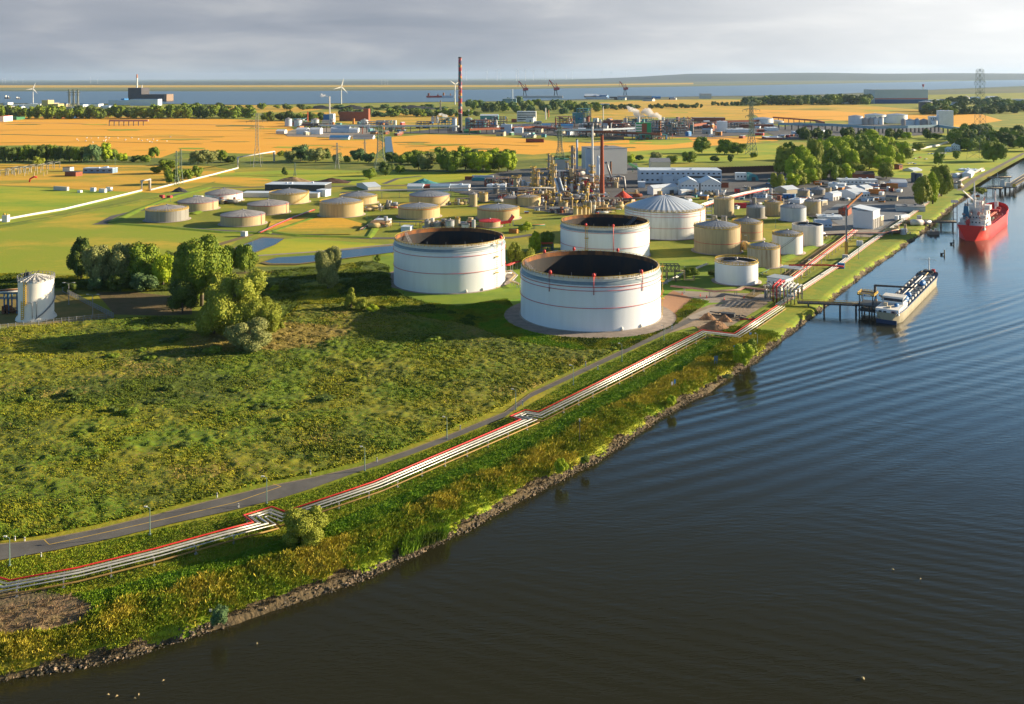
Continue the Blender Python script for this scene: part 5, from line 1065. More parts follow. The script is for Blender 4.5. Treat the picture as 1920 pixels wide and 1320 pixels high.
# red tent heap
c = P(1168, 377); o = thing('conical_shed', 'bright red pyramid roofed shed right of the red brown chimney', 'shed', c); r_ = ph(c, 23); g = G(); g.lathe([(r_*1.0, 0), (r_*1.0, 1.5), (r_*0.55, r_*0.45), (0.3, r_*0.85)], 16, sm=False); g.obj('roof', M('tent_red', (0.60,0.07,0.04), (0.5,0.06,0.035), 0.3, 0.6), o)
g = G(); g.cyl(0, 0, r_*0.83, 0.5, 2.2, 6); g.obj('finial', yelo, o)
# quay village
Q = [('white flat roofed office with pale blue roof left of the dark roofed house',1588,336,1562,1602,11,'flat',bwb,rfw,60,6,2,0),('long dark roofed red brick house among the white sheds',1640,338,1598,1650,11,'gable',brk,rfd,8,0,0,0),
 ('long low white office row before the dark roofed house',1646,347,1572,1652,9,'flat',bw,rfw,10,10,0,0),('low white shed with red edge trim at the front of the office row',1584,352,1552,1594,6,'flat',bw,rfw,25,0,4,0),
 ('low shed with corrugated sunlit roof before the office row',1598,357,1577,1612,3,'gable',bw,rfw,55,0,0,0),('second low shed with corrugated roof, lit pinkish',1622,356,1600,1636,3,'gable',bw,rfw,55,0,0,0),
 ('white workshop with pale blue roof left of the orange stacks',1604,374,1568,1630,10,'gable',bw,rfw,62,0,5,0),('white shed with three doors facing the yard',1562,377,1546,1577,13,'gable',bw,rfw,48,0,0,3),
 ('blue and white warehouse on the right edge of the yard',1701,351,1672,1703,8,'gable',bwb,rfw,10,0,0,0),('small white house with blue roof behind the tank yard, left',1475,366,1452,1496,10,'gable',bcr,rfw,60,0,0,0),
 ('low cream building behind the tank yard by the beige tank',1436,372,1412,1442,7,'flat',bwb,rfg,20,4,0,0),('low pale roofed shed behind the pale blue tank',1500,382,1478,1512,6,'flat',bw,rfw,40,0,0,0),
 ('cream shed right of the tank with the outer stair',1542,386,1535,1551,9,'flat',bcr,rfw,50,0,0,1),('two storey white house with hip roof and car park above the yard',1800,283,1783,1807,10,'gable',bw,rfw,30,4,2,0),
 ('low blue house beside the two storey white house',1783,285,1771,1787,6,'flat',bwb,rfw,30,2,0,0),('white long shed roof on the quay road meadow',1712,322,1692,1728,2,'gable',bw,rfw,60,0,0,0),
 ('red brick cottage behind the sunlit tree',1686,318,1676,1692,8,'gable',brk,rfd,50,0,1,0),('white shed left of the quay road behind the poplars',1795,333,1786,1799,6,'gable',bw,rfw,40,0,0,0),
 ('white shed with blue front by the long flat white roof',1821,334,1804,1826,7,'gable',bw,rfw,30,0,0,0),('long flat white roof shelter at the quay road bend',1840,322,1796,1846,2,'flat',bw,rfw,40,0,0,0),
 ('pale building with rounded roof before the white box building',1560,427,1530,1597,8,'gable',bwb,rfw,8,4,0,0),('low shed with many bright roof bays behind the pale round roofed building',1580,412,1533,1598,4,'flat',bw,rfw,12,0,0,0),
 ('grey covered loading bay by the trucks',1735,398,1680,1742,9,'flat',bgy,rfg,18,0,0,4)]
for (lab, xc, yc, xl, xr, hp, rf, wl, rm, rot, nw, nr, dr) in Q: Bd(lab, xc, yc, xl, xr, hp, rf, wl, rm, rot=rot, nwin=nw, nwr=nr, doors=dr, ridge='x' if rot < 30 else 'y', name='shed' if hp < 8 else 'workshop', B=14 if rot < 30 else None)
Bd('tall white windowless box building beside the quay road', 1637, 430, 1599, 1649, 33, 'shed', M('wall_smooth_white', (0.66,0.66,0.67), (0.60,0.60,0.62), 0.05, 0.5), rfw, rot=38, doors=4, name='box_building')
Bd('low cream annex with garage doors at the right of the tall white box', 1652, 424, 1644, 1656, 18, 'flat', bcr, rfw, rot=38, doors=2, name='annex')
o, A, Bb, h = Bd('white pump house with flat blue grey roof near the pipe portal', 1473, 543, 1437, 1486, 18, 'flat', bw, M('roof_pale_blue', (0.36,0.42,0.48), (0.30,0.35,0.41), 0.3, 0.5), rot=42, nwin=4, nwr=3, name='pump_house')
g = G(); g.box(-A*0.2, -2.5, 0, A*0.3, 5, h*0.75); g.box(-A*0.2, -2.5, h*0.75, A*0.36, 5.6, 0.3); g.obj('porch', bw, o)
# open shelter
c = P(1485, 516); o = thing('shelter', 'open shelter with flat blue grey roof behind the pump house', 'shelter', c, R(-35)); g = G(); g.box(0, 0, 4.2, 11, 8, 0.3); g.obj('roof', MATS['roof_pale_blue'], o); g = G()
for x in (-5, 0, 5):
    for y in (-3.5, 3.5): g.box(x, y, 0, 0.3, 0.3, 4.2)
g.box(3, 2, 0, 4, 3, 3.4); g.obj('post_frame', bcr, o)
# pair of dark silos
for i, x in enumerate((1714, 1724)):
    c = P(x, 341 if i == 0 else 342); o = thing('silo', ('left' if i == 0 else 'right')+' one of two dark grey silos by the poplars', 'silo', c); g = G(); rr = ph(c, 5.5); g.cyl(0, 0, 0, rr, ph(c, 17), 20); g.obj('shell', M('silo_dark', (0.09,0.11,0.14), (0.07,0.08,0.10), 0.3, 0.6), o); g = G(); g.cone(0, 0, ph(c, 17), rr, ph(c, 1.5), 20); g.obj('roof', rfg, o)
# stacks of lumber / containers, trucks, cars
def container(label, x, y, wpx, hpx, mat, rot=-20, name='container', cat='container', group=None, dep=2.6):
    c = P(x, y); L_, h = ph(c, wpx), max(1.2, ph(c, hpx)); o = thing(name, label, cat, c, R(rot), group); g = G(); g.box(0, 0, 0.15, L_, dep, h); g.obj('body', mat, o)
    g = G(); n = max(3, int(L_/1.2))
    for i in range(n+1): g.box(-L_/2+L_*i/n, -dep/2-0.03, 0.15, 0.12, 0.1, h)
    g.box(0, -dep/2-0.03, 0.1, L_+0.1, 0.14, 0.2); g.box(0, -dep/2-0.03, h+0.05, L_+0.1, 0.14, 0.2); g.obj('ribs', mat, o)
    return o
for i, (x, y, w, h, m_, lab) in enumerate([(1640,363,20,8,ora,'long orange stack on the yard before the white workshop'),(1655,360,10,4,brn,'brown low stack behind the long orange stack'),(1641,351,12,6,ora,'orange stack at the left of the upper row'),(1658,351,12,6,brn,'brown stack in the middle of the upper row'),(1673,353,20,9,ora,'big orange stack at the right of the upper row'),
   (1003,267,34,7,brk,'long red container standing alone on the gold field'),(1577,504,0.1+12,10,blu,'blue container beside the crane mast foot'),(1585,487,10,9,bgy,'grey cabinet beneath the yellow crane mast'),(1612,461,11,9,bw,'small white hut between the pipe runs'),(1520,493,8,6,bw,'small white cabinet below the red pipe gate'),
   (1482,562,12,9,bw,'white cabin at the root of the jetty gangway'),(458,443,11,9,whp,'white guard hut at the corner of the pond road'),(983,428,9,7,bwb,'pale blue box beside the green pipes'),(963,437,16,7,ora,'orange container behind the left big tank'),
   (150,361,8,4,bw,'leftmost white trailer below the long blue shed'),(175,359,10,7,bwb,'white machine trailer beside the leftmost one'),(193,361,15,7,bw,'white container with blue roof in the row below the blue shed'),(205,358,12,7,bw,'second white container behind the blue roofed one'),(115,357,35,7,bgy,'long grey container by the substation'),
   (304,371,9,5,red,'red container left of the scrap pile'),(318,372,9,5,red,'red container right beside the first one'),(897,339,24,6,teal,'teal container in the row right of the tree belt'),(918,339,12,6,green_st,'green container in the row right of the tree belt'),(880,337,16,6,brk,'dark red container in the row right of the tree belt'),
   (905,333,40,4,bwb,'long pale container behind the teal one'),(372,371,20,4,bw,'white pipe sections lying left of the long shed')]):
    container(lab, x, y, w, h, m_, -8 if y < 345 else -24)
c = P(1398, 368); 
container('bright red sheet stack between the beige tanks', 1387, 390, 24, 9, M('sheet_red', (0.62,0.03,0.06), (0.5,0.03,0.05), 0.3), -5, name='sheet_stack', cat='stack')
def vehicle(label, x, y, Ln, mat, kind='car', rot=0, group=None):
    c = P(x, y); o = thing('parked_'+kind if kind == 'car' else kind, label, kind, c, R(rot), group); s = Ln
    g = G()
    if kind == 'car': g.box(0, 0, 0.35, s, 1.8, 0.7); g.add([(-s*.33,-.85,1.05),(s*.28,-.85,1.05),(s*.28,.85,1.05),(-s*.33,.85,1.05),(-s*.22,-.7,1.5),(s*.12,-.7,1.5),(s*.12,.7,1.5),(-s*.22,.7,1.5)], [(4,5,6,7)]); g.obj('body', mat, o); g = G(); g.add([(-s*.33,-.85,1.06),(s*.28,-.85,1.06),(s*.28,.85,1.06),(-s*.33,.85,1.06),(-s*.22,-.7,1.48),(s*.12,-.7,1.48),(s*.12,.7,1.48),(-s*.22,.7,1.48)], [(0,1,5,4),(1,2,6,5),(2,3,7,6),(3,0,4,7)]); g.obj('window', win, o)
    else: g.box(-1.2, 0, 1.0, s-3.4, 2.5, 2.7); g.obj('box_body', mat, o); g = G(); g.box(s/2-1.3, 0, 0.5, 2.2, 2.4, 2.4); g.box(-0.5, 0, 0.6, s-1, 1.0, 0.35); g.obj('cab', bw, o); g = G(); g.box(s/2-0.15, 0, 1.8, 0.12, 2.2, 0.8); g.obj('windscreen', win, o)
    for sx in (-.32, .32):
        for sy in (-1, 1):
            g = G(); n = 10; vs = [(sx*s+0.38*math.cos(2*math.pi*i/n), sy*0.95+q, 0.38+0.38*math.sin(2*math.pi*i/n)) for q in (-0.12, 0.12) for i in range(n)]
            g.add(vs, [tuple(range(n)), tuple(range(2*n-1, n-1, -1))]+[(i, (i+1) % n, n+(i+1) % n, n+i) for i in range(n)]); g.obj('wheel', dark, o)
    return o
vehicle('white and blue tank truck beside the grey loading bay', 1695, 411, 15, bwb, 'truck', 40); vehicle('white box truck left of the blue truck by the loading bay', 1682, 413, 9, bw, 'truck', 60)
for x, y, m_, lab in [(1704,307,'w','light blue car nearest the cottage on the car park'),(1710,306,'w','white car in the front row on the car park'),(1715,308,'b','dark car at the right end of the front row'),(1736,299,'w','lone pale car on the asphalt before the lawn'),(1725,296,'r','red car parked near the small trees'),(1716,298,'w','white car among the small trees'),
    (1742,289,'w','first white car in the row below the hip roofed house'),(1748,289,'b','dark car in the row below the hip roofed house'),(1754,288,'w','middle white car in the row below the hip roofed house'),(1760,288,'b','blue car in the row below the hip roofed house'),(1766,288,'w','last white car in the row below the hip roofed house'),(1772,288,'w','white car closest to the low blue house'),
    (1396,351,'w','white car before the small site office'),(1404,352,'w','second white car before the small site office'),(1440,345,'b','dark machine on the yard behind the small trees')]: vehicle(lab, x, y, 4.6, {'w': whp, 'b': blu, 'r': red}[m_], 'car', 30)
# crane mast on the tank yard
c = P(1587, 485); o = thing('mast_crane', 'thin yellow mast with a slanted orange red boom over the tank yard', 'crane', c); hp = ph(c, 100)
g = G(); g.box(0, 0, 0, 1.5, 1.5, hp*0.32); g.obj('mast_foot', M('mast_ochre', (0.50,0.28,0.05), (0.42,0.24,0.05), 0.5), o); g = G(); g.box(0, 0, hp*0.32, 0.8, 0.8, hp*0.66); g.obj('mast', steel, o)
g = G(); p0 = Vector((-1, 0, hp*0.93)); p1 = Vector((ph(c, 39), 8, hp*1.20)); g.bar(p0, p1, 0.9); g.obj('boom', ora, o); g = G(); g.bar(p0-Vector((0.5, 0, 0.3)), p0.lerp(p1, 0.22), 1.2); g.obj('boom_foot', red, o)
Bd('dark red switch house beside the mast crane', 1590, 405, 1571, 1596, 12, 'gable', brk, rfd, rot=30, nwin=3, name='switch_house')
# left side
o_ = Bd('long blue shed with pale roof on the left field', 211, 325, 155, 213, 9, 'flat', M('wall_sheet_blue', (0.20,0.30,0.44), (0.16,0.25,0.38), 0.4, 0.6), rfw, rot=5, B=12, nwin=5, name='long_shed')
Bd('small dark red brick hut of the substation', 142, 331, 121, 144, 8, 'flat', brk, rfd, rot=20, B=10, name='hut'); Bd('small dark transformer house of the substation', 131, 322, 117, 132, 8, 'flat', bgy, rfd, rot=10, B=8, name='hut')
Bd('long dark shed with pale roof edge above the brown tanks', 609, 360, 496, 614, 13, 'flat', dark, rfw, rot=6, B=22, name='long_shed')
Bd('low grey concrete hall along the back of the tank farm', 596, 371, 452, 600, 8, 'flat', bgy, rfw, rot=5, B=14, name='long_shed')
Bd('white cabin at the right end of the long dark shed', 610, 369, 593, 613, 12, 'flat', bwb, rfw, rot=20, B=10, name='cabin')
Bd('loading shed with slanting pale roof pointing away', 690, 357, 668, 713, 6, 'gable', bgy, rfw, rot=62, ridge='y', rise=0.4, name='loading_shed')
Bd('long shed with pale blue roof right of the road end', 792, 359, 763, 794, 9, 'gable', bwb, rfw, rot=5, ridge='x', B=12, name='long_shed'); Bd('shed with rusty red roof in the row behind the tanks', 806, 357, 794, 808, 8, 'gable', brk, rfr, rot=5, ridge='x', B=12, name='shed')
Bd('long pale blue shed behind the red rimmed tank', 842, 359, 806, 844, 9, 'gable', bwb, M('roof_blue', (0.25,0.38,0.55), (0.20,0.32,0.48), 0.3), rot=5, ridge='x', B=12, name='long_shed'); Bd('white shed at the right end of the row behind the tanks', 879, 358, 842, 881, 10, 'flat', bw, rfw, rot=5, B=12, name='shed')
Bd('white low building left of the tall process columns', 948, 356, 912, 950, 8, 'flat', bw, rfw, rot=5, B=12, name='shed')
Bd('white tank truck shed below the yellow rimmed tank', 728, 421, 703, 730, 8, 'flat', bgy, rfw, rot=10, B=8, name='pump_house'); Bd('blue roofed pump hut beside the rim of the left big tank', 769, 435, 751, 771, 9, 'flat', bwb, rfw, rot=10, B=8, name='pump_hut')
# heaps
def heap(name, label, x, y, wpx, hpx, mat, seed, cat='heap', group=None, dep=0.6):
    c = P(x, y); w, h = ph(c, wpx)/2, ph(c, hpx); rg = np.random.RandomState(seed); n = 26; X, Y = np.meshgrid(np.linspace(-1, 1, n), np.linspace(-1, 1, n)); r2 = np.sqrt(X**2+Y**2)
    Z = np.clip(1-r2, 0, 1)**0.9*(0.6+0.8*fbm(X+seed, Y+3*seed, 0.35, 4, 0.6))-0.02; ii = np.arange(n*n).reshape(n, n); F = np.stack([ii[:-1, :-1], ii[:-1, 1:], ii[1:, 1:], ii[1:, :-1]], -1).reshape(-1, 4)
    o = link(name, npmesh(name, np.stack([X.ravel()*w, Y.ravel()*w*dep, Z.ravel()*h*1.1], -1), F, mat, False), None, (c.x, c.y+w*dep*0.5, 0.28)); return tag(o, label, cat, group)
eh = M('heap_earth', (0.34,0.19,0.10), (0.22,0.13,0.08), 0.6, 0.95, bump=0.3, bscale=1.5)
heap('earth_heap', 'large earth heap by the pipeline bend', 1342, 620, 62, 17, eh, 3); heap('earth_heap', 'small pointed earth heap at the left behind the large one', 1328, 600, 30, 12, eh, 5); heap('earth_heap', 'small pointed earth heap at the right behind the large one', 1360, 604, 28, 12, eh, 8)
heap('scrap_heap', 'dark scrap heap beside the white pipeline', 335, 360, 30, 8, dark, 4); heap('log_pile', 'pile of pale bundles above the long dark shed', 545, 343, 80, 10, M('straw_pile', (0.34,0.24,0.13), (0.2,0.13,0.07), 0.4), 6, 'pile'); heap('log_pile', 'reddish brown pile right of the pale bundles', 620, 343, 70, 7, brn, 7, 'pile')
heap('coal_heap', 'long black coal heap by the river left', 660, 205, 60, 8, dark, 9, dep=0.5); heap('coal_heap', 'long black coal heap by the river right', 770, 205, 110, 7, dark, 10, dep=0.4); heap('coal_heap', 'black coal heap left beside the turbine', 600, 204, 60, 6, dark, 12, dep=0.4)
heap('tarp_heap', 'heap under teal tarpaulins behind the tank farm', 795, 346, 56, 9, teal, 11, 'heap')
c = P(1382, 596); o = thing('building_debris', 'dark beams and red frames piled by the pipeline corner', 'debris', c, R(-25)); g = G(); rd = random.Random(9)
for k in range(16): a = Vector((rd.uniform(-9, 9), rd.uniform(-4, 4), rd.uniform(0.3, 1.8))); g.bar(a, a+Vector((rd.uniform(-5, 5), rd.uniform(-2, 2), 0)), 0.4)
g.box(-4, 0, 0.3, 6, 3, 1.6); g.obj('beam_pile', dark, o); g = G(); g.bar((2, -3, 0.5), (11, 0, 0.6), 0.5); g.bar((2, -4, 0.5), (11, -1, 0.6), 0.4); g.obj('red_beam', red, o)
# ---------------------------------------------------------------- ships and jetties
def hull_mesh(L, Wd, depth, deck, bow=0.14, stern=0.06, mats=None, name='hull', sheer=0.0, flare=0.9, tum=0.0):
    """bow at +y; origin at waterline, stern at y=0"""
    n = 30; g = G(); secs = []
    for i in range(n+1):
        t = i/n; y = L*t
        if t > 1-bow: k = (1-t)/bow; w = math.sqrt(max(0.0004, 1-(1-k)**2))
        elif t < stern: k = t/stern; w = 0.80+0.20*math.sqrt(max(0, 1-(1-k)**2))
        else: w = 1.0
        zt = deck+sheer*(max(0, (t-(1-bow*1.6))/(bow*1.6))**2)*1.0+sheer*0.5*max(0, (stern*2.5-t)/(stern*2.5))
        wb = w if t < 1-bow else w*(0.75); up = 0
        if t < stern: wb = w*(0.35+0.65*t/stern)
        secs.append([(-Wd/2*w, y, zt), (-Wd/2*(w*0.5+wb*0.5), y, zt*0.5), (-Wd/2*wb, y, -0.1), (-Wd/2*wb*0.8, y, -depth), (Wd/2*wb*0.8, y, -depth), (Wd/2*wb, y, -0.1), (Wd/2*(w*0.5+wb*0.5), y, zt*0.5), (Wd/2*w, y, zt)])
    vs = [v for s in secs for v in s]; m = 8
    fs = [(i*m+j, i*m+j+1, (i+1)*m+j+1, (i+1)*m+j) for i in range(n) for j in range(m-1)]; g.add(vs, fs, 0, True)
    g.add(secs[0], [tuple(range(8))]); return g, secs
def deckmesh(secs, dz, ins=0.3):
    g = G(); vs = []
    for s in secs: a, b = Vector(s[0]), Vector(s[7]); w = max(0.05, (b.x-a.x)/2-ins); vs += [(-w, a.y, a.z-dz), (w, a.y, a.z-dz)]
    g.add(vs, [(2*i, 2*i+1, 2*i+3, 2*i+2) for i in range(len(secs)-1)]); return g
SHIP_AZ = 33.5
# --- inland tanker
c = P(1662, 607, WZ); L_, W_ = 110.0, 10.8; o = thing('tanker_barge', 'long cream and blue inland tanker lying at the small jetty', 'ship', c, -R(SHIP_AZ))
cream = M('hull_cream', (0.40,0.36,0.25), (0.30,0.27,0.19), 0.3, 0.5, vec=(1,1,0.3)); dkg = M('deck_bluegrey', (0.11,0.19,0.31), (0.08,0.13,0.20), 0.3, 0.6); nav = M('hull_navy', (0.02,0.04,0.10), None, rough=0.4)
g, secs = hull_mesh(L_, W_, 2.0, 4.2, 0.10, 0.05, sheer=1.6); g.obj('hull', cream, o); deckmesh(secs, 0.5).obj('deck', dkg, o)
for s in (-1, 1):
    g = G()
    for i in range(29): a, b = Vector(secs[i][0 if s < 0 else 7]), Vector(secs[i+1][0 if s < 0 else 7]); g.bar(a+Vector((0, 0, .12)), b+Vector((0, 0, .12)), 0.3)
    g.obj('gunwale', M('trim_blue', (0.05,0.10,0.22), None, rough=0.5), o)
g = G(); g.box(0, 0.1, -0.2, W_*0.82, 0.5, 2.0); g.obj('stern_plate', nav, o)
g = G(); g.box(0, 11, 3.7, W_*0.93, 19, 2.6); dh = g.obj('deckhouse', bw, o)
for x in (-3, -1, 2.6): g = G(); g.box(x, 1.45, 4.6, 1.3, 0.12, 0.8); g.obj('window', win, dh)
for y in range(5, 20, 3): g = G(); g.box(W_*0.465, y, 4.7, 0.1, 1.1, 0.8); g.obj('window', win, dh)
g = G(); g.box(0, 17.5, 6.3, W_*0.80, 6, 2.9); wh = g.obj('wheelhouse', bw, o); g = G(); g.box(0, 14.47, 7.3, W_*0.76, 0.12, 1.3); g.box(W_*0.4+0.01, 17.5, 7.3, 0.12, 5.4, 1.3); g.box(0, 20.5, 7.3, W_*0.76, 0.12, 1.3); g.obj('wheelhouse_glazing', win, wh)
g = G(); g.box(0, 17.5, 9.2, W_*0.88, 6.8, 0.35); g.obj('wheelhouse_roof', whp, wh)
g = G(); g.ball(2.6, 9, 7.0, 1.1, 2.2, 0.8, 10); g.obj('tarpaulin_boat', blu, o); g = G(); g.box(-2, 8, 6.3, 1.6, 1.2, 1.5); g.box(0.2, 5, 6.3, 1.4, 2.5, 0.7); g.obj('deck_gear', bcr, o)
g = G(); g.box(0, 62, 3.72, W_*0.70, 74, 0.7); g.obj('tank_trunk', dkg, o)
for x in (-0.9, 0.7): g = G(); g.tube([(x, 26, 5.4), (x, 92, 5.4)], 0.28, 6); g.obj('cargo_pipe', whp, o)
g = G(); g.tube([(0, 92, 5.4), (0.3, 103, 5.6)], 0.3, 6); g.obj('forward_pipe', beige2, o)
for k, (x, y, s) in enumerate([(2.6, 72, 2.6), (2.5, 30, 2.2), (3.0, 24, 1.4), (1.8, 40, 1.2)]): g = G(); g.ball(x, y, 5.6, 1.5, s*1.5, 1.5, 10); g.obj('blue_cylinder', blu, o)
g = G(); rd = random.Random(7)
for i in range(60): x, y = rd.uniform(-4.6, 4.6), rd.uniform(23, 104); g.cyl(x, y, 4.3, rd.uniform(0.2, 0.5), rd.uniform(0.5, 1.3), 6)
for i in range(16): g.tube([(-4, 26+i*4.4, 4.9), (4, 26+i*4.4, 4.9)], 0.14, 5)
g.obj('valves', M('deck_fittings', (0.08,0.09,0.11), (0.35,0.30,0.26), 0.9, 0.6, lo=0.45, hi=0.6), o)
g = G()
for i in range(11): y = 24+i*7; g.box(W_/2-1.3, y, 4.2, 0.5, 3.2, 0.9)
for i in range(7): y = 40+i*8; g.box(-W_/2+1.3, y, 4.2, 0.6, 3.0, 1.0)
g.obj('side_lockers', whp, o)
g = G(); g.box(0, 104, 5.2, 5, 3.4, 1.2); g.cyl(-2, 107, 5, 0.7, 1.2, 8); g.cyl(2, 107, 5, 0.7, 1.2, 8); g.obj('windlass', dark, o)
g = G(); g.bar((0, 105, 5), (0, 105, 13), 0.55, 0, 0.4); g.bar((-5, 105, 12), (3.5, 105, 12), 0.16); g.obj('bow_mast', whp, o)
g = G(); g.box(2.4, 104.2, 5.6, 1.6, 1.0, 1.6); g.obj('red_cover', red, o)
g = G()
for a in range(0, 360, 30): g.bar((1.1*math.cos(R(a))+2.8, 1.25, 5.2+0.5*math.sin(R(a))), (1.1*math.cos(R(a+30))*1.0+2.8, 1.25, 5.2+0.5*math.sin(R(a+30))), 0.14)
g.obj('lifebuoy', red, o)
# --- red tanker
c = P(1819, 452, WZ); L_, W_ = 118.0, 19.5; o = thing('tanker_ship', 'bright red tanker ship with white superstructure moored farther up the canal', 'ship', c, -R(35.5))
hr = M('hull_red', (0.80,0.022,0.015), (0.70,0.022,0.016), 0.08, 0.4); dr = M('deck_red', (0.60,0.035,0.03), (0.45,0.03,0.03), 0.2, 0.6); sup = M('ship_white', (0.66,0.65,0.64), (0.58,0.57,0.56), 0.4, 0.5)
g, secs = hull_mesh(L_, W_, 4.0, 8.6, 0.18, 0.12, sheer=4.0); g.obj('hull', hr, o); deckmesh(secs, 1.0).obj('deck', dr, o)
g = G()
for s in (0, 7):
    for i in range(23, 30):
        a, b = Vector(secs[i][s]), Vector(secs[i+1][s]); g.add([a, b, b+Vector((0, 0, 1.4)), a+Vector((0, 0, 1.4))], [(0, 1, 2, 3)])
g.obj('bow_bulwark', hr, o)
g = G()
for (x, y, z, sx, sy, sz) in ((0, 15, 7.6, 17.4, 26, 3.2), (0.5, 17, 10.8, 15.8, 22, 3.0), (1, 18, 13.8, 14.4, 17, 3.0), (1.5, 20, 16.8, 13, 12, 3.0), (1.5, 21, 19.8, 16, 8, 3.0), (1.5, 22, 22.8, 6, 5, 2.2)): g.box(x, y, z, sx, sy, sz)
ss = g.obj('superstructure', sup, o)
for z, yy, w in ((8.6, 1.96, 13), (11.7, 5.96, 11), (14.6, 9.46, 10), (17.6, 14.96, 8)):
    for k in range(5): g = G(); g.box(-w/2+w*(k+.5)/5+0.5, yy-0.03, z, 1.0, 0.1, 0.9); g.obj('window', win, ss)
g = G(); g.box(1.5, 17.4, 20.6, 14.2, 0.15, 1.2); g.box(9.02, 21, 20.6, 0.15, 6, 1.2); g.box(1.5, 24.6, 20.6, 14.2, 0.15, 1.2); g.obj('bridge_window_band', win, ss)
for z, sx, sy, yy in ((10.7, 17, 21, 12), (13.7, 15, 16, 13), (16.7, 13, 12, 14.5)):
    g = G()
    for i in range(14): t = i/13; g.bar((-sx/2+sx*t, yy-sy/2, z), (-sx/2+sx*t, yy-sy/2, z+1.1), 0.12)
    for i in range(12): t = i/11; g.bar((sx/2, yy-sy/2+sy*t, z), (sx/2, yy-sy/2+sy*t, z+1.1), 0.12)
    g.bar((-sx/2, yy-sy/2, z+1.1), (sx/2, yy-sy/2, z+1.1), 0.14); g.bar((sx/2, yy-sy/2, z+1.1), (sx/2, yy+sy/2, z+1.1), 0.14); g.obj('deck_railing', sup, ss)
g = G(); g.add([(-5.6,5.5,13.6),(-1.6,5.5,13.6),(-1.6,9.5,13.6),(-5.6,9.5,13.6),(-5.0,6.3,22.6),(-2.2,6.3,22.6),(-2.2,9.0,22.6),(-5.0,9.0,22.6)], [(0,1,5,4),(1,2,6,5),(2,3,7,6),(3,0,4,7),(4,5,6,7)]); g.obj('funnel', M('funnel_blue', (0.02,0.13,0.24), None, rough=0.5), o)
g = G(); g.cyl(-4.4, 7.6, 22.6, 0.4, 2.0, 8); g.cyl(-3.0, 7.6, 22.6, 0.35, 2.6, 8); g.obj('exhaust_pipe', dark, o)
g = G(); g.bar((0.5, 13, 19), (0.5, 13, 39), 1.3, 0, 0.6); g.bar((-2.2, 13, 29), (3.2, 13, 29), 0.3); g.bar((-1.6, 13, 32), (2.6, 13, 32), 0.3); g.box(0.5, 13, 27, 2.4, 1.4, 0.3); g.obj('main_mast', sup, o)
g = G(); g.box(3.0, 10.5, 30, 2.6, 0.08, 0.55, 0); g.box(3.0, 10.5, 29.45, 2.6, 0.08, 0.55, 1); g.box(3.0, 10.5, 28.9, 2.6, 0.08, 0.55, 2); g.obj('flag', [dark, red, yelo], o)
g = G(); g.ball(-1.8, 3.2, 11.8, 1.5, 2.6, 2.9, 8); g.obj('free_fall_lifeboat', dr, o)
g = G(); g.ball(8.6, 9, 10.4, 1.1, 2.4, 1.0, 10); g.obj('lifeboat', blu, o); g = G(); g.bar((7.4, 7, 8), (9.4, 7, 13), 0.3); g.bar((7.4, 11, 8), (9.4, 11, 13), 0.3); g.obj('davit', sup, o)
g = G(); g.box(0, 60, 7.7, 3.0, 62, 0.8); 
for x in (-2.8, -1.6, 1.6, 2.8): g.tube([(x, 32, 9.2), (x, 92, 9.2)], 0.3, 6)
for i in range(8): g.box(0, 34+i*7.5, 7.7, 14, 0.3, 1.2)
g.obj('cargo_pipes', M('pipes_salmon', (0.50,0.16,0.10), (0.36,0.06,0.05), 0.4), o)
g = G(); 
for x, y, m in ((4.5, 48, 0), (5.0, 58, 0), (-4, 52, 0)): g.tube([(x, y-4, 8.6), (x, y+4, 8.6)], 0.45, 6)
g.obj('green_pipe', green_st, o)
g = G(); g.cyl(-1, 52, 7.6, 1.0, 9, 10); g.bar((-1, 52, 16.6), (-9, 26, 31), 1.0, 0, 0.6); g.obj('deck_crane', sup, o)
g = G(); g.bar((0, 104, 10), (0, 104, 24), 1.1, 0, 0.7); g.box(1.4, 103, 12, 1.4, 1.4, 4); g.obj('foremast', sup, o)
g = G(); g.box(0, 98, 8.6, 8, 5, 1.6); g.cyl(-3, 104, 9.5, 1.0, 1.8, 8); g.cyl(3, 104, 9.5, 1.0, 1.8, 8); g.obj('windlass', dr, o)
g = G(); rd = random.Random(17)
for i in range(40): x, y = rd.uniform(-7.5, 7.5), rd.uniform(30, 92); g.box(x, y, 7.7, rd.uniform(0.5, 1.2), rd.uniform(0.5, 2), rd.uniform(0.6, 1.6))
for i in range(70): x, y, z = rd.uniform(-7.5, 8.5), rd.uniform(1.5, 28), rd.choice((10.8, 13.8, 16.8, 8.2)); g.box(x, y, z, rd.uniform(.5, 1.6), 1.2, rd.uniform(.8, 2.4))
for i in range(9): x, y = rd.uniform(-6, 8), rd.uniform(4, 26); g.bar((x, y, 18), (x+rd.uniform(-1, 1), y, rd.uniform(25, 30)), 0.25)
g.obj('deck_fittings', M('mixed_fittings', (0.45,0.10,0.08), (0.5,0.46,0.42), 0.5, 0.6, lo=0.45, hi=0.55), o)
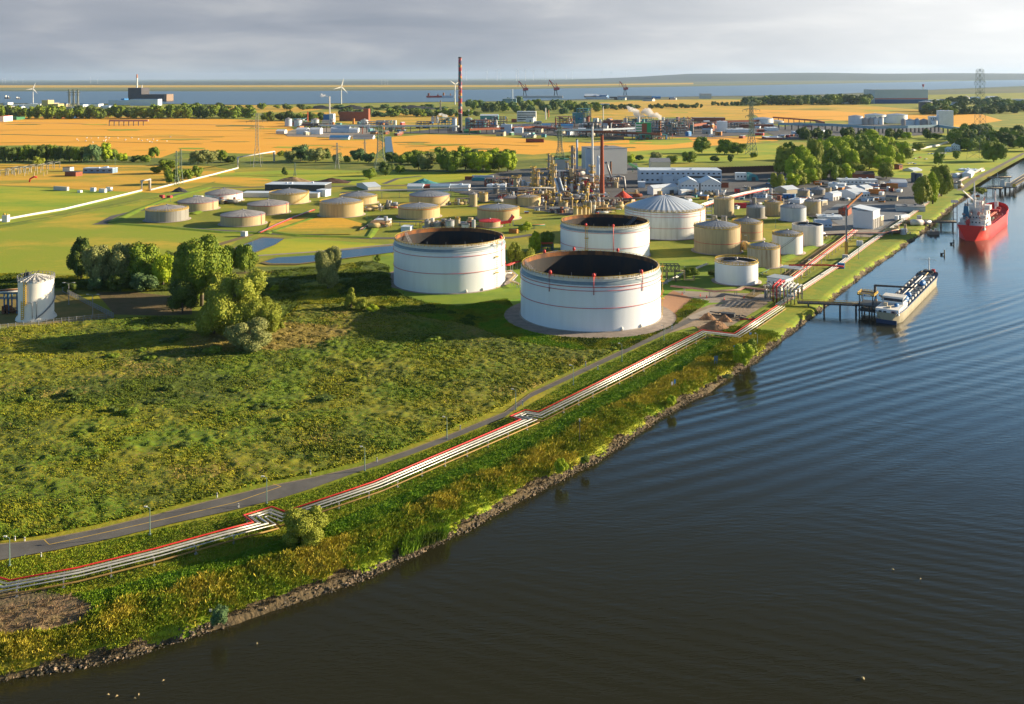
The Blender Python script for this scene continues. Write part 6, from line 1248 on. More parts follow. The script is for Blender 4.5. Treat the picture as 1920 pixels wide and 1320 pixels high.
# --- jetties
def jetty(label, x1, y1, x2, y2, wid=3.0, z=2.2, piles=5, rail=yelo, group=None, zl=0.3):
    a, b = P(x1, y1, z), P(x2, y2, z); d = b-a; Ln = d.length; o = thing('jetty', label, 'jetty', (a.x, a.y, WZ), math.atan2(d.y, d.x), group); zz = z-WZ
    g = G(); g.box(Ln/2, 0, zz-0.6, Ln, wid, 0.6); g.obj('deck', dark, o); g = G()
    for s in (-1, 1):
        for i in range(int(Ln/2.5)+1): g.bar((i*2.5, s*wid/2, zz), (i*2.5, s*wid/2, zz+1.1), 0.12)
        g.bar((0, s*wid/2, zz+1.1), (Ln, s*wid/2, zz+1.1), 0.16)
    g.obj('railing', rail, o)
    for i in range(piles):
        for s in (-1, 1): g = G(); g.cyl(Ln*(i+0.7)/piles, s*wid*0.35, -4, 0.3, zz+3.5, 8); g.obj('pile', dark, o)
    g = G(); g.tube([(0, 0.4, zz+0.5), (Ln, 0.4, zz+0.5)], 0.3, 6); g.obj('pipe', beige, o); return o, Ln, zz
jetty('narrow dark gangway from the bank to the yellow edged platform', 1495, 566, 1614, 571, 2.8, 2.2, 4)
# loading platform
c = P(1631, 592, WZ); o = thing('loading_platform', 'dark steel loading tower with yellow railings beside the inland tanker', 'platform', c, -R(SHIP_AZ)); H1 = ph(c, 42)
g = G()
for x in (-4.5, 0, 4.5):
    for y in (-1, 4, 9): g.box(x, y, -4, 0.55, 0.55, H1*0.45+4)
for x in (-4.5, 1.5):
    for y in (-1, 6): g.box(x, y, H1*0.45, 0.4, 0.4, H1*0.5)
for z in (H1*0.2, H1*0.45):
    g.box(0, 4, z, 10, 11.5, 0.4)
for x in (-4.5, 1.5): g.bar((x, -1, H1*0.45), (x, 6, H1*0.9), 0.25)
g.obj('steel_frame', dark, o)
g = G(); g.box(-1.5, 2.5, H1*0.9, 7.5, 8.5, 0.35); g.obj('upper_deck', dorm, o)
g = G()
for x0, y0, x1, y1 in ((-5.2,-1.7,2.2,-1.7), (2.2,-1.7,2.2,6.7), (-5.2,-1.7,-5.2,6.7), (-5.2,6.7,2.2,6.7)):
    g.bar((x0, y0, H1*0.9+0.5), (x1, y1, H1*0.9+0.5), 0.3); g.bar((x0, y0, H1*0.9+1.2), (x1, y1, H1*0.9+1.2), 0.22)
    for i in range(6): t = i/5; g.bar((x0+(x1-x0)*t, y0+(y1-y0)*t, H1*0.9), (x0+(x1-x0)*t, y0+(y1-y0)*t, H1*0.9+1.2), 0.2)
g.obj('railing', yelo, o); g = G(); g.box(-1, -1.95, H1*0.9-0.4, 3.4, 0.12, 1.3); g.obj('sign_board', whp, o); g = G(); g.box(-2, -2.05, H1*0.9-0.1, 0.6, 0.06, 0.8); g.obj('sign_mark', blu, o)
g = G(); g.box(1.5, 4, H1*0.9, 1.0, 1.0, 4.5); g.bar((1.5, 4, H1*0.9+4.2), (20, -2, H1*0.9+6.5), 0.9, 0, 0.7); g.obj('loading_arm', dark, o)
g = G(); g.bar((3, 6, H1*0.85), (8, 12, 3), 0.8); g.bar((4, 5, H1*0.7), (9, 10, 3), 0.5); g.obj('hose', whp, o); g = G(); rd = random.Random(2)
for i in range(18): g.box(rd.uniform(-4, 8), rd.uniform(0, 12), H1*0.2+0.4, 0.9, 0.9, rd.uniform(1, 3))
g.obj('pump_gear', M('gear_mixed', (0.30,0.16,0.10), (0.42,0.38,0.30), 0.7, 0.7, lo=0.45, hi=0.55), o)
for x, y in ((5, 14), (7, 20), (9, 26)): g = G(); g.cyl(x-1, y, -4, 0.5, 7.5, 8); g.obj('fender_pile', M('pile_wood', (0.30,0.24,0.15), (0.2,0.15,0.1), 1), o)
jetty('dark gangway running out to the stern of the red tanker', 1727, 415, 1793, 416, 3, 2.5, 3, dark)
jetty('long dark jetty behind the red tanker', 1825, 353, 1880, 353, 4, 3, 4, dark)
jetty('far thin jetty near the right edge', 1852, 333, 1896, 332, 3, 3, 3, dark)
jetty('long wooden quay with yellow edge at the right edge of the picture', 1893, 350, 1945, 318, 8, 2.5, 6, yelo)
c = P(1884, 360, WZ); o = thing('loading_platform', 'jetty head with white gear and mast behind the red tanker', 'platform', c); g = G()
for x in (-5, 0, 5, 9): g.cyl(x, 0, -4, 0.6, 8, 8); g.cyl(x, 8, -4, 0.6, 8, 8)
g.box(2, 4, 4, 18, 11, 0.8); g.obj('deck', dark, o); g = G(); g.box(0, 5, 4.8, 3, 3, 7); g.box(5, 4, 4.8, 4, 3, 4); g.bar((-4, 4, 4.8), (-5, 4, 18), 0.4); g.obj('loading_gear', whp, o); g = G(); g.box(9, 0, 4.8, 3, 0.3, 3); g.obj('railing', yelo, o)
c = P(1791, 425, WZ); o = thing('navigation_mast', 'twin leg mast with white board at the stern of the red tanker', 'mast', c); g = G(); hh = ph(c, 45); [g.bar((x, 0, 0), (x, 0, hh), 0.4) for x in (-1.4, 1.4)]; [g.bar((-1.4, 0, hh*t), (1.4, 0, hh*t), 0.2) for t in (.3, .6, .9)]; g.obj('frame', dark, o); g = G(); g.box(-0.6, -0.3, hh, 5.2, 0.3, 2.0); g.obj('board', whp, o)
for x, y, lab in ((1768, 478, 'nearer weathered mooring post in the canal'), (1786, 458, 'farther dark mooring post near the red stern'), (1878, 366, 'small dark mooring post behind the red ship')):
    c = P(x, y, WZ); o = thing('mooring_post', lab, 'mooring post', c); g = G(); g.cyl(-0.9, 0, -2, 0.8, 3.2, 8); g.bar((-1.6, 0, 1), (0.6, 0, 1), 0.5); g.obj('dolphin_base', dark, o); g = G(); g.cyl(0.9, 0, -2, 0.4, 5.2, 8); g.obj('post', MATS['pile_wood'] if x == 1768 else dark, o)
c = P(1750, 434, 0); o = thing('mooring_platform', 'small concrete mooring platform on the bank before the red ship', 'platform', c); g = G(); g.box(0, 0, -2, 7, 4, 2.4); g.obj('slab', concr, o); g = G(); g.box(1.5, 0, 0.4, 1.2, 1.2, 1.6); g.box(-1.5, 0.4, 0.4, 1, 1, 1); g.obj('bollard', whp, o)
# far ships
def fship(label, x, y, wpx, hpx, hm, sm_):
    c = P(x, y, 0.6); c.z = 1.5; w, h = ph(c, wpx), ph(c, hpx); o = thing('cargo_ship', label, 'ship', c, math.pi/2 if False else 0); g = G(); g.add([(-w/2,-8,0),(w/2,-8,0),(w/2,8,0),(-w/2,8,0),(-w/2-w*.02,-8,h*.4),(w/2+w*.04,-8,h*.4),(w/2+w*.04,8,h*.4),(-w/2-w*.02,8,h*.4)], [(0,1,5,4),(1,2,6,5),(2,3,7,6),(3,0,4,7),(4,5,6,7)]); g.obj('hull', hm, o); g = G(); g.box(-w*.38, 0, h*.4, w*.12, 12, h*.6); g.obj('superstructure', sm_, o); g = G(); g.bar((w*.2, 0, h*.4), (w*.2, 0, h*.9), 3); g.box(w*.2, 0, h*.4, w*.1, 8, h*.2); g.obj('mast', sm_, o)
fship('small white ship far left on the wide river', 14, 185, 8, 6, dark, whp); fship('second small ship right of the first on the wide river', 34, 186, 6, 4, dark, whp); fship('red dredger on the wide river left of the striped chimney', 815, 183, 30, 8, red, brk); fship('blue grey ship with striped legs near the striped chimney', 840, 183, 22, 9, bwb, ora)
# driftwood flecks
for i, (x, y) in enumerate([(203,1303),(219,1306),(260,1303),(253,1310),(306,1277),(482,1207),(1674,1068),(1726,1086),(1618,1272),(1052,920)]):
    c = P(x, y, WZ+0.15); s = ph(c, 3.2 if x != 1618 else 6); g = G(); g.add([(-s,0,0.05),(0,-s*.5,0.12),(s,0,0.02),(s*.2,s*.4,0.15),(0,0,0.35)], [(0,1,4),(1,2,4),(2,3,4),(3,0,4)]); tag(g.obj('floating_debris', beige2, None, c, i), 'pale fleck of debris floating on the dark water'+(' near the bottom edge' if y > 1200 else ' in the right half' if x > 1500 else ' off the bank'), 'debris', 'debris floating on the canal')
# ---------------------------------------------------------------- lattice towers, turbines, chimneys, lamps
def pylon_mesh(h, base, arms=3, t=0.35, wid=0.30):
    g = G(); tw = base*0.14; waist = 0.42; nseg = 9
    def half(z): return base/2*(1-z/(h*waist))+base*0.20*(z/(h*waist)) if z < h*waist else base*0.20+(tw-base*0.20)*((z-h*waist)/(h*(1-waist)))
    zs = [h*waist*(1-(1-i/4)**1.0) for i in range(5)]+[h*waist+h*(1-waist)*i/nseg for i in range(1, nseg+1)]
    for a, b in zip(zs, zs[1:]):
        p, q = half(a), half(b); C = [(-1,-1),(1,-1),(1,1),(-1,1)]
        for i in range(4):
            x, y = C[i]; u, v = C[(i+1) % 4]
            g.bar((x*p, y*p, a), (x*q, y*q, b), t); g.bar((x*p, y*p, a), (u*q, v*q, b), t*0.6); g.bar((u*p, v*p, a), (x*q, y*q, b), t*0.6); g.bar((x*q, y*q, b), (u*q, v*q, b), t*0.6)
    g2 = []
    for k in range(arms):
        z = h*(0.74+0.12*k); w = h*wid*[0.42, 0.62, 0.40][k % 3]; gg = G()
        for s in (-1, 1):
            for y in (-1, 1): gg.bar((0, y*half(z), z), (s*w, 0, z), t*0.7); gg.bar((0, y*half(z), z+h*0.035), (s*w, 0, z), t*0.7)
            for j in range(1, 4): gg.bar((s*w*j/4, 0, z), (s*w*(j-0.5)/4, 0, z+h*0.02), t*0.5)
            for e in (0.55, 1.0): gg.bar((s*w*e, 0, z), (s*w*e, 0, z-h*0.035), t*0.9)
        g2.append(gg)
    g.bar((0, 0, h*0.97), (0, 0, h*1.0), t); return g, g2
pyg = M('lattice_green', (0.10,0.16,0.13), (0.15,0.20,0.16), 0.5, 0.6); pyy = M('lattice_grey', (0.28,0.29,0.25), (0.22,0.23,0.2), 0.5, 0.6)
def pylon(label, x, yb, yt, bpx, mat=pyg, arms=3, rz=0.4, t=0.35, name='lattice_tower', wid=0.30):
    c = P(x, yb); h = ph(c, yb-yt); b = ph(c, bpx); o = thing(name, label, 'pylon', c, rz); g, ar = pylon_mesh(h, b, arms, t*max(0.8, c.y/1300), wid); tb = g.obj('tower_body', mat, o)
    for a in ar: a.obj('cross_arm', mat, tb)
    return o
pylon('tall lattice tower left of the white pipe crossing', 482, 313, 213, 14, pyy, 3, 0.3)
pylon('big double legged lattice tower in the long tree belt', 713, 323, 236, 26, pyg, 3, 0.3, 0.45)
pylon('thin lattice tower between the grey willows', 632, 316, 268, 8, pyy, 2, 0.3, wid=0.34)
pylon('slim tower behind the dead tree on the gold field', 684, 292, 260, 6, pyy, 1, 0.3, 0.25)
pylon('right twin green mast beside the olive tree', 339, 345, 280, 9, pyg, 2, 0.3, wid=0.12); pylon('left twin green mast beside the olive tree', 331, 347, 283, 7, pyg, 2, 0.3, wid=0.12)
pylon('lattice tower in front of the chemical works left of the white chimney', 1050, 302, 238, 17, pyg, 3, 0.3, 0.4)
pylon('lattice tower at the edge of the far field right of the round trees', 1409, 290, 192, 17, pyg, 3, 0.3, 0.45)
pylon('tallest lattice pylon on the lawn near the right edge', 1838, 300, 130, 34, pyg, 3, 0.25, 0.24, wid=0.12)
pylon('thin tower right of the great pylon far behind', 553, 330, 305, 5, pyg, 1, 0.3, 0.25)
for i, x in enumerate((130, 138, 146)): pylon(['left','middle','right'][i]+' one of three grey transmission masts by the power station', x, 206, 168, 6, pyy, 3, 0.0, 0.35, wid=0.2)
pylon('small tower above the coal heaps', 826, 213, 188, 5, pyy, 2, 0.3, 0.3)
def turbine(label, x, yb, yhub, blade_px, ang, w=1.0, group=None, small=False):
    c = P(x, yb); h = ph(c, yb-yhub); bl_ = ph(c, blade_px); o = thing('wind_turbine', label, 'wind turbine', c, 0.6, group); s = 1.0 if not small else 1.6
    g = G(); g.lathe([(h*0.032*w*s, 0), (h*0.016*w*s, h)], 12); g.obj('tower', whp, o); g = G(); g.box(0, 0, h-h*0.01, h*0.045*s, h*0.09*s, h*0.045*s); g.ball(0, -h*0.05, h+h*0.012, h*0.024*s, h*0.02*s, h*0.024*s, 8); nac = g.obj('nacelle', whp, o)
    for k in range(3):
        a = R(ang+120*k); d = Vector((math.sin(a), 0, math.cos(a))); p = Vector((0, -h*0.055, h+h*0.01)); n_ = Vector((d.z, 0, -d.x)); w0 = bl_*0.13*s; g = G()
        g.add([p-n_*w0*0.3, p+d*bl_*0.2-n_*w0*0.6, p+d*bl_, p+d*bl_*0.2+n_*w0*0.5, p+n_*w0*0.3+Vector((0, h*.01, 0)), p+d*bl_*0.3+Vector((0, h*.012, 0))], [(0, 1, 2, 3, 4), (4, 3, 2, 5), (4, 5, 1, 0), (5, 2, 1)]); g.obj('blade', whp, nac)
    return o
turbine('wind turbine at the left end of the river shore', 62, 193, 166.5, 13, 22)
turbine('wind turbine in the middle of the river shore', 640, 195, 163, 18, 15)
turbine('wind turbine directly left of the striped chimney', 853, 196, 158.5, 15, -58)
far_t = [(5,154,149,3.5),(10,154,148,4),(25,154,149,4),(30,154,150,3),(43,154,149,3),(170,154,147,3.5),(183,155,149,4),(716,157,150,3),(722,157,150,3),(727,157,150,3),(875,149,134,4),(913,149,134,4),(932,149,133,4.5),(939,149,139,3),(968,150,132,5),(972,150,134,4),(985,150,133,4.5),(1000,149,134,3.5),(1023,149,134,4),(1040,148,134,4),(1062,148,135,3),(1073,147,134,3),(1108,147,134,3),(1129,147,134,3),(1146,147,136,3),(1175,145,133,3)]
for i, (x, yb, yhb, bp_) in enumerate(far_t):
    c = P(x, yb+2.2); h = ph(c, yb-yhb+2.2); g = G(); hz = M('far_turbine', (0.55,0.57,0.60)); g.lathe([(h*0.02, 0), (h*0.014, h)], 6); b_ = ph(c, bp_)
    for k in range(3): a = R(i*47+120*k); p = Vector((0, -2, h)); g.bar(p, p+Vector((math.sin(a)*b_, -b_*0.3*math.sin(a), math.cos(a)*b_)), h*0.03, 0, h*0.012)
    tag(g.obj('wind_turbine', hz, None, c), 'tiny wind turbine on the '+('left' if x < 700 else 'middle' if x < 860 else 'right')+' part of the far shore', 'wind turbine', 'tiny turbines on the far shore, '+('left' if x < 700 else 'middle' if x < 860 else 'right'))
def chimney(label, x, yb, yt, wpx, mats, bands=1, top=None, name='chimney', taper=0.85):
    c = P(x, yb); h = ph(c, yb-yt); r = ph(c, wpx/2); o = thing(name, label, 'chimney', c); 
    for k in range(bands):
        a, b = k/bands, (k+1)/bands; g = G(); g.lathe([(r*(1-(1-taper)*a), h*a), (r*(1-(1-taper)*b), h*b)], 20); 
        if k == bands-1: g.disc(0, 0, h*b-0.1, r*taper, 20)
        g.obj('shaft' if bands == 1 else 'shaft_band', mats[k % len(mats)], o)
    g = G(); g.lathe([(r*taper*1.08, h*0.985), (r*taper*1.08, h+0.3), (r*taper*0.9, h+0.3)], 20); g.obj('crown_ring', top or dark, o); 
    return o, r, h
# painted chimney: coloured mosaic of rings and patches
def mosaic():
    m = bpy.data.materials.new('painted_mosaic'); m.use_nodes = True; t = m.node_tree; b = t.nodes['Principled BSDF']; g = t.nodes.new('ShaderNodeNewGeometry'); v = t.nodes.new('ShaderNodeTexVoronoi'); v.inputs['Scale'].default_value = 0.22
    h = t.nodes.new('ShaderNodeHueSaturation'); h.inputs['Saturation'].default_value = 1.0; h.inputs['Value'].default_value = 0.36
    t.links.new(g.outputs['Position'], v.inputs['Vector']); s_ = t.nodes.new('ShaderNodeSeparateColor'); ra = t.nodes.new('ShaderNodeValToRGB'); ra.color_ramp.interpolation = 'CONSTANT'; t.links.new(v.outputs['Color'], s_.inputs[0]); t.links.new(s_.outputs[0], ra.inputs[0])
    for q, c_ in ((0.0, (0.30,0.02,0.03)), (0.3, (0.05,0.07,0.16)), (0.5, (0.45,0.30,0.28)), (0.65, (0.04,0.16,0.18)), (0.78, (0.42,0.22,0.03)), (0.88, (0.25,0.04,0.14))):
        e_ = ra.color_ramp.elements[0] if q == 0 else ra.color_ramp.elements.new(q); e_.color = (*c_, 1)
    t.links.new(ra.outputs[0], b.inputs['Base Color']); b.inputs['Roughness'].default_value = 0.7; return m
mos = mosaic()
chimney('very tall chimney painted in many bright colours in the far works', 863, 249, 107, 8.2, [dark, dark, mos, mos, mos, mos, mos, mos], 8, dark, taper=0.75)
o, r, h = chimney('red brown brick chimney in the middle of the refinery', 1129, 373, 252, 9, [M('chimney_brick', (0.33,0.075,0.03), (0.26,0.06,0.03), 0.3, 0.85)], 1, rfd, taper=0.62)
chimney('tall white steel chimney of the refinery', 1111, 336, 238, 4.6, [whp], 1, whp, taper=0.7)
chimney('slender pale chimney behind the process columns', 1082, 322, 261, 4, [bwb], 1, None, taper=0.9)
chimney('short rusty chimney right of the red brown one', 1145.5, 334, 303, 3.6, [rust], 1, None, taper=0.95)
chimney('white chimney with steam of the works with the brick building', 618, 216, 181, 2.6, [whp], 1, whp)
chimney('white and orange tipped chimney of the dark power station', 257, 166, 139.5, 3.0, [whp, whp, whp, ora], 4, red)
chimney('short white stack beside the power station chimney', 266, 178, 159, 2, [whp], 1)
chimney('white steel chimney in front of the river works', 961, 202, 166, 2.2, [bwb], 1); chimney('thin white chimney in the chemical works', 1131, 226, 199, 2, [whp], 1); chimney('white stack of the chemical works left part', 1023, 224, 202, 2.6, [whp], 1); chimney('orange stack beside the white one in the chemical works', 1028.5, 220, 206, 2.4, [ora], 1)
chimney('red and white stack right of the striped chimney', 879, 218, 204, 1.8, [whp], 1); chimney('orange flare stack of the far works left', 577, 228, 209, 2.0, [M('signal_orange', (0.6,0.12,0.04), None)], 1)
# water tower shaped mast on the grey hall
c = P(1731, 169); o = thing('water_tower', 'small red topped water tower behind the grey hall', 'tower', c); g = G(); g.cyl(0, 0, 0, ph(c, 1), ph(c, 6), 8); g.obj('shaft', whp, o); g = G(); g.cyl(0, 0, ph(c, 6), ph(c, 1.2), ph(c, 5), 10, 0, ph(c, 2.6)); g.obj('bowl', red, o)
# red harbour cranes
for x, y, ht, lab in ((984, 181, 30, 'left red harbour crane on the river quay'), (1042, 181, 32, 'tall red harbour crane on the river quay in the middle'), (1172, 178, 26, 'right red harbour crane above the shipyard hall')):
    c = P(x, y); s = ph(c, ht); o = thing('harbour_crane', lab, 'crane', c); rc = M('crane_red', (0.50,0.03,0.05), (0.42,0.03,0.05), 0.1); g = G()
    for a in (-1, 1): g.bar((a*s*.10, 0, 0), (a*s*.05, 0, s*.34), s*.04)
    g.box(0, 0, s*.34, s*.20, s*.12, s*.05); g.obj('portal', dark, o); g = G(); g.box(s*.05, 0, s*.38, s*.34, s*.14, s*.16); g.obj('machine_house', rc, o); g = G()
    g.bar((-s*.02, 0, s*.40), (-s*.38, 0, s*.98), s*.045); g.bar((s*.12, 0, s*.5), (-s*.38, 0, s*.98), s*.03); g.bar((s*.12, 0, s*.5), (s*.02, 0, s*.78), s*.035); g.bar((-s*.38, 0, s*.98), (-s*.44, 0, s*.60), s*.02); g.obj('jib', rc, o)
# street lamps along the near road
lampst = M('lamp_green_steel', (0.16,0.24,0.22), (0.12,0.19,0.17), 1.0, 0.5)
def lamp_thing(label, x, yb, hpx, arms=1, group='street lamps along the near road', mat=lampst, t=0.14):
    c = P(x, yb, 0.26); h = ph(c, hpx); o = thing('street_lamp', label, 'street lamp', c, 0, group); g = G(); g.lathe([(t*1.1, 0), (t*0.6, h)], 8); g.box(0, 0, 0, 0.5, 0.5, 0.3); g.obj('pole', mat, o)
    for s in ((-1,) if arms == 1 else (-1, 1)):
        g = G(); g.bar((0, 0, h-0.15), (s*h*0.11*arms**0.6, 0, h+0.25), 0.12); am = g.obj('arm', mat, o); g = G(); g.box(s*h*0.155*arms**0.6, 0, h+0.18, h*0.11, 0.4, 0.22); g.obj('lamp_head', whp, am)
LPS = [(18,1061,53),(281,1003,51),(500,944,49),(684,883,44),(838,823,40),(967,769,38),(1075,722,36),(1166,678,33),(1245,638,27)]
nm = ['first','second','third','fourth','fifth','sixth','seventh','eighth','ninth']
for (x, y, h), q in zip(LPS, nm): lamp_thing('single arm street lamp, '+q+' along the near road from the left', x, y, h)
for x, y, h, lab in ((1404,482,40,'lamp post on the bank slope below the quay road'),(810,635,0,''),(415,676,0,''),(1420,648,22,'lamp post by the road behind the pipeline corner')):
    if h: lamp_thing(lab, x, y, h, group='lamp posts near the quay')
lamp_thing('double arm lamp post left of the fence corner', 129, 571, 40, 2, 'double arm lamps beside the slim white tank', steel, 0.2); lamp_thing('double arm lamp post at the right by the fence corner', 174, 595, 42, 2, 'double arm lamps beside the slim white tank', steel, 0.2)
for x, y, h, lab in ((320,378,17,'lamp post beside the left tank farm road'),(543,404,20,'lamp post between the brown and sand coloured tanks'),(688,411,21,'lamp post by the pump station of the tank farm'),(474,478,30,'white post with red foot between the ponds'),(1454,428,18,'lamp post in the tank yard with pink head'),(1610,486,38,'brown lamp post on the canal bank near the hut'),(1285,513,12,'small green lamp post in the lush grass'),(216,325,38,'wooden pole at the right end of the long blue shed'),(1251,533,10,'short lamp by the pipe truss')): lamp_thing(lab, x, y, h, group=None)
# white marker posts
mk = None; MK = [(77,1043),(447,951),(707,865),(863,804),(980,756),(1121,692),(46,1014),(407,934),(582,892)]
for i, (x, y) in enumerate([(77,1045),(447,953),(707,867),(863,806),(980,760),(1121,694),(46,1016),(407,933),(582,890),(1098,687),(28,1014),(1260,617)]):
    c = P(x, y, 0.1); s = c.y/250
    if mk is None:
        o = thing('marker_post', 'white marker post with dark band at the edge of the near road', 'marker post', c, 0, 'marker posts along the near road'); g = G(); g.box(0, 0, 0, 0.28, 0.22, 1.25); g.obj('post', whp, o); g = G(); g.box(0, 0, 0.85, 0.30, 0.24, 0.22); g.obj('band', dark, o); mk = o; o.scale = (s, s, s)
    else: o = dup(mk, c, 0, (s, s, s))
# signs
def sign(label, x, y, hpx, wpx, mat, legs=1):
    c = P(x, y); h = ph(c, hpx); w = ph(c, wpx); o = thing('sign', label, 'sign', c, 0.3); g = G(); [g.box(q, 0, 0, 0.18, 0.18, h) for q in ((0,) if legs == 1 else (-w*.3, w*.3))]; g.obj('post', steel, o); g = G(); g.box(0, -0.14, h*0.62, w, 0.1, h*0.42); g.obj('board', mat, o)
sign('dark blue sign on two posts on the bank right of the pipeline end', 1342, 690, 22, 8, M('sign_bluegrey', (0.10,0.16,0.20)), 2); sign('grey sign with post, left of the pair on the bank', 1260, 732, 16, 4, bgy); sign('dark blue sign, right of the pair on the bank', 1265, 730, 18, 3.5, blu); sign('small blue sign near the pair of shrubs', 1377, 656, 8, 4, blu); sign('blue square sign by the road bend', 1407, 634, 10, 5, blu); sign('small white board standing on the lower bank', 395, 1152, 10, 5, whp)
c = P(1087, 832); o = thing('gauge_post', 'wooden post with white foot and cap on the bank slope', 'post', c); g = G(); h = ph(c, 46); g.box(0, 0, 0, 0.22, 0.22, h); g.obj('post', MATS['pile_wood'], o); g = G(); g.box(0, 0, 0, 0.5, 0.5, 0.9); g.box(0, 0, h-0.6, 0.4, 0.4, 0.7); g.obj('white_marker', whp, o)
for i, (x, y) in enumerate([(1243,548),(1279,553),(1313,556),(1325,559),(1358,563),(1395,560)]):
    c = P(x, y); g = G(); g.lathe([(0.45, 0), (0.45, .1), (0.3, .1), (0.12, 1.6)], 8); tag(g.obj('traffic_cone', red, None, c), 'red traffic cone beside the path behind the front big tank', 'traffic cone', 'red cones along the path')
# fences by the slim tank
def fence(label, pts, hm, mat, post, step):
    o = thing('fence', label, 'fence', pts[0]); b = pts[0]; g = G(); n = 0
    for a, c in zip(pts, pts[1:]):
        d = c-a; k = max(1, int(d.length/step))
        for i in range(k): p = a+d*i/k-b; gp = G(); g.bar(p, p+Vector((0, 0, hm)), post)
        g.add([a-b, c-b, c-b+Vector((0, 0, hm*.9)), a-b+Vector((0, 0, hm*.9))], []); 
        for z in (hm*.9, hm*.5, 0.2): g.bar(a-b+Vector((0, 0, z)), c-b+Vector((0, 0, z)), 0.12)
        for i in range(k*5): p = a+d*i/(k*5)-b; g.bar(p, p+Vector((0, 0, hm*.9)), 0.07)
    g.obj('mesh_panel', mat, o)
    return o
fence('grey palisade fence round the yard of the slim white tank', [P(x, y, 0.26) for x, y in ((-60,622),(0,618),(100,607),(213,596),(116,546))], 2.4, steel, 0.25, 3)
# substation at the left
o = thing('switchyard', 'substation with rows of grey green steel gantries at the left edge', 'substation', P(40, 332)); b0 = P(40, 332)
for k in range(9):
    p = P(0+k*11, 330-k*1.6)-b0; w = 9; hh = ph(P(40, 332), 11+(k % 3)); g = G()
    for y in (0, 14): g.bar(p+Vector((0, y, 0)), p+Vector((0, y, hh)), 0.5)
    for y in (0, 14): g.bar(p+Vector((w, y, 0)), p+Vector((w, y, hh)), 0.5)
    for y in (0, 14): g.bar(p+Vector((-1, y, hh)), p+Vector((w+1, y, hh)), 0.5)
    g.bar(p+Vector((0, 0, hh)), p+Vector((0, 14, hh)), 0.4); g.bar(p+Vector((w, 0, hh)), p+Vector((w, 14, hh)), 0.4); g.obj('gantry', pyy, o)
for k in range(14): g = G(); p = P(10+k*6, 330-(k % 3)*3)-b0; g.cyl(p.x, p.y, 0, 0.5, 4.5, 6); g.obj('insulator', beige, o)
c = P(55, 342); g = G(); g.tube([(0,0,0.5),(1,0,4),(5,0,6),(8,0,5.5)], 0.9, 8); tag(g.obj('bent_pipe', red, None, c), 'short bent red pipe rising beside the substation', 'pipe')
# ---------------------------------------------------------------- process units of the refinery and the far works
colm = M('column_steel', (0.52,0.36,0.15), (0.32,0.24,0.14), 0.5, 0.5, 0.3, vec=(1,1,0.3)); colg = M('column_grey', (0.22,0.22,0.24), (0.16,0.15,0.15), 0.5, 0.5, 0.3)
frm = M('frame_dark', (0.09,0.08,0.085), (0.15,0.12,0.10), 0.3, 0.7)
def column(label, x, yb, yt, wpx, mat=None, plat=4, cat='column', pm=None):
    c = P(x, yb); h = ph(c, yb-yt); r = ph(c, wpx/2); mat = mat or colm; o = thing('process_column', label, cat, c); g = G(); g.lathe([(r*1.15, 0), (r, h*0.08), (r, h*0.72), (r*0.8, h*0.76), (r*0.8, h*0.97), (r*0.3, h)], 16); g.obj('shell', mat, o)
    for k in range(plat):
        z = h*(0.3+0.66*k/max(1, plat-1)); g = G(); g.lathe([(r, z), (r*1.9, z), (r*1.9, z+0.25), (r, z+0.25)], 10)
        for i in range(8): a = i*math.pi/4; g.bar((r*1.85*math.cos(a), r*1.85*math.sin(a), z), (r*1.85*math.cos(a), r*1.85*math.sin(a), z+1.5), 0.2)
        g.lathe([(r*1.85, z+1.3), (r*1.85, z+1.6)], 10); g.obj('platform', pm or yelo, o)
    g = G(); g.tube([(r*1.3, -0.5, h*0.95), (r*1.5, -0.5, h*0.6), (r*1.5, -0.5, 1)], r*0.22, 6); g.obj('side_pipe', steel, o); return o
for a in [('left column of the twin yellow railed columns by the beige tanks',1000,361,313,6.5,colm,4),('right column of the twin yellow railed columns by the beige tanks',1007,361,320,6,colm,3),('tall grey column left of the yellow railed pair',1029,350,288,4.5,colg,4),('tall column with yellow platforms beside the grey one',1034.5,356,291,5,colm,5),
 ('tan column with platforms closest behind the silos',1038,364,308,7,colm,4),('tallest rust streaked process column near the slender chimney',1073.5,340,273,7,colg,5),('red brown streaked column beside the tallest process column',1078,318,280,4,brk,2),('stout beige column left in the refinery',967,361,332,9,beige,2),
 ('stout beige base column in the middle of the refinery',1037,366,350,10,beige,1),('grey column behind the boiler house ducts',1063,345,303,4,colg,3),('small column with yellow platforms under the white chimney',1110,345,311,7,colm,3),('grey duct column right of the red brown chimney',1122,352,292,6,bwb,1),
 ('short column left of the tall grey one',1016,352,325,3.5,colg,2),('slim column by the rack at the left of the refinery',975,350,330,3,colg,2)]: column(*a)
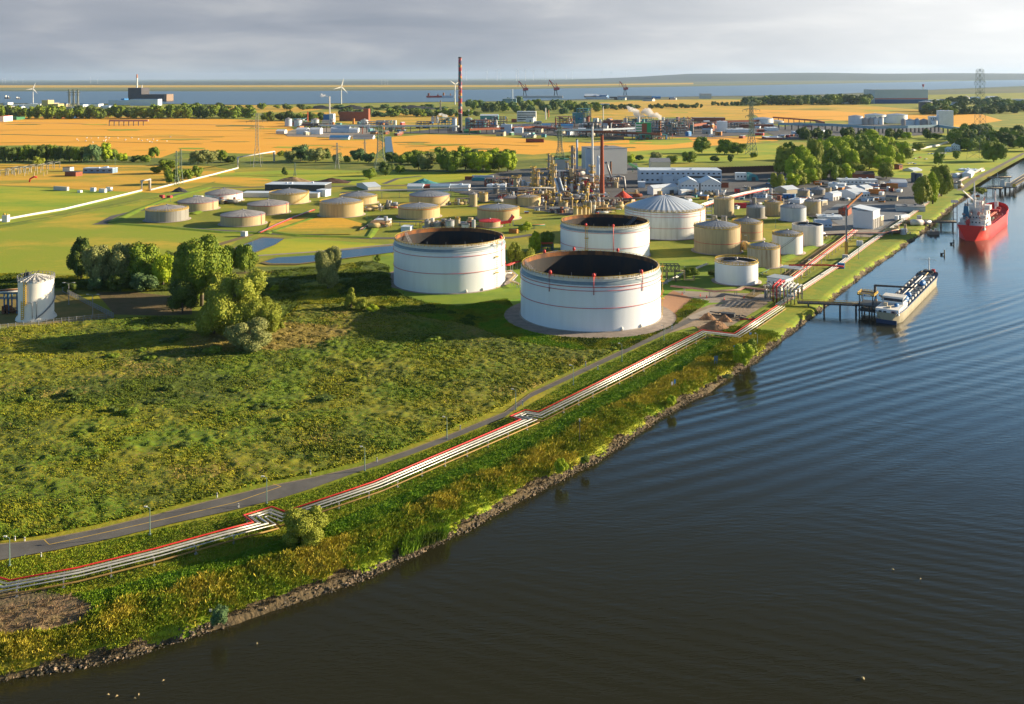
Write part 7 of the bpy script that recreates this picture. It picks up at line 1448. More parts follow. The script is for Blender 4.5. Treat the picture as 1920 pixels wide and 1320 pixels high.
# inclined ducts
c = P(1050, 368); o = thing('inclined_duct', 'three slanting pale blue ducts climbing behind the silos', 'duct', c)
for k in range(3): g = G(); g.tube([(k*2.0, 0, 1), (-ph(c, 9)+k*2.0, 6, ph(c, 33))], 1.0, 8); g.obj('duct', bwb if k != 1 else steel, o)
c = P(1140, 358); o = thing('flue_duct', 'thick bent flue duct right of the red brown chimney', 'duct', c); g = G(); g.tube([(-ph(c,6),0,ph(c,52)),(-ph(c,2),0,ph(c,54)),(0,0,ph(c,44)),(ph(c,6),0,ph(c,26)),(ph(c,20),0,ph(c,28)),(ph(c,30),0,ph(c,26)),(ph(c,32),0,ph(c,10)),(ph(c,32),0,1)], ph(c, 2.1), 10); g.obj('duct', steel, o)
c = P(1105, 362); o = thing('conveyor', 'bright red slanting conveyor left of the chimney base', 'conveyor', c); g = G(); g.bar((0, 0, 1), (-ph(c, 8), 3, ph(c, 22)), 2.0); g.bar((3, 0, 1), (-ph(c, 5), 3, ph(c, 16)), 1.2); g.obj('conveyor_belt', M('conveyor_red', (0.6,0.03,0.06), None), o)
c = P(1180, 322); o = thing('conveyor', 'green inclined conveyor leaving the pale grey block', 'conveyor', c); g = G(); g.bar((0, 0, ph(c, 15)), (ph(c, 28), -20, 1), 2.4); g.obj('conveyor_belt', green_st, o); [G().bar((ph(c, 28)*t, -20*t, 0), (ph(c, 28)*t, -20*t, ph(c, 15)*(1-t)), 0.6).obj('trestle', green_st, o) for t in (.2, .5, .8)]
c = P(960, 424); o = thing('red_gangway', 'bright red folding gangway on scaffold behind the left big tank', 'gangway', c, 0.3); s = ph(c, 1)
g = G(); g.bar((-26*s, 0, 7*s), (-2*s, 0, 9*s), 2.0); g.bar((-6*s, 0, 9*s), (3*s, 0, 19*s), 2.0); g.obj('walkway', red, o); g = G(); [g.bar((q*s, 0, 0), (q*s, 0, 8*s), 0.5) for q in (-24, -14, -4, 2)]; g.bar((-4*s, 1, 8*s), (1*s, 1, 22*s), 0.8); g.obj('scaffold', steel, o)
def unit(label, x, yb, wpx, hpx, seed, mats=None, dep=16, name='process_unit', vessels=6, pipes=10, rz=0.0, lev=None, group=None):
    c = P(x, yb); w, h = ph(c, wpx), ph(c, hpx); o = thing(name, label, 'process unit', c, rz, group); rd = random.Random(seed); t = max(0.35, c.y*0.00045); nx_ = max(2, int(w/7)); lv = lev or max(1, int(h/5)); mats = mats or [frm, steel, yelo]
    g = G()
    for i in range(nx_+1):
        for y in (0, dep): g.bar((-w/2+w*i/nx_, y, 0), (-w/2+w*i/nx_, y, h*rd.uniform(0.75, 1.0)), t)
    for l in range(1, lv+1):
        z = h*0.9*l/lv; g.box(0, dep/2, z-t/2, w*rd.uniform(0.8, 1), dep, t*0.8)
    g.obj('steel_frame', mats[0], o)
    g = G()
    for l in range(1, lv+1): z = h*0.9*l/lv+1.2; g.bar((-w/2, -0.2, z), (w/2, -0.2, z), t*0.5); g.bar((w/2, 0, z), (w/2, dep, z), t*0.5)
    g.obj('railing', mats[2], o)
    for k in range(vessels):
        g = G(); x0 = rd.uniform(-w*.45, w*.45); y0 = rd.uniform(-2, dep*.8); r = rd.uniform(0.8, 2.2)*max(1, t); z0 = h*0.9/lv*rd.randint(0, lv-1)
        if rd.random() < 0.6: g.cyl(x0, y0, z0, r, rd.uniform(3, 8)*max(1, t*.8), 12); g.ball(x0, y0, z0+0.01, r*.95, r*.95, r*.5, 10)
        else: g.tube([(x0-4, y0, z0+r+.5), (x0+4, y0, z0+r+.5)], r, 10); g.ball(x0+4, y0, z0+r+.5, r*.6, r*.98, r*.98, 10)
        g.obj('vessel', rd.choice([beige, silv, greyt, whp, brk, beige2, colg, silv] if not isinstance(mats[1], list) else mats[1]), o)
    for k in range(pipes):
        g = G(); z = rd.uniform(1, h*.9); x0 = rd.uniform(-w/2, w*.2); x1 = x0+rd.uniform(w*.15, w*.5); y = rd.uniform(-1.5, dep); g.tube([(x0, y, rd.uniform(0.5, h)), (x0, y, z), (x1, y, z), (x1, y, rd.uniform(0.5, h))], rd.uniform(.2, .45)*max(1, t*1.2), 6); g.obj('pipe', rd.choice([alu, pk, silv, steel, red, MATS['pipe_ochre'], beige2, brk]), o)
    return o
och = M('steel_ochre', (0.42,0.25,0.06), (0.30,0.16,0.06), 0.4, 0.6)
U = [('open steel unit with many small vessels at the left of the columns',985,372,34,18),('low pipe maze below the twin yellow railed columns',1012,377,40,12),('dark multi storey steel frame behind the tan column',1052,352,36,34),('tall steel frame under the tallest process column',1084,352,30,36),('furnace frame between white chimney and red brown chimney',1112,362,26,34),
 ('pipe filled frame at the foot of the red brown chimney',1118,378,50,14),('low equipment deck behind the silos',1075,384,44,12),('yellow railed deck with small vessels before the chimney',1095,378,60,9),('steel frame right of the flue duct',1150,352,28,22),('pipe bundle frame left of the domed tank',1148,392,36,20),('low pipe maze above the rear big tank',1125,402,60,12),
 ('blue grey pump row left of the silos',1048,400,40,10),('grey equipment frame at the far left of the refinery',930,350,44,16),('dark pipe gallery above the low beige tanks',975,362,50,12),('valve yard between the two left tank rows',430,382,34,6),('yellow and grey valve group before the white brown roofed tank',420,381,24,4),('pump station with green pipes below the yellow rimmed tank',712,428,40,12),
 ('small valve deck right of the middle yellow rimmed tank',700,396,36,8),('pipe deck between the sand coloured tanks',735,392,24,7),('blue grey vessel row behind the rim of the left big tank',815,430,56,14),('pump deck right behind the left big tank rim',875,430,30,12),('pipe deck between the pair of upright tanks and the red rimmed tank',868,384,30,12),
 ('valve deck left of the wrapped white tank in the yard',1395,468,26,6),('pipe and valve deck between the tank with diagonal stair and streaked tank',1455,470,24,7),('equipment row with yellow rails behind the large beige tank',1350,424,40,7),('row of pumps and pipes along the bank road by the trucks',1725,423,40,8),('gear row along the bank road before the box building',1690,440,34,6),('pink loading frame by the second jetty',1795,353,22,10),('small gear by the tank yard street',1535,448,26,6)]
for i, (lab, x, y, w, h) in enumerate(U): unit(lab, x, y, w, h, i+50, dep=10 if h < 15 else 16, vessels=5 if h < 15 else 9, pipes=8 if h < 15 else 14, mats=[[frm, och, steel][i % 3], None, yelo if i % 2 else steel])
# yard clutter around the right village
# far works
DC = [brk, bwb, frm, teal, bw, bgy, steel, brn]
FW = [ # label, x, yb, w, h, wall, roof
 ('white hall with two ridges at the left of the far works',565,252,20,9,bw,rfw),('second white hall beside the first one in the far works',590,252,20,9,bw,rfw),('long white hall right in front of the brick building',637,249,34,8,bwb,rfw),('white hall piece at the right of the long white hall',660,249,22,6,bw,rfw),
 ('small grey hut left before the far works',525,251,16,5,bgy,rfw),('large red brown brick building of the far works',662,227,52,17,brk,brn),('red brown tower part of the brick building',686,227,10,23,brk,brn),('blue boiler house beside the steaming white chimney',613,227,14,12,blu,rfg),('pale blue annex of the blue boiler house',621,230,8,16,bwb,rfw),
 ('low blue row of cabins before the far works, left',635,262,36,4,bwb,blu),('low blue row of cabins before the far works, right',680,261,38,4,bwb,rfg),('dark red long low building behind the pipe bridge',560,236,40,6,brk,brn),('pale shed behind the white round tanks',612,235,18,7,bgy,rfg),
 ('white office block with dark window stripes in the chemical works',987,228,36,19,bw,rfw),('grey hall with pale roof left of the office block',949,250,20,16,bwb,M('roof_blue', None)),('white hall right of the grey hall in the works',972,250,16,10,bw,rfw),('green low roofed building at the foot of the painted chimney',884,250,30,4,green_st,green_st),
 ('grey block with white head in the works',1083,232,20,20,teal,bw),('white windowless hall before the grey block',1101,245,32,12,bgy,rfw),('small blue roofed shed in the works',1024,244,16,9,bw,blu),('pale blue hall in the middle of the works',1063,245,22,9,bwb,blu),
 ('white hall between painted chimney and office block',917,226,34,9,teal,rfw),('red brick hall in the works behind the pipe bridge',1148,240,34,14,brk,brn),('white block beside the red and green tower',1184,256,14,10,bw,rfw),('white tower like block at the right of the works',1355,247,18,19,bw,rfw),
 ('long white low hall right of the white block',1388,249,50,6,bw,rfw),('red and grey long building behind the white block',1330,228,60,7,brk,rfg),('large dark yard building before the grey frames',1150,262,40,6,frm,brn),('low dark red building right in the works',1420,240,60,6,brk,brn),
 ('blue grey river works building with pale frames',955,202,26,17,M('works_blue', (0.16,0.28,0.34), (0.13,0.22,0.28), 0.05),rfw),('long pale roofed wharf building at the river',1010,184,90,4,bgy,rfg),('blue shipyard hall on the river bank',1190,187,64,7,M('roof_bluegrey', None),rfg),('pale blue low hall left of the shipyard hall',1118,186,40,4,bwb,rfg),
 ('blue low hall right of the shipyard hall',1228,185,22,3,blu,blu),('long white and blue hall in front of the far wood',1120,200,46,5,bwb,blu),('dark grey hall at the river right of the shipyard',1323,185,22,8,bgy,rfg),('pale shed behind the far wood',1065,200,14,3,bw,rfw)]
for (lab, x, yb, w, h, wl, rf) in FW:
    nw = 0
    o, A, Bb, hh = Bd(lab, x+w/2, yb, x-w/2, x+w/2+2, h, 'gable' if h < 10 and w < 40 else 'flat', wl, rf, rot=4, ridge='x', name='hall', B=min(60, max(20, ph(P(x, yb), w)*0.4)))
    if 'stripes' in lab:
        for k in range(4): g = G(); g.box(-A/2, -0.2, hh*(0.16+0.22*k), A*0.94, 0.5, hh*0.09); g.obj('window_band', win, o)
# red and green tower block
c = P(1206, 260); o = thing('tower_block', 'striking block half red half green with white green stripes in the works', 'building', c); s = ph(c, 1)
g = G(); g.box(-8*s, 6*s, 0, 11*s, 12*s, 29*s); g.obj('striped_wall', bw, o)
for k in range(6): g = G(); g.box(-8*s, -0.15*s, (2+k*5)*s, 11.1*s, 0.5*s, 2.2*s); g.obj('green_band', M('bright_green', (0.02,0.30,0.12), None), o)
g = G(); g.box(2.3*s, 6*s, 0, 9.4*s, 12.2*s, 28.5*s); g.obj('red_wall', brk, o); g = G(); g.box(11*s, 6*s, 0, 7.8*s, 12.4*s, 29.5*s); g.box(0, 6*s, 28.6*s, 26*s, 12.6*s, 1.2*s); g.box(7*s, -1*s, 0, 8*s, 3*s, 9*s); g.obj('green_wall', MATS['bright_green'], o)
for k in range(6): g = G(); g.box(7.5*s, -0.3*s, (3+k*4)*s, 1.4*s, 0.5*s, 2.0*s); g.obj('window', MATS['bright_green'], o)
V = [('grey green pipework right beside the red and green block',1245,252,44,22),('tall frame full of columns at the right of the works',1268,254,46,26),('end frame with red bracing right of the tall frame',1290,250,22,24),('low pipe field before the right frames',1225,262,60,8),('red pipework around the brick hall',1110,246,40,14),('pipe gallery under the white office block',1000,246,80,9),
 ('equipment of the works behind the green low building',900,244,50,16),('vessels at the foot of the painted chimney left',838,240,34,16),('red conveyor frame left of the painted chimney',795,241,30,11),('pipe rack behind the long white hall left',700,240,60,10),('blue and grey process frame in the middle of the works',1060,240,36,18),('process frame with yellow head behind the pale blue hall',1095,232,26,24),
 ('small works frame behind the grey hall',935,236,30,14),('machine yard behind the brick building',720,236,30,8),('mixed pipe frame between brick hall and striped block',1165,246,34,12),('process frame with chimneys behind the striped block',1200,236,50,14),('long red pipe gallery at the right of the works',1330,240,70,9),('second red pipe gallery behind the white block',1400,238,60,7),
 ('dark frame field below the works',1120,256,70,7),('small frames left of the far white tanks',560,232,24,8),('grey pipe field between the tanks of the far works',590,240,60,7),('frames with vats behind the long white hall',740,247,40,7)]
for i, (lab, x, y, w, h) in enumerate(V): unit(lab, x, y, w, h*1.3, i+200, dep=24, vessels=14, pipes=12, mats=[[frm, steel, brk, teal][i % 4], [silv, whp, brk, greyt, teal, whp, blu, ora], steel])
for i, (lab, xl, xr, yb, ys, sh) in enumerate([('white tank at the left end of the far works',534,547,237,223,bwb),('pale blue tank right of the first in the far works',551,566,238,225,bwb),('silver tank before the blue boiler house',583,598,236,224,silv),('silver dome tank right of the boiler house',617,627,239,225,silv),('green topped tank before the brick building',676,690,235,225,whtw),
   ('round vat near the painted chimney, left',808,815,231,220,silv),('round vat near the painted chimney, right',816,822,231,220,silv),('tall blue white cylinder left of the painted chimney foot',848,856,246,222,bwb),('green process silo right of the painted chimney',872,885,242,222,teal),
   ('large flat white tank beside the lattice tower on the far field',1411,1449,234,222,bw),('cream round building before the large flat tank',1438,1469,233,227,bcr),
   ('first white tank of the bright tank farm from the left',1591,1617,234,218,bw),('large domed white tank of the bright farm behind the small ones',1622,1660,228,215,bw),('largest round white tank of the bright farm',1663,1700,232,215,bw),('beige vessel second from the left in the bright farm',1617,1628,234,222,M('tank_pink', (0.5,0.42,0.38), None)),('pinkish vessel third from the left in the bright farm',1628,1637,234,222,MATS['tank_pink']),
   ('narrow white vessel in the bright farm, left of the middle',1637,1646,234,221,bw),('narrow white vessel in the middle of the bright farm',1647,1656,234,221,bw),('short white vessel before the largest round tank',1657,1671,230,220,bw),('beige wide vessel under the largest round tank',1689,1698,235,225,MATS['tank_pink']),('white pair vessel right under the largest round tank',1698,1714,236,225,bw),('grey vessel right of the white pair vessel',1715,1724,236,224,bwb),('cream vessel at the right end of the bright farm',1725,1739,236,225,MATS['tank_pink']),
   ('narrow white silo before the white factory',1747,1757,238,226,bw),('dark round storage tank before the grey hall',1723,1747,209,191,M('tank_dark', (0.13,0.14,0.15), (0.10,0.11,0.12), 0.05))]): T(lab, xl, xr, yb, ys, 2.5, sh, silv if i > 8 else roofg, None, 14, None, depth=0.3)
# white factory
Bd('white stepped factory, lower left wing', 1769, 236, 1744, 1773, 17, 'flat', bw, rfw, rot=14, name='factory', B=30, nwin=6)
Bd('white stepped factory, tall right tower', 1788, 237, 1760, 1791, 29, 'flat', bw, rfw, rot=14, name='factory_tower', B=26)
# grey distribution hall
hb = M('hall_grey', (0.50,0.55,0.58), (0.45,0.50,0.53), 0.01, 0.6)
Bd('huge grey hall with blue base and red stripe behind the far field', 1740, 194, 1640, 1742, 26, 'flat', hb, rfg, rot=0, name='distribution_hall', B=120, band_=(0.0, 0.30, M('hall_blue', (0.03,0.09,0.25), None)))
c = P(1690, 194); 
g = G(); o = [q for q in bpy.data.objects if q.name.startswith('distribution_hall')][0]; A = -min(v.co.x for v in o.children[0].data.vertices); g.box(-A/2, -0.4, ph(P(1740, 194), 8.4), A+0.3, 1.0, ph(P(1740, 194), 1.4)); g.obj('red_stripe', M('stripe_red', (0.5,0.04,0.03), None), o)
for lab, x, yb, w, h, wl in [('long low white warehouse right of the great pylon',1880,199,60,5,bw),('low pale warehouse behind the right wood',1905,190,40,4,bgy),('low white shed left of the grey hall',1600,194,50,3,bw),('dark low hall left of the grey hall',1620,187,60,5,frm),('low grey warehouse row right of the grey hall',1790,190,90,3,bgy),('white trailer yard office on the far field',1450,246,20,6,bw),('red striped long depot on the far yard',1452,262,30,4,brk),('blue white depot building on the far yard',1505,254,24,6,bwb)]:
    Bd(lab, x+w/2, yb, x-w/2, x+w/2+2, h, 'flat', wl, rfw, rot=3, name='warehouse', B=40)
# nuclear style power station on the left
dk = M('station_dark', (0.05,0.05,0.06), (0.07,0.065,0.07), 0.02, 0.7)
o, A, Bb, hh = Bd('dark power station with tall block and long low wing', 265, 190, 240, 267, 25, 'flat', dk, dk, rot=3, name='power_station', B=90)
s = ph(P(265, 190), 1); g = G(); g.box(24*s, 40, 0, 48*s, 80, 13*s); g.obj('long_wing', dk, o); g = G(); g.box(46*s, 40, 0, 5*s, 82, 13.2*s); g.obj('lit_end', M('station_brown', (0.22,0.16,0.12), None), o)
for lab, x, yb, w, h, wl, rf in [('blue and white hall before the power station, right',270,198,52,12,bwb,blu),('low blue and white hall before the power station, left',226,197,46,9,bwb,blu),('small blue tower block between the blue halls',230,196,6,11,blu,blu),('cream yellow factory hall left',93,206,32,11,M('wall_yellow', (0.50,0.42,0.17), None),bcr),('white hall left of the yellow factory',62,204,28,9,bw,rfw),('pale blue low hall at the far left',38,203,30,7,bwb,rfw),('yellow tall part of the cream factory',84,206,12,18,MATS['wall_yellow'],bcr),('low beige hall at the left edge',10,204,40,5,bcr,rfw),
   ('red and white depot at the left edge',2,228,10,10,bw,red),('green roofed long hut at the left edge',20,225,22,5,green_st,green_st),('small red hut on the gold field edge',104,222,10,3,brk,brn),('small blue hut on the gold field edge',127,222,10,3,blu,blu),('white substation row left of the power station',165,200,40,5,bw,blu),('low dark switch row below the power station',250,206,60,4,frm,brn)]:
    Bd(lab, x+w/2, yb, x-w/2, x+w/2+2, h, 'flat', wl, rf, rot=3, name='hall', B=40)
# long pipe bridges of the far works
def fbridge(label, pts, z, th, mat):
    q = [P(x, y, z) for x, y in pts]; b = Vector((q[0].x, q[0].y, 0)); o = thing('pipe_bridge', label, 'pipe bridge', b); g = G(); [g.bar(u-b, v-b, th) for u, v in zip(q, q[1:])]; g.obj('pipe', mat, o); g = G(); g.bar((0, 0, 0), (0, 0, z), th*0.4); tm = g.mesh('trestle', frm)
    for u, v in zip(q, q[1:]):
        for i in range(8): p = u.lerp(v, i/8)-b; link('trestle', tm, o, (p.x, p.y, 0))
fbridge('long pale pipe bridge joining the far works to the painted chimney', [(600,235),(700,236),(840,236),(860,237)], 14, 3.2, whp); fbridge('red pipe bridge right through the chemical works', [(880,243),(1005,238),(1100,246),(1240,252)], 10, 4, brk); fbridge('pale pipe bridge before the office block', [(1045,244),(1130,243),(1200,240)], 14, 3, bwb)
fbridge('long blue grey conveyor bridge before the bright tank farm', [(1460,232),(1560,234),(1640,239),(1700,238),(1760,236),(1835,247)], 12, 5, M('bridge_blue', (0.20,0.32,0.40), None)); fbridge('raised pipe section on the gold field', [(205,226),(278,226)], 12, 4, pk); fbridge('red pipe bridge right of the flat white tank', [(1450,220),(1530,226),(1545,230)], 10, 3.5, brk)
fbridge('grey shiny pipeline at the foot of the power station wood', [(300,209),(370,201)], 3, 5, whp); fbridge('low white pipeline on the meadow below the bright farm', [(1700,283),(1760,272),(1790,262)], 1.5, 2.5, whp)
fbridge('long red pipe gallery between the works and the flat tank', [(1290,236),(1360,228),(1440,226)], 9, 5, brk)
# more equipment: cabins, small halls, frames and tall vessels
rd = random.Random(44); CM = [bw, bwb, blu, ora, brk, bcr, silv, teal, red, green_st]
def cabins(n, x0, x1, y0, y1, label, group, s=(6, 14), h=(3, 6), mats=CM, slope=0.0):
    for i in range(n):
        x = rd.uniform(x0, x1); y = rd.uniform(y0, y1)+slope*(x-x0); c = P(x, y); w = ph(c, rd.uniform(*s)); hh = ph(c, rd.uniform(*h)); d = w*rd.uniform(.4, .7); m_ = rd.choice(mats); o = thing('cabin', label, 'cabin', c, rd.choice((0, -0.55, -0.55, 1.0)), group)
        g = G(); g.box(0, 0, 0, w, d, hh); g.obj('wall', m_, o); g = G(); e = 0.3
        if rd.random() < 0.5: g.add([(-w/2-e,-d/2-e,hh),(w/2+e,-d/2-e,hh),(w/2+e,0,hh+d*.25),(-w/2-e,0,hh+d*.25),(w/2+e,d/2+e,hh),(-w/2-e,d/2+e,hh)], [(0,1,2,3),(3,2,4,5),(1,4,2),(0,3,5)])
        else: g.box(0, 0, hh+.002, w+e, d+e, 0.3)
        g.obj('roof', rd.choice([rfw, MATS['roof_blue'], silv, rfg, rfr if m_ is brk else rfw]), o)
        g = G(); g.box(w*rd.uniform(-.3, .3), -d/2-0.04, 0, min(3, w*.2), 0.12, hh*.55); g.obj('door', dorm, o)
cabins(34, 930, 1140, 346, 402, 'small coloured cabin among the refinery pipes', 'cabins among the refinery pipes', (5, 11), (3, 6), slope=0.02)
cabins(26, 1290, 1540, 362, 396, 'small shed between the beige tanks and the street', 'sheds between tanks and street', (7, 16), (3, 7), slope=-0.03)
cabins(34, 1520, 1690, 342, 380, 'bright little shed in the village of yards by the quay', 'sheds of the quay village', (8, 20), (3, 7), mats=[bw, bw, bwb, ora, bcr, brk])
cabins(14, 1400, 1480, 340, 362, 'small shed on the yard left of the quay village', 'sheds left of the quay village', (7, 14), (3, 6))
cabins(64, 900, 1360, 228, 258, 'small coloured shed of the chemical works', 'sheds of the chemical works', (6, 18), (4, 9))
cabins(16, 540, 760, 232, 256, 'small shed of the far left works', 'sheds of the far left works', (6, 14), (3, 6))
cabins(22, 1380, 1560, 232, 262, 'small shed or trailer on the far right yard', 'sheds on the far right yard', (8, 18), (3, 5))
cabins(14, 0, 240, 196, 206, 'small hall of the power station grounds', 'halls of the power station grounds', (8, 20), (3, 6), mats=[bw, bwb, blu, bcr])
cabins(12, 1760, 1915, 186, 204, 'low white hall in the far right wood', 'halls in the far right wood', (14, 30), (2, 4), mats=[bw, bwb])
cabins(12, 1100, 1300, 182, 190, 'low dark harbour shed by the river', 'harbour sheds by the river', (10, 24), (2, 4), mats=[brn, blu, bgy])
for i in range(60):
    x = rd.choice((rd.uniform(965, 1125), rd.uniform(1010, 1120))); y = rd.uniform(345, 396)
    if y > 372 and x < 1020: continue
    c = P(x, y); h = ph(c, rd.uniform(8, 26)); r = ph(c, rd.uniform(1.0, 2.6)); o = thing('vessel', 'small upright vessel among the process frames of the refinery', 'vessel', c, 0, 'small vessels of the refinery'); g = G(); g.cyl(0, 0, 0, r, h, 12); g.obj('shell', rd.choice([colm, colg, beige, silv, beige2, whtw]), o); g = G(); g.lathe([(r, h*.8), (r*1.7, h*.8), (r*1.7, h*.8+1.3), (r*1.6, h*.8+1.3)], 10); g.obj('platform', yelo, o)
for i in range(20):
    x = 945+(i % 10)*19+rd.uniform(-6, 6); y = 352+(i//10)*26+rd.uniform(-5, 6)+(6 if x > 1100 else 0); unit('small pipe frame of the refinery', x, y, rd.uniform(14, 26), rd.uniform(9, 20), i+400, dep=8, vessels=6, pipes=9, mats=[[och, frm, steel][i % 3], None, yelo], group='pipe frames of the refinery')
for i in range(12):
    x = 1180+(i % 6)*56+rd.uniform(-12, 12); y = 384+(i//6)*-14+rd.uniform(-5, 5); unit('small pipe frame behind the tank yard', x, y, rd.uniform(18, 34), rd.uniform(5, 9), i+450, dep=8, vessels=4, pipes=10, mats=[[och, frm, steel][i % 3], None, yelo], group='pipe frames behind the tank yard')
for i in range(46):
    x = rd.choice((rd.uniform(905, 1130), rd.uniform(1110, 1300), rd.uniform(1180, 1300), rd.uniform(560, 760))); y = rd.uniform(232, 254); c = P(x, y); h = ph(c, rd.uniform(9, 24 if x > 1000 else 14)); r = ph(c, rd.uniform(0.9, 3.2)); o = thing('vessel', 'small vessel or stack of the far works', 'vessel', c, 0, 'small vessels of the far works'); g = G(); g.cyl(0, 0, 0, r, h, 10); g.obj('shell', rd.choice([whp, silv, teal, brk, whp, bwb, steel, ora]), o)
# sheep and shrubs scattered on the golden field
for i in range(26):
    c = P(rd.uniform(140, 320), rd.uniform(256, 268)); s = 2.2; g = G(); g.ball(0, 0, 1.0, 0.9*s*.7, 0.5*s*.7, 0.8, 8); g.ball(1.3, 0, 1.4, 0.4, 0.3, 0.35, 6)
    for q in ((-.7, -.3), (.7, -.3), (-.7, .3), (.7, .3)): g.bar((q[0], q[1], 0), (q[0], q[1], 0.8), 0.25)
    tag(g.obj('sheep', whp, None, c, rd.uniform(0, 6)), 'tiny white sheep grazing on the gold field', 'sheep', 'sheep on the gold field')
# steam plumes
def steam(label, pts, seed, dens, name='steam_plume'):
    g = G(); rd = random.Random(seed); base = P(pts[0][0], 236 if pts[0][1] > 200 else 216); sc_ = ph(base, 1)
    for (x0, y0, r0), (x1, y1, r1) in zip(pts, pts[1:]):
        for k in range(9):
            t = k/9; x = x0+(x1-x0)*t; y = y0+(y1-y0)*t; r = (r0+(r1-r0)*t)*sc_*rd.uniform(.9, 1.7); z = (pts[0][1]-y)*sc_+rd.uniform(-1, 1)*r*.6+pz; g.ball((x-pts[0][0])*sc_+rd.uniform(-1, 1)*r*.6, rd.uniform(-1, 1)*r, z, r, r, r, 8)
    return g, base
stm = bpy.data.materials.new('steam'); stm.use_nodes = True; t = stm.node_tree; t.nodes.remove(t.nodes['Principled BSDF']); pv = t.nodes.new('ShaderNodeVolumePrincipled'); pv.inputs['Color'].default_value = (0.95, 0.95, 0.97, 1); pv.inputs['Density'].default_value = 0.14; pv.inputs['Anisotropy'].default_value = 0.2; t.links.new(pv.outputs[0], t.nodes['Material Output'].inputs['Volume'])
def steam_obj(label, pts, z0, seed, dens=1):
    global pz; pz = z0; g, b = steam(label, pts, seed, dens)
    # merge the puffs into one closed surface
    o = g.obj('steam_plume', stm, None, (b.x, b.y, 0)); rm = o.modifiers.new('r', 'REMESH'); rm.mode = 'VOXEL'; rm.voxel_size = 2.5; tx = bpy.data.textures.new('puff', 'CLOUDS'); tx.noise_scale = 9.0; dm = o.modifiers.new('d', 'DISPLACE'); dm.texture = tx; dm.strength = 14.0; dm.mid_level = 0.55; tag(o, label, 'steam')
steam_obj('white steam cloud drifting left from the works near the striped block', [(1243,226,1.5),(1235,217,3.0),(1222,211,4.0),(1206,204,5.0)], 8, 1); steam_obj('second white steam puff left of the larger one', [(1204,212,2.5),(1192,204,3.8),(1180,196,3.2),(1176,191,2.0)], 20, 2)
steam_obj('thin smoke streaming left from the white chimney', [(617,181,0.8),(607,179,1.6),(596,180,1.0)], ph(P(618, 216), 35), 3); steam_obj('small steam puff left of the painted chimney', [(838,214,1.8),(831,211,2.0),(826,208,1.6)], 20, 4)
# hills on the far right horizon
X = np.linspace(-2000, 26000, 160); ridge = np.clip((X-500)/5000, 0, 1)*np.clip((27000-X)/6000, 0, 1)*(130+150*fbm(X, X*0, 9000., 3)); V = []
for k, (dy, f) in enumerate(((0, 0), (1500, .55), (3500, 1.0), (9000, 0.6), (14000, 0))): V += [(x*1.0, 26000+dy, 1.0+f*r_) for x, r_ in zip(X, ridge)]
n = len(X); F = [(k*n+i, k*n+i+1, (k+1)*n+i+1, (k+1)*n+i) for k in range(4) for i in range(n-1)]; tag(link('hills', npmesh('hills', np.array(V), np.array(F), M('hill_woods', (0.012,0.026,0.03), (0.03,0.045,0.04), 0.001, 0.95), True)), kind='structure')
# ---------------------------------------------------------------- haze
g = G(); g.box(0, 25000, -4, 110000, 60000, 420); hz_ = bpy.data.materials.new('haze'); hz_.use_nodes = True; t = hz_.node_tree; t.nodes.remove(t.nodes['Principled BSDF']); pv = t.nodes.new('ShaderNodeVolumePrincipled')
pv.inputs['Color'].default_value = (0.50, 0.70, 1.0, 1); pv.inputs['Density'].default_value = 1.3e-5; pv.inputs['Anisotropy'].default_value = 0.2; t.links.new(pv.outputs[0], t.nodes['Material Output'].inputs['Volume'])
tag(g.obj('haze', hz_), kind='stuff')
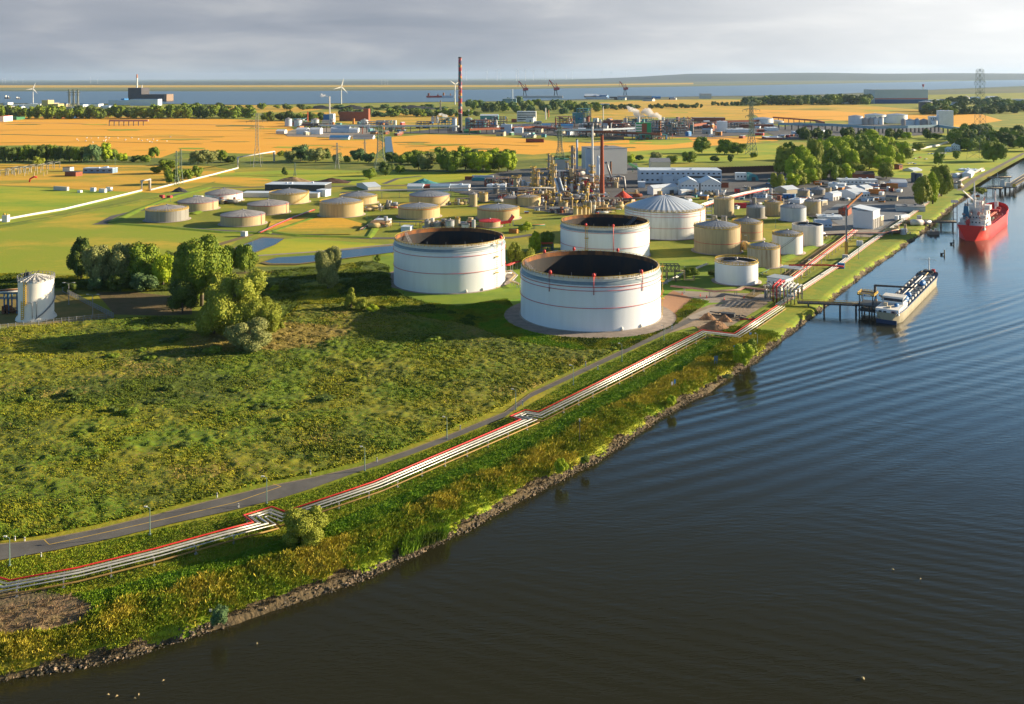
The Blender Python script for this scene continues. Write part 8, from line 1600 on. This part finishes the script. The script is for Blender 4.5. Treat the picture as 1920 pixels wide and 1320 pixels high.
# ---------------------------------------------------------------- one label per thing inside the groups
ONES = ['', 'first', 'second', 'third', 'fourth', 'fifth', 'sixth', 'seventh', 'eighth', 'ninth', 'tenth', 'eleventh', 'twelfth', 'thirteenth', 'fourteenth', 'fifteenth', 'sixteenth', 'seventeenth', 'eighteenth', 'nineteenth', 'twentieth']
def ordw(n):
    if n <= 20: return ONES[n]
    t, o = divmod(n, 10); return (['', '', 'twenty', 'thirty', 'forty', 'fifty', 'sixty', 'seventy'][t]+'-'+ONES[o]) if o else ['', '', 'twentieth', 'thirtieth', 'fortieth', 'fiftieth', 'sixtieth', 'seventieth'][t]
TONE = {'wall_white': 'white', 'wall_bluewhite': 'bluish', 'paint_blue': 'blue', 'paint_orange': 'orange', 'wall_brick': 'brick red', 'wall_cream': 'cream', 'sheet_metal': 'silver', 'paint_teal': 'teal', 'red_paint': 'red', 'green_paint': 'green', 'wall_grey': 'grey', 'wall_brown': 'brown', 'white_paint': 'white', 'galvanised_steel': 'steel grey', 'tank_beige': 'beige', 'tank_sand': 'sand coloured', 'column_steel': 'tan', 'column_grey': 'grey', 'tank_white_weathered': 'white'}
SHORT = {'white marker post with dark band at the edge of the near road': 'white marker post beside the near road', 'dark tree in the dense row along the left edge of the gold field': 'dark tree of the dense row at the left', 'tree in the back row of the belt behind the refinery': 'tree in the back row behind the refinery', 'large tree in the front row of the belt behind the refinery': 'large tree in the front row behind the refinery',
 'low dark hedge bush at the field edge behind the grey box building': 'hedge bush behind the grey box building', 'leafy tree in the bright green wood north of the quay': 'leafy tree of the bright green wood', 'dark pine in the row in front of the white tank farm': 'dark pine before the white tank farm',
 'dense green tree in the wood at the right edge behind the pylon': 'dense tree in the wood at the right edge', 'dark tree in the far belt above the gold field on the left': 'dark tree in the belt above the gold field', 'small far tree in the hedge left of the brick works': 'small tree in the far hedge left', 'tree behind the white round tanks of the far works': 'tree behind the far round tanks',
 'tree in the far belt between brick works and striped chimney': 'tree between brick works and painted chimney', 'bluish tree in the far wood right of the striped chimney': 'bluish tree right of the painted chimney', 'tree in the row behind the steam plume': 'tree in the row behind the steam', 'dark tree in the far belt left of the grey hall': 'dark tree left of the grey hall', 'dark tree in the far wood right of the grey hall': 'dark tree right of the grey hall',
 'round tree in the dotted row across the far field': 'round tree in the dotted field row', 'round tree in the right part of the dotted row': 'round tree in the right dotted row', 'small upright vessel among the process frames of the refinery': 'upright vessel among the refinery frames'}
byg = {}
for o in COL.objects:
    if o.parent is None and o.get('group') and o.get('label'): byg.setdefault((o['group'], o['label']), []).append(o)
for (gr, lb), os_ in byg.items():
    if len(os_) < 2: continue
    os_.sort(key=lambda q: q.location.x/max(1, q.location.y)); base = SHORT.get(lb, lb)
    for i, q in enumerate(os_):
        t = ''
        if q.children and q.children[0].data and q.name.split('.')[0] in ('cabin', 'vessel') or False: t = TONE.get(q.children[0].data.materials[0].name, ''); base = SHORT.get(lb, lb).replace('small coloured ', 'small ').replace('bright little', 'little')
        q['label'] = ((t+' ' if t else '')+base+', '+ordw(i+1)+' from the left')
